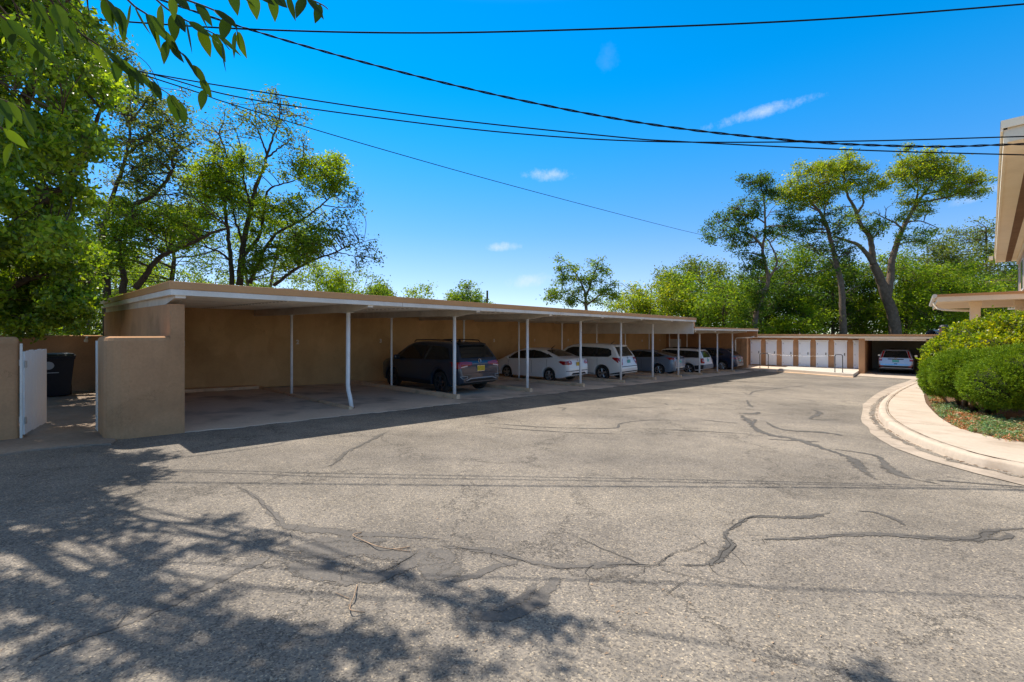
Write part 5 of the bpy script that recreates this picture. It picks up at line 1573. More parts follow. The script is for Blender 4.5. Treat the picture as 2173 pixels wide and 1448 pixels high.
CRV = dict(L=4.55, W=1.82, R=0.345, xr=-1.26, xf=1.36, paint='p_silver', rim='rim', sill=0.27, tr=0.07,
    top=[(-2.275, .50), (-2.26, .70), (-2.20, .80), (-2.15, 1.04), (-1.88, 1.52), (-1.78, 1.60), (-1, 1.67), (0, 1.68), (.45, 1.65), (.8, 1.52), (1.35, 1.12), (1.45, 1.07), (2.05, .96), (2.2, .82), (2.275, .52)],
    belt=[(-2.4, 1.07), (-1, 1.05), (1.2, 1.0), (1.4, .98), (2.3, .85)],
    side_win=[[(-1.70, 1.14), (-1.45, 1.09), (-.40, 1.07), (-.40, 1.51), (-1.1, 1.48), (-1.5, 1.38)], [(-.34, 1.07), (1.0, 1.05), (1.03, 1.10), (.66, 1.42), (.40, 1.51), (-.34, 1.52)]],
    pillars=[[(-.42, 1.07), (-.32, 1.07), (-.32, 1.515), (-.42, 1.51)]],
    rear_win=[rp(.66, .53, 1.07, 1.53, .02)],
    tail=[([(.67, 1.08), (.77, 1.06), (.655, 1.50), (.56, 1.53)], 'tail'), ([(.69, .86), (.86, .86), (.84, 1.05), (.70, 1.06)], 'tail'), ([(.71, .96), (.85, .96), (.84, 1.03), (.71, 1.04)], 'clearlens')],
    tail_side=[[(-2.12, .86), (-2.0, .88), (-1.95, 1.05), (-2.1, 1.06)]],
    rear_panels=[("rear_bumper", rp(.86, .86, .38, .56, .02), 'trim', 0.016), ("bumper_trim", [(-.86, .60), (.86, .60), (.86, .64), (-.86, .64)], 'chrome', 0.014), ("reflector", [(.62, .48), (.82, .49), (.82, .55), (.66, .55)], 'tail', 0.022), ("reflector", [(-.62, .48), (-.82, .49), (-.82, .55), (-.66, .55)], 'tail', 0.022),
                 ("plate_recess", [(-.40, 0.955), (.40, .955), (.40, 1.01), (-.40, 1.01)], 'trim', 0.010), ("tailgate_handle", [(-.08, .66), (.08, .66), (.08, .70), (-.08, .70)], 'trim', 0.012)],
    plate=(0, .86, .34, .16, 'plate_t'), badge=(0, 1.01, .055), badge_kind='h', mirrormat='trim', mirror=(.98, 1.10), handles=[(-.8, .95), (.28, .93)], seams=[-.37, 1.08, -1.15], screen=[(.68, -.52), (1.32, -.66), (1.32, .66), (.68, .52)])

def place_bay(spec, label, tc, e_rear):
    build_car(spec, label, (tc, e_rear - spec['L'] / 2, ground_z(tc) + 0.024), FW)
place_bay(TAOS, "slate blue sport utility car with yellow plate parked nearest in the long carport", 4.66, -0.42)
place_bay(FIES, "white four-door sedan with oval red tail lights and yellow plate", 11.05, -1.05)
place_bay(FORE, "newer white tall wagon with turquoise plate and pointed red tail lights", 14.2, -0.28)
place_bay(PRIU, "pale blue low hatchback with long sloping rear window", 20.65, -0.45)
place_bay(OLDF, "boxy older white wagon with dark lower cladding and grey bumper", 23.87, 0.08)
place_bay(DARK, "dark navy sport utility car parked last in the carport beside the tan pillar", 29.95, 0.22)
build_car(CRV, "silver blue sport utility car seen from behind in the garage bay", (33.95 + CRV['L'] / 2, 8.62, ground_z(30) + 0.024), U)
# ------------------------------------------------------------------ vegetation
NR = np.random.default_rng(11)
def unit(a):
    return a / np.maximum(1e-9, np.linalg.norm(a, axis=-1, keepdims=True))

LEAFGAIN = 1.0
PAL = {  # natural leaf colours, real-world albedo
    'mid':    [(0.125, 0.215, 0.020), (0.165, 0.255, 0.022), (0.090, 0.170, 0.022), (0.200, 0.265, 0.022)],
    'dark':   [(0.062, 0.125, 0.020), (0.082, 0.150, 0.022), (0.050, 0.100, 0.020)],
    'bright': [(0.195, 0.295, 0.018), (0.250, 0.335, 0.020), (0.150, 0.245, 0.018)],
    'yellow': [(0.27, 0.335, 0.022), (0.22, 0.305, 0.022), (0.34, 0.355, 0.030), (0.16, 0.240, 0.022), (0.13, 0.21, 0.022)],
    'grey':   [(0.120, 0.165, 0.050), (0.145, 0.180, 0.055), (0.100, 0.145, 0.040)],
    'lime':   [(0.25, 0.31, 0.012), (0.20, 0.28, 0.012), (0.13, 0.21, 0.012), (0.33, 0.35, 0.016), (0.10, 0.17, 0.012)],
    'juniper':[(0.135, 0.225, 0.012), (0.195, 0.285, 0.014), (0.095, 0.175, 0.014), (0.165, 0.260, 0.014)],
    'cover':  [(0.22, 0.26, 0.12), (0.16, 0.22, 0.10), (0.38, 0.23, 0.13), (0.46, 0.31, 0.20), (0.28, 0.28, 0.15)],
    'near':   [(0.130, 0.225, 0.018), (0.185, 0.285, 0.020), (0.085, 0.165, 0.020), (0.230, 0.315, 0.022)],
    'twig':   [(0.040, 0.085, 0.012), (0.060, 0.115, 0.014), (0.028, 0.060, 0.012), (0.085, 0.145, 0.016)],
}

for k_ in PAL: PAL[k_] = [tuple(x * LEAFGAIN for x in c_) for c_ in PAL[k_]]

def leaf_quads(cent, size, pal, up=0.5, aspect=0.5, droop=0.0, axis=None, vary=0.25):
    """One folded diamond leaf (two faces sharing a rib would double the count, so one quad) per centre."""
    n = len(cent)
    nrm = NR.normal(size=(n, 3)); nrm[:, 2] = np.abs(nrm[:, 2]) * (0.5 + up); nrm = unit(nrm)
    a = NR.normal(size=(n, 3)) if axis is None else axis + NR.normal(size=(n, 3)) * 0.45
    a[:, 2] -= droop
    a = unit(a - nrm * np.sum(a * nrm, axis=1, keepdims=True))
    b = np.cross(nrm, a)
    s = size * NR.uniform(0.5, 1.4, size=(n, 1))
    bend = nrm * s * NR.uniform(-0.12, 0.12, size=(n, 1))
    v = np.empty((n, 4, 3))
    v[:, 0] = cent - a * s * 0.5; v[:, 2] = cent + a * s * 0.5 + bend
    v[:, 1] = cent + b * s * aspect * 0.5 + bend; v[:, 3] = cent - b * s * aspect * 0.5 - a * s * 0.06
    P = np.array(PAL[pal])
    col = P[NR.integers(0, len(P), n)] * NR.uniform(1 - vary, 1 + vary, size=(n, 1))
    return v.reshape(-1, 3), np.repeat(col, 4, axis=0)

def tuft_leaves(clumps, tufts, per, size, pal, tuft_r, up=1.3, shell=0.5, aspect=0.5, flat=0.8, tone=0.30, droop=0.15):
    """clumps: list of (centre Vector, radius). Leaves come in tufts so light and gaps show between them."""
    V, Cc = [], []
    tc_all = []
    rmax = sorted(q[1] for q in clumps)[int(len(clumps) * 0.75)]
    for ci, (c, r) in enumerate(clumps):
        k = max(3, int(tufts * NR.uniform(0.7, 1.3) * min(1.0, (r / rmax) ** 1.4 + 0.08)))
        d = unit(NR.normal(size=(k, 3)))
        rad = NR.uniform(0, 1, size=(k, 1)) ** shell
        tc = np.array(c) + d * rad * r * np.array([1, 1, flat])
        tc_all.append((ci, tc))
        m = max(2, per)
        cc = np.repeat(tc, m, axis=0) + NR.normal(size=(k * m, 3)) * tuft_r * np.array([1, 1, 0.7])
        v, col = leaf_quads(cc, size, pal, up, aspect, droop)
        col = col * np.repeat(np.repeat(NR.uniform(1 - tone, 1 + tone, size=(k, 1)), m, axis=0), 4, axis=0) * NR.uniform(0.9, 1.1)
        V.append(v); Cc.append(col)
    V = np.concatenate(V); Cc = np.concatenate(Cc)
    F = np.arange(len(V), dtype=np.int32).reshape(-1, 4)
    return V, F, Cc, tc_all

def smooth_pts(pp, n=6):
    out = []
    for i in range(len(pp) - 1):
        p0, p1, p2, p3 = pp[max(i - 1, 0)], pp[i], pp[i + 1], pp[min(i + 2, len(pp) - 1)]
        for k in range(n):
            s = k / n
            out.append(0.5 * ((2 * p1) + (p2 - p0) * s + (2 * p0 - 5 * p1 + 4 * p2 - p3) * s * s + (3 * p1 - p0 - 3 * p2 + p3) * s ** 3))
    out.append(pp[-1].copy())
    return out

def limb(bm, pts, r0, r1, n=8, nodes=None, wob=0.0, rnd=None):
    sp = smooth_pts([Vector(p) for p in pts])
    if wob and rnd:
        sp = [p + Vector((rnd.uniform(-wob, wob), rnd.uniform(-wob, wob), rnd.uniform(-wob, wob) * 0.5)) if 0 < i < len(sp) - 1 else p for i, p in enumerate(sp)]
    m = len(sp) - 1
    rr = [r0 + (r1 - r0) * (i / m) ** 0.8 for i in range(m + 1)]
    tube(bm, sp, rr, n)
    if nodes is not None:
        nodes.extend((p, r) for p, r in zip(sp, rr))
    return sp

def connect(bm, nodes, clumps, tc_all, rnd, twig_r=0.012, r_br=0.04, frac=0.35, n=5, maxlen=9.0):
    """Branch from the nearest limb to each clump, then thin twigs out to some of its tufts."""
    base = list(nodes)
    for (ci, tcs) in tc_all:
        c, r = clumps[ci]
        best = min(base, key=lambda q: (q[0] - c).length + max(0, q[0].z - c.z) * 0.8)
        p0 = best[0]
        L = (c - p0).length
        if L > 0.15 and L < maxlen:
            mid = p0.lerp(c, 0.5) + Vector((rnd.uniform(-1, 1), rnd.uniform(-1, 1), rnd.uniform(-0.3, 0.9))) * L * 0.12
            limb(bm, [p0, mid, c], min(best[1] * 0.7, r_br * (0.6 + 0.2 * L)), twig_r * 1.5, n)
        hub = p0 if L <= 0.15 else c
        for tpos in tcs:
            if rnd.random() < frac:
                q = Vector(tpos)
                m_ = hub.lerp(q, 0.55) + Vector((rnd.uniform(-1, 1), rnd.uniform(-1, 1), rnd.uniform(-0.2, 0.6))) * r * 0.10
                tube(bm, [hub, m_, q], [twig_r * 1.4, twig_r, twig_r * 0.5], 3, False)

def finish_tree(root, bm, clumps, pal, size, tufts, per, tuft_r, bark, rnd, nodes, frac=0.35, leafmat='leaf_far', extra=None, **kw):
    V, F, Cc, tca = tuft_leaves(clumps, tufts, per, size, pal, tuft_r, **kw)
    connect(bm, nodes, clumps, tca, rnd, twig_r=max(0.006, size * 0.08), r_br=max(0.02, size * 0.3), frac=frac)
    if extra:
        for (cl2, pal2, t2, p2) in extra:
            V2, F2, C2, tc2 = tuft_leaves(cl2, t2, p2, size, pal2, tuft_r, **kw)
            connect(bm, nodes, cl2, tc2, rnd, twig_r=max(0.006, size * 0.08), r_br=max(0.02, size * 0.3), frac=frac)
            F = np.concatenate([F, F2 + len(V)]); V = np.concatenate([V, V2]); Cc = np.concatenate([Cc, C2])
    o = obj("trunk", bm, M[bark], root, smooth=True)
    f = np_mesh("crown", V, F, M[leafmat], root, Cc)
    adopt(root)

def auto_tree(label, X, Y, zb, H, rw, pal, size, seed, nclump=34, clump_r=None, tufts=26, per=12, trunk=0.22, stems=1, low=0.25, name="tree", cat="tree",
              bark='bark', group="trees behind the carport and storage row", frac=0.3, leafmat='leaf_far', lean=0.0, shape=1.0, tuft_r=None, extra=None):
    rnd = random.Random(seed)
    base = Vector((X, Y, zb))
    root = thing(name, label, cat, base, group)
    bm = bmesh.new(); nodes = []
    cl = []
    ctr = base + Vector((lean, 0, H * (0.5 + low / 2)))
    rz = H * (1 - low) / 2
    for s in range(stems):
        a = 2 * math.pi * s / max(1, stems) + rnd.uniform(0, 1)
        off = Vector((math.cos(a), math.sin(a), 0)) * (0.25 * rw if stems > 1 else 0.05 * rw)
        tip = ctr + off * rnd.uniform(1, 1.8) + Vector((0, 0, rz * rnd.uniform(0.3, 0.75)))
        b0 = base + off * 0.15 + Vector((0, 0, -0.3))
        limb(bm, [b0, b0.lerp(tip, 0.3) + Vector((rnd.uniform(-.4, .4), rnd.uniform(-.4, .4), 0)), b0.lerp(tip, 0.65) + Vector((rnd.uniform(-.6, .6), rnd.uniform(-.5, .5), 0)), tip], trunk / math.sqrt(stems) * 1.1, trunk * 0.15, 9, nodes, 0.03, rnd)
    main = list(nodes)
    nl = 5 + stems
    for k in range(nl):
        q, r = main[rnd.randrange(int(len(main) * 0.3), int(len(main) * 0.85))]
        a = rnd.uniform(0, 2 * math.pi)
        L = rw * rnd.uniform(0.55, 0.9)
        e_ = q + Vector((math.cos(a) * L, math.sin(a) * L, rnd.uniform(0.15, 0.7) * L))
        limb(bm, [q, q.lerp(e_, 0.5) + Vector((0, 0, -0.08 * L)), e_], r * 0.65, max(0.02, trunk * 0.10), 7, nodes, 0.04, rnd)
    cr = clump_r or rw * 0.30
    lumps = []
    for k in range(nclump):
        d = Vector((rnd.gauss(0, 1), rnd.gauss(0, 1), rnd.gauss(0, 1) * 0.9)).normalized()
        rr = rnd.uniform(0.25, 1.0) ** 0.6
        w = 1.0 + (0.28 * math.sin(3 * math.atan2(d.y, d.x) + seed) + 0.2 * math.sin(5 * d.z + seed * 1.7)) * shape
        c = ctr + Vector((d.x * rw * rr * w, d.y * rw * rr * w, d.z * rz * rr * (0.8 + 0.2 * w)))
        lumps.append((c, cr * rnd.uniform(0.6, 1.25)))
    finish_tree(root, bm, lumps, pal, size, tufts, per, tuft_r or size * 1.6, bark, rnd, nodes, frac, leafmat, extra)
    return root

# ---- tall trees on the right, traced limb by limb
z5 = lambda x, y: (1460 + x / 3.1956, 310 + y / 3.1956)
def traced(label, Z, limbs, clumps, pal, seed, size=0.20, tufts=30, per=12, bark='bark_grey', f=z5, scale=3.1956, extra=(), dz=1.5, frac=0.4, name="tree", group="tall trees behind the storage row", leafmat='leaf_far', base=None, tuft_r=None, shell=0.5, rs=1.0, tk=1.0):
    rnd = random.Random(seed)
    def P(x, y, d=0.0):
        a, b = f(x, y)
        return px(a, b, Z + d)
    b0 = P(*limbs[0][0][0][:2]) if base is None else base
    root = thing(name, label, "tree", (b0.x, b0.y, -1.0), group)
    bm = bmesh.new(); nodes = []
    for pts, r0, r1 in limbs:
        d0 = 0.0
        pp = []
        for q in pts:
            pp.append(P(q[0], q[1], q[2] if len(q) > 2 else 0.0))
        if pts is limbs[0][0]: pp.insert(0, Vector((pp[0].x + 0.1, pp[0].y, -1.6)))
        limb(bm, pp, r0 * tk, r1 * tk, 9, nodes, 0.03, rnd)
    mpp = Z / FPX / scale
    def mk(cl):
        out = []
        cl = list(cl)
        for (x, y, r) in list(cl):          # ragged satellites round each mass
            for j in range(2):
                an = rnd.uniform(0, 6.28); cl.append((x + math.cos(an) * r * rnd.uniform(1.0, 1.7), y + math.sin(an) * r * rnd.uniform(0.9, 1.5), r * rnd.uniform(0.2, 0.5)))
        for (x, y, r) in cl:
            k = 2 if r > 75 else 1
            for j in range(k):
                out.append((P(x + rnd.uniform(-.25, .25) * r, y + rnd.uniform(-.15, .15) * r, rnd.uniform(-dz, dz)), r * mpp * rs * (0.9 if k == 1 else 0.85)))
        return out
    finish_tree(root, bm, mk(clumps), pal, size, tufts, per, tuft_r or size * 1.25, bark, rnd, nodes, frac, leafmat, [(mk(c), p_, t_, q_) for c, p_, t_, q_ in extra], shell=shell)
    return root

traced("tall forked tree with yellow-green umbrella crown, tallest behind the storage row", 46,
  [([(1405, 1275), (1385, 1130), (1342, 1020), (1302, 900), (1255, 800)], 0.62, 0.36),
   ([(1255, 800), (1210, 730), (1150, 670), (1070, 640), (990, 615)], 0.27, 0.10),
   ([(1255, 800), (1246, 690), (1230, 610), (1180, 550), (1150, 480), (1130, 420), (1090, 350), (1062, 260), (1062, 170)], 0.30, 0.07),
   ([(1150, 450), (1190, 390), (1183, 340), (1225, 305)], 0.14, 0.04),
   ([(1350, 1020), (1372, 900), (1385, 770), (1420, 650), (1462, 550), (1510, 460), (1560, 380), (1620, 300), (1690, 210)], 0.40, 0.07),
   ([(1560, 385), (1680, 365), (1800, 335), (1900, 275)], 0.13, 0.03), ([(1600, 330), (1720, 300), (1830, 240)], 0.11, 0.03),
   ([(1500, 480), (1540, 390), (1560, 290), (1545, 190)], 0.14, 0.04), ([(1540, 300), (1480, 240), (1440, 200)], 0.08, 0.03),
   ([(1443, 553), (1400, 520), (1340, 492), (1295, 470), (1255, 448)], 0.10, 0.03), ([(1340, 492), (1345, 430), (1385, 398)], 0.05, 0.015), ([(1300, 470), (1290, 430)], 0.04, 0.015), ([(1345, 440), (1330, 405)], 0.03, 0.012),
   ([(1480, 520), (1580, 510), (1700, 560)], 0.09, 0.03), ([(1245, 640), (1300, 560), (1290, 500)], 0.08, 0.03)],
  [(1480, 150, 85), (1560, 110, 90), (1640, 100, 85), (1720, 150, 95), (1800, 190, 85), (1880, 240, 80), (1950, 250, 60), (1965, 320, 40), (1440, 200, 60), (1560, 210, 80), (1660, 230, 90), (1760, 270, 80), (1850, 300, 55), (1480, 270, 45), (1490, 390, 55), (1560, 430, 45), (1610, 400, 45), (1470, 460, 35),
   (1060, 130, 85), (1130, 130, 75), (1210, 170, 75), (1230, 240, 70), (1300, 280, 50), (1350, 270, 40), (1080, 220, 75), (1000, 170, 70), (1150, 260, 60), (1180, 310, 40)], 'yellow', 21, bark='bark_grey', rs=1.3, tufts=52, per=12, frac=0.6,
  extra=[([(1200, 470, 70), (1130, 500, 70), (1270, 540, 50), (1060, 470, 65), (1230, 560, 50), (1290, 590, 40), (1540, 640, 80), (1480, 620, 55), (1600, 600, 50)], 'mid', 26, 11)])
traced("leaning tree with yellow-green crown left of the tallest forked tree", 44,
  [([(1053, 1275), (1050, 1150), (1043, 1000), (1030, 890), (1000, 780), (970, 650), (940, 540), (890, 445), (840, 390), (780, 320), (730, 280)], 0.50, 0.08),
   ([(890, 445), (820, 412), (740, 392), (680, 355)], 0.12, 0.04), ([(960, 620), (925, 500), (930, 420), (960, 330), (950, 230)], 0.14, 0.05), ([(1035, 900), (1000, 840), (960, 770), (900, 740)], 0.12, 0.04),
   ([(1045, 1010), (1110, 970), (1165, 945)], 0.09, 0.03), ([(1045, 1060), (1080, 1030), (1120, 1060)], 0.06, 0.02)],
  [(700, 250, 70), (760, 210, 75), (830, 170, 70), (900, 170, 65), (950, 130, 55), (680, 330, 55), (740, 320, 75), (820, 280, 80), (880, 260, 75), (940, 240, 70), (870, 350, 75), (950, 330, 60), (800, 370, 60), (1000, 290, 55), (650, 360, 35), (900, 400, 50)], 'yellow', 22, rs=1.3, tufts=40, per=11, frac=0.7, tk=0.75,
  extra=[([(760, 570, 80), (680, 490, 60), (700, 560, 60), (850, 560, 60), (640, 600, 55), (960, 470, 70), (1010, 560, 75), (900, 520, 60), (1030, 650, 70), (1000, 760, 80), (930, 700, 80), (840, 680, 85), (1080, 720, 70), (1100, 820, 70)], 'dark', 26, 11)])
traced("slender open dark green tree at the left end of the tall row", 42,
  [([(445, 1275), (455, 1180), (475, 1090), (520, 980), (545, 900), (522, 800), (505, 700), (520, 600), (522, 450), (512, 350), (490, 260)], 0.36, 0.05),
   ([(505, 690), (440, 612), (350, 580), (270, 545), (195, 500)], 0.15, 0.03), ([(545, 900), (600, 810), (592, 740), (560, 665), (520, 612)], 0.15, 0.05), ([(585, 850), (640, 800), (690, 770)], 0.09, 0.03),
   ([(518, 520), (460, 480), (400, 440), (350, 400)], 0.09, 0.03), ([(518, 520), (560, 440), (600, 400)], 0.06, 0.02), ([(350, 580), (260, 610), (170, 640)], 0.06, 0.02)],
  [(480, 240, 50), (525, 215, 45), (425, 250, 45), (520, 300, 50), (445, 380, 50), (345, 420, 60), (385, 470, 65), (450, 450, 45), (310, 440, 45), (205, 480, 45), (165, 540, 45), (240, 570, 50), (160, 620, 35), (330, 620, 65), (400, 680, 70), (300, 690, 55), (555, 350, 35), (590, 320, 25), (360, 540, 50), (470, 590, 40), (560, 580, 40), (440, 760, 60), (400, 830, 60), (500, 780, 40), (640, 460, 45), (660, 540, 50), (470, 1130, 55), (500, 1060, 45), (470, 980, 50)], 'dark', 23, rs=1.3, tufts=32, per=10, frac=0.7, tk=0.85)

# ---- the wood behind, tree by tree: (x px of the crown, top y px, width px, depth m, palette, label)
BACK = [
 (1378, 585, 150, 50, 'yellow', "yellow-tinged round tree just behind the far end of the long carport roof", 1.0),
 (1470, 548, 150, 50, 'mid', "mid green bushy tree behind the roof step between the two carports", 1.0),
 (1455, 545, 130, 56, 'grey', "tall grey-green tree peeping over the bushy tree at the roof step", 0.8),
 (1545, 590, 120, 43, 'mid', "leafy green tree below the slender open tree, left side", 1.0),
 (1625, 565, 130, 48, 'dark', "dark green tree behind the leftmost storage doors", 1.0),
 (1570, 555, 140, 58, 'mid', "green tree farther back seen through the slender open tree", 0.8),
 (1700, 505, 140, 52, 'mid', "green tree behind the middle storage doors, between two tall trunks", 1.0),
 (1690, 620, 110, 46, 'bright', "low bright green tree right behind the storage roof, left of the tall leaning trunk", 1.0),
 (1765, 540, 130, 53, 'dark', "shaded green tree between the leaning trunk and the forked trunk", 1.0),
 (1830, 575, 120, 56, 'mid', "green tree seen in the fork of the tallest tree", 1.0),
 (1915, 530, 150, 50, 'mid', "layered green tree behind the garage roof, right of the forked trunk", 1.0),
 (1990, 545, 150, 47, 'bright', "bright layered green tree behind the flue and porch", 1.0),
 (2010, 500, 160, 58, 'grey', "pale grey-green tree rising behind the porch, left of the tallest grey one", 0.8),
 (2085, 440, 150, 62, 'grey', "tallest grey-green tree beside the eave of the cream building", 0.7),
 (2090, 570, 170, 48, 'mid', "green tree under the eave, behind the porch posts", 1.0),
 (2200, 520, 190, 55, 'dark', "dark green tree cut by the right edge beyond the porch", 0.8),
 (700, 562, 130, 34, 'bright', "bright yellow-green tree behind the carport roof, below the multi-stemmed tree", 1.0),
 (765, 583, 120, 44, 'mid', "rounded mid green tree on the skyline right of the bright yellow-green one", 1.0),
 (815, 600, 60, 48, 'grey', "small pale tree low on the skyline between two gaps", 0.8),
 (885, 612, 110, 46, 'bright', "low bright green tree top just above the middle of the carport roof", 1.0),
 (985, 596, 100, 48, 'mid', "round green tree top beside the utility pole", 1.0),
 (430, 560, 170, 32, 'bright', "sunlit yellow-green tree low behind the left end of the carport roof", 1.0),
 (330, 540, 170, 34, 'bright', "sunlit green tree seen between the trunks behind the carport's left corner", 1.0),
 (560, 590, 110, 36, 'mid', "green tree low behind the multi-stemmed tree's trunks", 1.0),
 (240, 480, 180, 38, 'mid', "green tree glimpsed through the large left tree, above the shaded wall", 1.0),
 (40, 560, 330, 18, 'dark', "dense dark green shrubby tree right behind the shaded wall and bin", 1.5),
 (195, 590, 170, 17.5, 'mid', "leafy young tree between the shaded wall's end and the elm trunks", 1.4),
 (345, 345, 230, 27, 'mid', "green tree filling in behind the dusky elm", 0.8),
 (560, 400, 240, 29, 'bright', "bright green tree filling in behind the multi-stemmed tree", 0.75),
 (100, 420, 260, 30, 'mid', "green tree filling the gaps behind the large left tree", 1.0),
]
for i, (cx, ty, wpx, Z, pal, lab, dens) in enumerate(BACK):
    tp = px(cx, ty, Z)
    Hh = tp.z + 1.0
    rw = wpx / 2 / FPX * Z * 1.12
    sz = 0.0048 * Z
    auto_tree(lab, tp.x, tp.y, -1.0, Hh, rw, pal, sz, 100 + i, nclump=int(40 + Hh * rw * 0.6), clump_r=max(0.55, rw * 0.30), tufts=int(18 * dens), per=17, trunk=0.10 + 0.014 * Hh, stems=1 + (i % 3 == 1), low=0.08 if i % 2 else 0.26, bark='bark_grey' if i % 2 == 0 else 'bark', frac=0.25, tuft_r=sz * 1.35)

# the wood far behind, one mass
wc = []
rw_ = random.Random(9)
for k in range(520):
    x = rw_.uniform(1180, 2400) if k < 330 else rw_.uniform(-700, 640)
    Z = rw_.uniform(60, 78)
    p = px(x, 700, Z); top = (9.5 if x > 1000 else 8.0) * (0.75 + 0.25 * math.sin(x * 0.013) * math.sin(x * 0.041 + 1))
    if 1180 < x < 1330: top *= 0.35
    wc.append((Vector((p.x, p.y, rw_.uniform(-0.5, top))), rw_.uniform(1.2, 2.0)))
V, F, Cc, _ = tuft_leaves(wc, 24, 9, 0.42, 'dark', 0.6)
tag(np_mesh("far_wood", V, F, M['leaf_far'], None, Cc), "dark green wood filling in behind the separate trees", "wood", kind="stuff")

# isolated ragged tree on the skyline
zz = lambda x, y: (740 + x / 2.859, 520 + y / 2.859)
traced("isolated ragged tree with gappy crown on the skyline right of the gap of sky", 36,
  [([(1440, 420), (1438, 340), (1430, 280), (1400, 210), (1360, 150)], 0.16, 0.04), ([(1436, 330), (1470, 230), (1500, 150), (1510, 110)], 0.10, 0.03), ([(1435, 360), (1340, 300), (1250, 290)], 0.08, 0.02), ([(1438, 370), (1530, 300), (1590, 240)], 0.09, 0.03)],
  [(1300, 150, 45), (1350, 130, 30), (1310, 210, 45), (1380, 210, 55), (1370, 270, 60), (1430, 320, 60), (1500, 110, 30), (1530, 150, 35), (1480, 190, 30), (1240, 300, 35), (1290, 290, 35), (1220, 325, 25), (1590, 240, 50), (1560, 290, 55), (1610, 310, 50), (1500, 330, 55), (1350, 350, 50), (1560, 360, 60), (1460, 240, 40)], 'mid', 31, size=0.17, tufts=22, f=zz, scale=2.859, dz=0.8, group="trees behind the carport and storage row")

# multi-stemmed tree behind the carport
z3 = lambda x, y: (340 + x / 3.148, 180 + y / 3.148)
traced("multi-stemmed tree with sparse top behind the carport, dark trunks against blue sky", 20,
  [([(480, 1340), (470, 1180), (455, 1000), (430, 800), (420, 600), (440, 480), (390, 330)], 0.13, 0.025),
   ([(530, 1340), (545, 1150), (570, 1000), (610, 820), (640, 680), (690, 560), (715, 470), (745, 370), (790, 250), (800, 90)], 0.15, 0.02),
   ([(545, 1150), (660, 1010), (690, 850), (700, 760), (740, 690), (830, 660), (930, 630)], 0.09, 0.02),
   ([(600, 1330), (680, 1140), (760, 1010), (860, 950), (980, 880), (1080, 800), (1180, 720)], 0.10, 0.02),
   ([(760, 1340), (880, 1250), (980, 1190), (1080, 1150), (1170, 1120), (1260, 1075), (1360, 1050)], 0.08, 0.015),
   ([(560, 1060), (500, 900), (480, 750), (500, 560)], 0.06, 0.02), ([(715, 470), (680, 380), (640, 260), (650, 130)], 0.05, 0.012), ([(720, 480), (800, 420), (880, 360)], 0.05, 0.012), ([(610, 820), (560, 640), (540, 420), (500, 300)], 0.06, 0.015),
   ([(470, 1180), (400, 1120), (310, 1080), (250, 980)], 0.06, 0.02), ([(1170, 1120), (1240, 1130), (1300, 1150)], 0.03, 0.01), ([(1080, 800), (1180, 820), (1280, 820)], 0.03, 0.01)],
  [(310, 530, 70), (400, 540, 85), (480, 520, 80), (560, 510, 75), (640, 520, 60), (880, 520, 70), (960, 540, 70), (1030, 550, 70), (1100, 520, 60), (1170, 500, 50), (1180, 570, 60), (1230, 640, 50), (1100, 610, 60), (1010, 620, 55), (300, 620, 80), (390, 650, 90), (470, 640, 70), (230, 580, 70), (200, 680, 60), (340, 740, 80), (430, 760, 80), (520, 730, 50), (660, 740, 50), (780, 830, 80), (860, 790, 65), (900, 860, 60), (700, 860, 60), (800, 920, 60), (500, 850, 50), (300, 860, 80), (220, 940, 90), (150, 900, 90), (120, 1020, 80), (260, 1010, 70), (1090, 690, 55), (1150, 690, 45), (560, 780, 40), (620, 980, 40)],
  'bright', 41, size=0.12, tufts=38, per=11, rs=1.5, frac=0.55, bark='bark', f=z3, scale=3.148, dz=1.6, group="trees behind the carport and storage row", tuft_r=0.15, shell=0.45,
  extra=[([(900, 1010, 95), (980, 1050, 90), (1060, 1020, 70), (850, 1090, 80), (960, 1130, 60), (760, 1160, 70), (700, 1230, 60), (1000, 960, 60), (640, 1110, 50), (1050, 1090, 60), (600, 1200, 50)], 'mid', 40, 11),
         ([(800, 100, 55), (700, 110, 55), (740, 160, 60), (660, 170, 50), (800, 190, 60), (860, 170, 50), (900, 230, 55), (690, 260, 60), (780, 280, 55), (620, 260, 50), (580, 210, 55), (520, 200, 50), (440, 180, 55), (420, 260, 55), (470, 300, 60), (560, 330, 55), (880, 330, 55), (950, 400, 45), (830, 380, 50), (950, 460, 40), (330, 330, 55), (370, 400, 55), (280, 250, 50)], 'grey', 10, 8),
         ([(1230, 720, 45), (1260, 790, 50), (1230, 860, 50), (1240, 950, 65), (1280, 1010, 55), (1200, 1010, 60), (1340, 1060, 40), (1400, 1090, 45), (1440, 1160, 40), (1360, 1170, 40), (1320, 1210, 35), (1300, 740, 30), (1330, 830, 30), (1160, 870, 60), (1120, 930, 50), (1180, 1110, 50)], 'dark', 11, 6)])

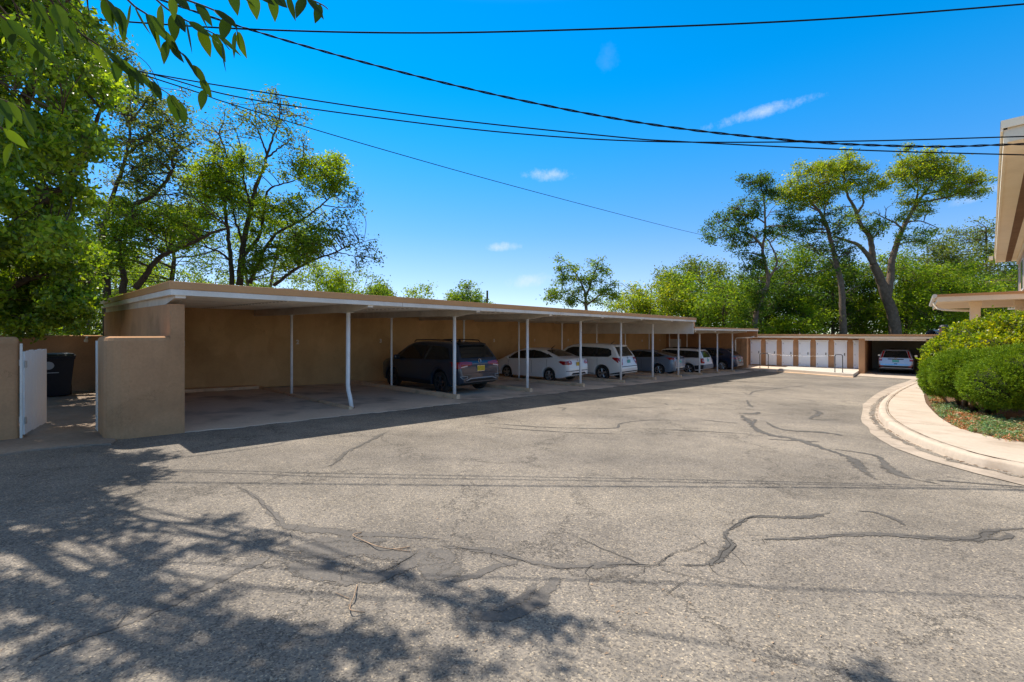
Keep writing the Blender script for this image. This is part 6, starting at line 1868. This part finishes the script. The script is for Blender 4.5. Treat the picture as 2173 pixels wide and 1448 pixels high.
# dark elm with an arching limb, left of it
z2 = lambda x, y: (x / 2.896, 240 + y / 2.896)
traced("dusky elm with dark trunks and an arching limb behind the carport's left corner", 17,
  [([(660, 1120), (640, 980), (610, 850), (640, 700), (700, 500), (770, 280), (800, 100), (800, -80)], 0.15, 0.03),
   ([(755, 1110), (760, 980), (730, 850), (760, 700), (830, 560)], 0.13, 0.04),
   ([(830, 1080), (900, 990), (960, 910), (1050, 850), (1150, 810), (1300, 740), (1420, 700)], 0.12, 0.04),
   ([(830, 560), (930, 510), (1010, 430), (1060, 350), (1060, 280), (1100, 200)], 0.09, 0.03), ([(930, 510), (1030, 500), (1130, 490)], 0.04, 0.015), ([(1050, 370), (960, 370), (880, 380)], 0.04, 0.015),
   ([(720, 200), (830, 170), (950, 120), (1060, 20)], 0.06, 0.02), ([(780, 250), (880, 180), (1000, 160), (1130, 180)], 0.05, 0.015), ([(780, 80), (880, -40), (980, -160)], 0.05, 0.015), ([(790, 60), (720, -60), (640, -220), (600, -420)], 0.05, 0.015)],
  [(700, 620, 110), (820, 620, 110), (900, 680, 100), (980, 620, 90), (780, 740, 100), (900, 790, 90), (700, 780, 90), (1000, 720, 70), (620, 700, 110), (600, 560, 100), (650, 880, 80), (840, 880, 60), (980, 840, 60), (1080, 740, 70), (1160, 690, 70), (1180, 780, 60), (720, 900, 60), (560, 820, 90), (560, 960, 90)],
  'mid', 42, size=0.11, tufts=36, per=11, rs=1.25, frac=0.5, bark='bark', f=z2, scale=2.896, dz=1.6, group="trees behind the carport and storage row", tuft_r=0.14,
  extra=[([(840, 40, 100), (930, 80, 100), (1030, 60, 90), (1110, 130, 80), (880, 180, 100), (980, 200, 80), (1080, 240, 70), (780, 0, 90), (760, 160, 90), (850, -90, 90), (950, -60, 80), (1050, -60, 70), (1150, -20, 60), (900, 290, 90), (1000, 310, 80), (800, 330, 90), (730, 430, 90), (860, 420, 90), (960, 420, 70), (1120, 400, 50), (1180, 180, 50), (640, -100, 100), (700, -220, 90), (620, -330, 90), (690, -440, 80), (560, -440, 90), (760, -330, 60), (800, -200, 70), (1060, 580, 50), (1160, 560, 45), (1130, 500, 40), (500, -250, 100), (480, -100, 100)], 'grey', 24, 10)])

# ---- the big near tree on the left, overhanging wall and lot
def in_poly(x, y, poly):
    c = False
    j = len(poly) - 1
    for i in range(len(poly)):
        if (poly[i][1] > y) != (poly[j][1] > y) and x < (poly[j][0] - poly[i][0]) * (y - poly[i][1]) / (poly[j][1] - poly[i][1]) + poly[i][0]: c = not c
        j = i
    return c
rnd = random.Random(77)
LT = thing("tree", "large dense green tree overhanging the wall and lot at the left edge", "tree", (-11.5, 8.5, 0))
POLY = [(-260, -120), (120, -120), (150, 40), (225, 110), (262, 190), (258, 270), (215, 330), (228, 420), (212, 520), (196, 600), (188, 660), (178, 700), (100, 712), (-260, 712)]
cl = []
while len(cl) < 260:
    x, y = rnd.uniform(-260, 270), rnd.uniform(-120, 712)
    if not in_poly(x + 12, y, POLY): continue
    d = rnd.uniform(6.6, 10.0)
    p = px(x - 12, y - 18, d)
    if y > 540: p = px(x - 12, y - 22, rnd.uniform(8.6, 12.4))
    cl.append((p, rnd.uniform(0.22, 0.46)))
while len(cl) < 360:
    x, y = rnd.uniform(-120, 205), rnd.uniform(520, 706)
    cl.append((px(x, y - 16, rnd.uniform(9.2, 12.6)), rnd.uniform(0.26, 0.46)))
def lets_sun_through(p, r):
    for k in range(5):
        q = W(-4.15 + 0.15 * k, 0.62, CZ - 0.05)
        d_ = p - q
        if (d_ - SUN_DIR * d_.dot(SUN_DIR)).length < r * 0.9 + 0.06: return False
    return True
cl = [q for q in cl if lets_sun_through(*q)]
bm = bmesh.new(); nodes = []
tb = Vector((-11.6, 8.8, -0.2))
limb(bm, [tb, tb + Vector((0.2, 0, 2)), tb + Vector((0.6, -.3, 4.4)), tb + Vector((1.0, -.8, 7.5))], 0.34, 0.10, 12, nodes)
limb(bm, [tb + Vector((0.2, 0, 2.2)), px(60, 470, 8.6), px(150, 380, 7.8), px(215, 230, 7.2)], 0.16, 0.02, 8, nodes, 0.02, rnd)
limb(bm, [tb + Vector((0.4, 0, 3.2)), px(20, 280, 8.2), px(100, 120, 7.4), px(170, 40, 6.8)], 0.16, 0.02, 8, nodes, 0.02, rnd)
limb(bm, [tb + Vector((0.2, 0, 1.8)), px(40, 600, 9.4), px(130, 590, 9.6), px(190, 600, 10)], 0.10, 0.015, 8, nodes, 0.02, rnd)
limb(bm, [tb + Vector((0.5, -.2, 4.0)), px(-40, 60, 7.0), px(30, -120, 6.0), px(160, -240, 5.4), px(330, -330, 4.9)], 0.15, 0.03, 8, nodes, 0.03, rnd)
limb(bm, [tb + Vector((0.6, -.3, 4.4)), px(-60, -200, 6.4), px(200, -420, 5.2), px(520, -520, 4.6)], 0.13, 0.02, 8, nodes, 0.03, rnd)
limb(bm, [px(200, -420, 5.2), px(420, -330, 4.5), px(640, -260, 4.2), px(800, -230, 4.1)], 0.05, 0.012, 6, nodes, 0.03, rnd)
# leaf masses of the overhang, found by following the sun's rays up from the dappled patches they shade
ov = []
def shade_from(x, y, H, r):
    g = gpx(x, y)
    p = g + SUN_DIR * (H / SUN_DIR.z)
    return p
SHADE = [([(0, 985), (330, 968), (390, 1010), (380, 1055), (300, 1070), (270, 1120), (180, 1150), (0, 1160)], 75, 0.14), ([(330, 1100), (620, 1090), (600, 1150), (420, 1190), (250, 1230)], 26, 0.09), ([(0, 1200), (250, 1190), (330, 1250), (0, 1290)], 14, 0.09),
         ([(0, 1260), (420, 1230), (620, 1290), (560, 1448), (0, 1448)], 44, 0.10), ([(560, 1290), (860, 1320), (1240, 1400), (1330, 1448), (560, 1448)], 26, 0.075), ([(640, 1200), (960, 1190), (1220, 1280), (1330, 1350), (900, 1340)], 15, 0.06),
         ([(940, 1270), (1160, 1280), (1290, 1330), (1060, 1350)], 12, 0.06), ([(1780, 1432), (1900, 1430), (1880, 1460), (1790, 1460)], 3, 0.06), ([(-300, 960), (0, 985), (0, 1448), (-500, 1448)], 26, 0.14)]
for poly, n, r in SHADE:
    k = 0; tries = 0
    x0, x1 = min(p[0] for p in poly), max(p[0] for p in poly); y0, y1 = min(p[1] for p in poly), max(p[1] for p in poly)
    while k < n and tries < 4000:
        tries += 1
        x, y = rnd.uniform(x0, x1), rnd.uniform(y0, y1)
        if not in_poly(x, y, poly): continue
        p = shade_from(x, y, rnd.uniform(4.6, 7.2), r)
        ix, iy = 1086.5 + p.x / p.y * FPX, 708 - (p.z - CZ) / p.y * FPX
        rp_ = (r * 1.5 + 0.15) / p.y * FPX
        if p.y < 0.4: continue
        if iy + rp_ > 0 and not (ix + rp_ < 262): continue
        if not lets_sun_through(p, r): continue
        ov.append((p, r * rnd.uniform(0.55, 1.1))); k += 1
V, F, Cc, tca = tuft_leaves(cl, 30, 22, 0.092, 'near', 0.075, up=0.4, shell=0.45, aspect=0.52, flat=0.9, tone=0.25, droop=0.35)
connect(bm, nodes, cl, tca, rnd, 0.005, 0.018, 0.18, 5)
V2, F2, C2, tc2 = tuft_leaves(ov, 6, 9, 0.085, 'near', 0.055, up=0.5, shell=0.5, aspect=0.52, droop=0.3)
top_ = tb + Vector((1.0, -.8, 7.0))
far_ = sorted(ov, key=lambda q: rnd.random())[:26]
n2 = []
for p, r in far_:
    m1 = top_.lerp(p, 0.35) + Vector((rnd.uniform(-.5, .5), rnd.uniform(-.5, .5), rnd.uniform(0.1, .9))); m2 = top_.lerp(p, 0.7) + Vector((rnd.uniform(-.4, .4), rnd.uniform(-.4, .4), rnd.uniform(0, .5)))
    limb(bm, [top_, m1, m2, p], 0.045, 0.008, 5, n2, 0.02, rnd)
n2 = [q for q in n2 if q[1] < 0.03]
connect(bm, n2, ov, tc2, rnd, 0.004, 0.012, 0.3, 5, 2.5)
obj("trunk", bm, M['bark'], LT, smooth=True)
np_mesh("crown", np.concatenate([V, V2]), np.concatenate([F, F2 + len(V)]), M['leaf'], LT, np.concatenate([Cc, C2]))
adopt(LT)

# ---- leafy twigs hanging into the top left, close to the camera
zA = lambda x, y: (x / 3.017, y / 3.017)
M['leaf_near'] = leaf_mat("near_ash_leaf", 0.15, 0.30, 0.6)
def leaf_shape(p, axis, nrm, L, col, V, F, Cc):
    """Pointed oval leaf with a folded midrib, ten segments."""
    a = axis.normalized(); s = a.cross(nrm).normalized(); n_ = s.cross(a)
    prof = [(0, .02), (.10, .125), (.25, .185), (.42, .20), (.6, .17), (.78, .105), (.9, .05), (1, .005)]
    i0 = len(V)
    curl = rnd.uniform(-0.10, 0.16)
    for q, w in prof:
        c = p + a * L * q + n_ * (L * curl * q * q)
        V.append(c + s * L * w + n_ * L * w * 0.28); V.append(c); V.append(c - s * L * w + n_ * L * w * 0.28)
        sh = 1.0 + rnd.uniform(-.05, .05)
        Cc.extend([tuple(x * sh for x in col)] * 3)
    for k in range(len(prof) - 1):
        b = i0 + 3 * k
        F.append((b, b + 1, b + 4, b + 3)); F.append((b + 1, b + 2, b + 5, b + 4))
TWIGS = [  # (points in the enlarged top left, depth, leaf spacing px, label)
 ([(760, -60), (860, 40), (960, 110), (1050, 230), (1150, 330), (1235, 430), (1330, 600)], 1.75, 78, "leafy twig hanging down to the right with its tip lowest against the blue sky"),
 ([(960, -40), (1060, 50), (1150, 110), (1290, 180), (1390, 230), (1470, 320)], 1.9, 70, "leafy twig slanting right just above the hanging one"),
 ([(1000, -60), (1250, 20), (1400, 80), (1500, 140), (1530, 300)], 1.8, 95, "thin leafy twig reaching farthest right below the top edge"),
 ([(1350, -90), (1600, -55), (1800, -40), (1960, -10), (2060, 30), (2100, 60)], 1.7, 105, "row of pointed leaves dangling from the top edge, rightmost"),
 ([(280, -60), (390, 90), (480, 190), (600, 270), (700, 340), (830, 430), (960, 520), (1090, 610), (1210, 690)], 1.85, 62, "longest leafy twig running diagonally across the left foliage"),
 ([(-60, 60), (60, 140), (150, 210), (240, 290), (290, 350)], 1.6, 72, "leafy twig with broad pale leaves at the upper left edge"),
 ([(-90, 610), (10, 640), (90, 670), (170, 720)], 1.6, 60, "small spray of bright leaves at the left edge, lowest of the near twigs"),
 ([(150, -60), (260, 60), (330, 130), (400, 190)], 1.9, 60, "short dark leafy twig in the top left corner"),
 ([(600, -70), (700, 20), (760, 70), (800, 110)], 1.8, 60, "short leafy twig from the top edge beside the dark one"),
 ([(-60, 780), (20, 830), (70, 890), (110, 950)], 1.7, 70, "narrow dark leaves drooping at the left edge under the bright spray"),
]
for pts, Z, sp, lab in TWIGS:
    P = smooth_pts([px(*zA(x, y), Z + 0.05 * i) for i, (x, y) in enumerate(pts)], 10)
    root = thing("hanging_twig", lab, "twig", P[0], "leafy twigs hanging close to the camera")
    bm = bmesh.new(); tube(bm, P, [0.0035 * (1 - 0.7 * i / len(P)) + 0.0008 for i in range(len(P))], 6)
    obj("stem", bm, M['bark'], root, smooth=True)
    V, F, Cc = [], [], []
    step = sp / 3.017 / FPX * Z
    acc = 0; side = 1
    for i in range(1, len(P)):
        d = P[i] - P[i - 1]; acc += d.length
        if acc >= step:
            acc = 0
            for sg in (1, -1):
                if rnd.random() < 0.22: continue
                ax = d.normalized() * rnd.uniform(0.25, 0.7) + Vector((0, 0, -1)) * rnd.uniform(0.5, 1.1) + Vector((sg * 0.35, rnd.uniform(-.4, .4), 0))
                nr = Vector((rnd.uniform(-.7, .7), -1 + rnd.uniform(-.2, .9), rnd.uniform(0.0, 0.9)))
                if abs(ax.normalized().dot(nr.normalized())) > 0.9: nr = Vector((1, 0, 0.2))
                c = PAL['twig'][rnd.randrange(4)]; k = rnd.uniform(0.7, 1.25)
                leaf_shape(P[i] + Vector((sg * 0.006, 0, 0)), ax, nr, rnd.uniform(46, 64) / FPX * Z, tuple(x * k for x in c), V, F, Cc)
    np_mesh("leaves", [tuple(v) for v in V], F, M['leaf_near'], root, np.array(Cc), smooth=True)
    adopt(root)

# ---- clipped junipers, yellow shrub and ground cover on the right
def dome_sprays(lobes, n, L, wd, pal, out=0.55, mat='needle', tuftn=7):
    """Dense short sprays standing off rounded lobes: (centre, rx, ry, rz)."""
    V, Cc = [], []
    tot = sum(r[1] * r[3] for r in lobes)
    for (c, rx, ry, rz) in lobes:
        m = int(n * rx * rz / tot / tuftn)
        d = unit(NR.normal(size=(m, 3)))
        lump = 1 + 0.07 * np.sin(d[:, :1] * 9 + d[:, 2:] * 7 + c.x) + 0.06 * np.sin(d[:, 1:2] * 13 - d[:, 2:] * 11) + NR.normal(size=(m, 1)) * 0.022
        depth = 1 - NR.uniform(0, 1, size=(m, 1)) ** 2.2 * 0.22
        p = np.array(c) + d * np.array([rx, ry, rz]) * lump * depth
        nn = unit(d / np.array([rx, ry, rz]))
        p = np.repeat(p, tuftn, axis=0) + NR.normal(size=(m * tuftn, 3)) * L * 0.45
        nn = np.repeat(nn, tuftn, axis=0)
        ax = unit(nn * out + NR.normal(size=nn.shape) * 0.55 + np.array([0, 0, 0.30]))
        sd = unit(np.cross(ax, NR.normal(size=nn.shape)))
        s = L * NR.uniform(0.6, 1.35, size=(len(p), 1))
        v = np.empty((len(p), 4, 3))
        v[:, 0] = p - ax * s * .5; v[:, 1] = p + sd * s * wd; v[:, 2] = p + ax * s * .5; v[:, 3] = p - sd * s * wd
        P_ = np.array(PAL[pal])
        col = P_[NR.integers(0, len(P_), m)] * NR.uniform(0.75, 1.25, size=(m, 1))
        col = np.repeat(col, tuftn, axis=0) * NR.uniform(0.85, 1.15, size=(len(p), 1))
        V.append(v.reshape(-1, 3)); Cc.append(np.repeat(col, 4, axis=0))
    V = np.concatenate(V); Cc = np.concatenate(Cc)
    return V, np.arange(len(V), dtype=np.int32).reshape(-1, 4), Cc

M['core'] = pmat("dark_light_stop", (0.030, 0.050, 0.014), (0.040, 0.035, 0.018), 14, 0.95, 0.9, 30, 0.05, 0.3)
def core(lobes, root):  # solid dark filler added inside the bush to stop light leaking through
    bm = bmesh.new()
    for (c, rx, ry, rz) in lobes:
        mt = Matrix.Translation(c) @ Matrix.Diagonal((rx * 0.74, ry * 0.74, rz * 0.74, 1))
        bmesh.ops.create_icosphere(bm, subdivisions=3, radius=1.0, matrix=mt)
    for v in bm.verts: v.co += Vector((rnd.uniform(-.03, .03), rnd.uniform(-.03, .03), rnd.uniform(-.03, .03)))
    return obj("light_stop_core", bm, M['core'], root)

def lobe(x, y, Z, rxp, rzp, ry=None):
    return (px(x, y, Z), rxp / FPX * Z, ry if ry else rxp / FPX * Z * 0.9, rzp / FPX * Z)
def juniper(label, lobes, trunks, n):
    c = lobes[0][0]
    root = thing("juniper_bush", label, "bush", (c.x, c.y, 0.1), "clipped junipers beside the sidewalk")
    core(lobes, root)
    V, F, Cc = dome_sprays(lobes, int(n * 2.2), 0.045, 0.16, 'juniper', out=0.85)
    np_mesh("foliage", V, F, M['needle'], root, Cc)
    Vs, Cs = [], []
    for k in range(26):                      # stray leaders missed by the shears
        c_, rx, ry, rz = lobes[rnd.randrange(len(lobes))]
        d_ = Vector((rnd.uniform(-1, 1), rnd.uniform(-1, .4), rnd.uniform(-.1, 1))).normalized()
        p = np.array(c_ + Vector((d_.x * rx, d_.y * ry, d_.z * rz)))
        dd = np.array(d_ + Vector((0, 0, .5))); dd /= np.linalg.norm(dd)
        pts_ = p + dd * np.linspace(-0.02, rnd.uniform(0.06, 0.16), 14)[:, None] + NR.normal(size=(14, 3)) * 0.008
        v_, k_ = leaf_quads(pts_, 0.045, 'juniper', 0.4, 0.3, axis=dd[None, :])
        Vs.append(v_); Cs.append(k_)
    Vs = np.concatenate(Vs); np_mesh("stray_sprays", Vs, np.arange(len(Vs)).reshape(-1, 4), M['needle'], root, np.concatenate(Cs))
    for pts in trunks:
        bm = bmesh.new(); limb(bm, pts, 0.075, 0.035, 8, None, 0.015, rnd)
        obj("trunk", bm, M['bark_grey'], root, smooth=True)
    adopt(root)
def gp(x, y, dz=0.12): return gpx(x, y, dz)
juniper("largest clipped juniper at the right edge with gnarled trunk", [lobe(2120, 815, 9.9, 60, 52, .62), lobe(2185, 800, 9.7, 72, 66, .8), lobe(2088, 808, 10.4, 40, 44, .45), lobe(2150, 768, 10.4, 66, 34, .6), lobe(2260, 800, 9.5, 80, 70, .8)],
        [[gp(2095, 878), px(2092, 850, 10.2), px(2110, 820, 10.1)], [gp(2072, 872), px(2062, 850, 10.4), px(2055, 835, 10.5)], [gp(2100, 880), px(2130, 850, 10.0), px(2150, 820, 9.9)]], 62000)
juniper("middle clipped juniper between the big one and the small left one", [lobe(2030, 798, 11.3, 38, 44, .5), lobe(2062, 788, 11.0, 38, 44, .5), lobe(2035, 770, 11.6, 36, 26, .5)],
        [[gp(2050, 866), px(2046, 845, 11.0), px(2040, 815, 11.2)], [gp(2036, 856), px(2030, 840, 11.3), px(2030, 815, 11.3)]], 34000)
juniper("small clipped juniper nearest the garage, at the left end of the bed", [lobe(1989, 808, 12.6, 27, 32, .42), lobe(1992, 782, 12.8, 28, 22, .42), lobe(2008, 796, 12.2, 24, 32, .4)],
        [[gp(1994, 838), px(1992, 825, 12.6), px(1990, 805, 12.6)]], 22000)
YS = thing("yellow_shrub", "broad yellow-green leafy shrub behind the junipers in front of the porch", "shrub", (px(2090, 760, 13.2).x, 13.2, 0.1))
lob = [lobe(2030, 748, 12.9, 50, 40, .7), lobe(2075, 728, 12.6, 56, 48, .8), lobe(2140, 716, 12.2, 60, 52, .8), lobe(2205, 718, 12.0, 60, 56, .8), lobe(1998, 764, 13.3, 32, 28, .5), lobe(2110, 752, 11.9, 80, 46, .7), lobe(2045, 762, 12.4, 45, 30, .5)]
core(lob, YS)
V, F, Cc = dome_sprays(lob, 44000, 0.078, 0.25, 'lime', out=0.5, tuftn=6)
np_mesh("foliage", V, F, M['leaf'], YS, Cc)
# loose shoots sticking out of the shrub
V, Cc, Fq = [], [], []
for k in range(46):
    c, rx, ry, rz = lob[rnd.randrange(len(lob))]
    d = Vector((rnd.uniform(-1, 1), rnd.uniform(-1, .3), rnd.uniform(0.0, 1))).normalized()
    p = c + Vector((d.x * rx, d.y * ry, d.z * rz)) * 0.95
    q = p + d * rnd.uniform(0.15, 0.34) + Vector((0, 0, 0.06))
    bm = bmesh.new(); tube(bm, [p, p.lerp(q, .5) + Vector((0, 0, .02)), q], [0.006, 0.005, 0.003], 4); obj("shoot", bm, M['bark'], YS)
    pts = np.array([tuple(p.lerp(q, s)) for s in np.linspace(0.2, 1, 9)]) + NR.normal(size=(9, 3)) * 0.02
    v, c_ = leaf_quads(pts, 0.08, 'lime', 0.4, 0.5)
    V.append(v); Cc.append(c_)
V = np.concatenate(V); np_mesh("shoot_leaves", V, np.arange(len(V)).reshape(-1, 4), M['leaf'], YS, np.concatenate(Cc))
for k in range(4):
    bm = bmesh.new(); p = lob[k][0]; limb(bm, [Vector((p.x + .1, p.y, ground_z(8) + .1)), Vector((p.x, p.y, 0.5)), p], 0.05, 0.02, 6)
    obj("stem", bm, M['bark'], YS)
adopt(YS)
# ground cover between walk and bushes
cent = []
a_ = [gpx(*p, 0.13) for p in [(1972, 845), (1985, 872), (2010, 893), (2045, 911), (2110, 929), (2173, 939), (2300, 960)]]
b_ = [gpx(*p, 0.13) for p in [(1975, 835), (2000, 850), (2030, 862), (2070, 875), (2110, 885), (2173, 890), (2300, 900)]]
a_ = smooth_pts(a_, 8); b_ = smooth_pts(b_, 8)
pts = []
while len(pts) < 7000:
    i = rnd.randrange(len(a_) - 1); s = rnd.random(); f = rnd.random() ** 0.8
    q = a_[i].lerp(a_[i + 1], s).lerp(b_[i].lerp(b_[i + 1], s), f * (0.85 + 0.15 * math.sin(i)) + (0.06 * math.sin(i * 1.9) - 0.02))
    hump = 0.05 + 0.05 * math.sin(q.x * 6) * math.sin(q.y * 7)
    pts.append((q.x, q.y, gz(q, 0.13) + rnd.uniform(0, 1) * (hump + 0.05)))
pts = np.array(pts)
hue = np.sin(pts[:, 0] * 3.1) * np.sin(pts[:, 1] * 4.3 + 1)
v, col = leaf_quads(np.repeat(pts, 4, axis=0) + NR.normal(size=(len(pts) * 4, 3)) * 0.018, 0.05, 'cover', 0.7, 0.4)
tint = np.where(np.repeat(hue, 16)[:, None] > 0.15, np.array([[1.25, 0.85, 0.8]]), np.array([[0.75, 1.1, 1.0]]))
tag(np_mesh("ground_cover", v, np.arange(len(v)).reshape(-1, 4), M['needle'], None, col * tint), "low green and rust coloured ground cover edging the sidewalk under the junipers", "ground cover", kind="stuff")

# ---- litter on the asphalt: twigs and dry leaves
M['twig'] = pmat("bleached_twig", (0.42, 0.30, 0.20), (0.30, 0.20, 0.13), 20, 0.9, 0)
def twig(pix, r, label, f=None, forks=()):
    bm = bmesh.new()
    pts = [gpx(*(f(*q) if f else q), r + 0.004 + (0.02 if 0 < i < len(pix) - 1 and i % 2 else 0.0)) for i, q in enumerate(pix)]
    tube(bm, smooth_pts(pts, 5), r, 6)
    for fk in forks:
        tube(bm, smooth_pts([gpx(*(f(*q) if f else q), r + 0.004) for q in fk], 5), r * 0.7, 5)
    tag(obj("fallen_twig", bm, M['twig'], smooth=True), label, "twig", "twigs lying on the asphalt")
twig([(165, 665), (120, 680), (190, 715), (250, 738), (330, 752), (420, 740)], 0.0042, "long bent pale twig lying on the sealed cracks", z7, [[(330, 752), (420, 765)]])
twig([(1830, 825), (1815, 880), (1795, 930), (1800, 955), (1870, 965)], 0.0035, "forked pale twig standing out in the shadow dapples", z6, [[(1720, 865), (1790, 895)]])
bm = bmesh.new()
for (x0, x1, y0, y1, n) in ((0, 2173, 1000, 1448, 120), (1280, 1400, 1285, 1310, 14), (1530, 1700, 1400, 1440, 12), (0, 700, 1000, 1300, 40), (700, 1500, 1150, 1448, 30)):
    for _ in range(n):
        p = gpx(rnd.uniform(x0, x1), rnd.uniform(y0, y1), 0.004)
        a = rnd.uniform(0, 6.28); L = rnd.uniform(0.004, 0.016); w = rnd.uniform(0.0015, 0.005)
        d = Vector((math.cos(a), math.sin(a), 0)); s = Vector((-d.y, d.x, 0))
        vv = [bm.verts.new(p + q) for q in (-d * L, s * w + Vector((0, 0, .004)), d * L + Vector((0, 0, rnd.uniform(0, .008))), -s * w)]
        bm.faces.new(vv)
tag(obj("dry_litter", bm, M['twig']), "scattered dry leaf bits and grit on the asphalt", "litter", kind="stuff")
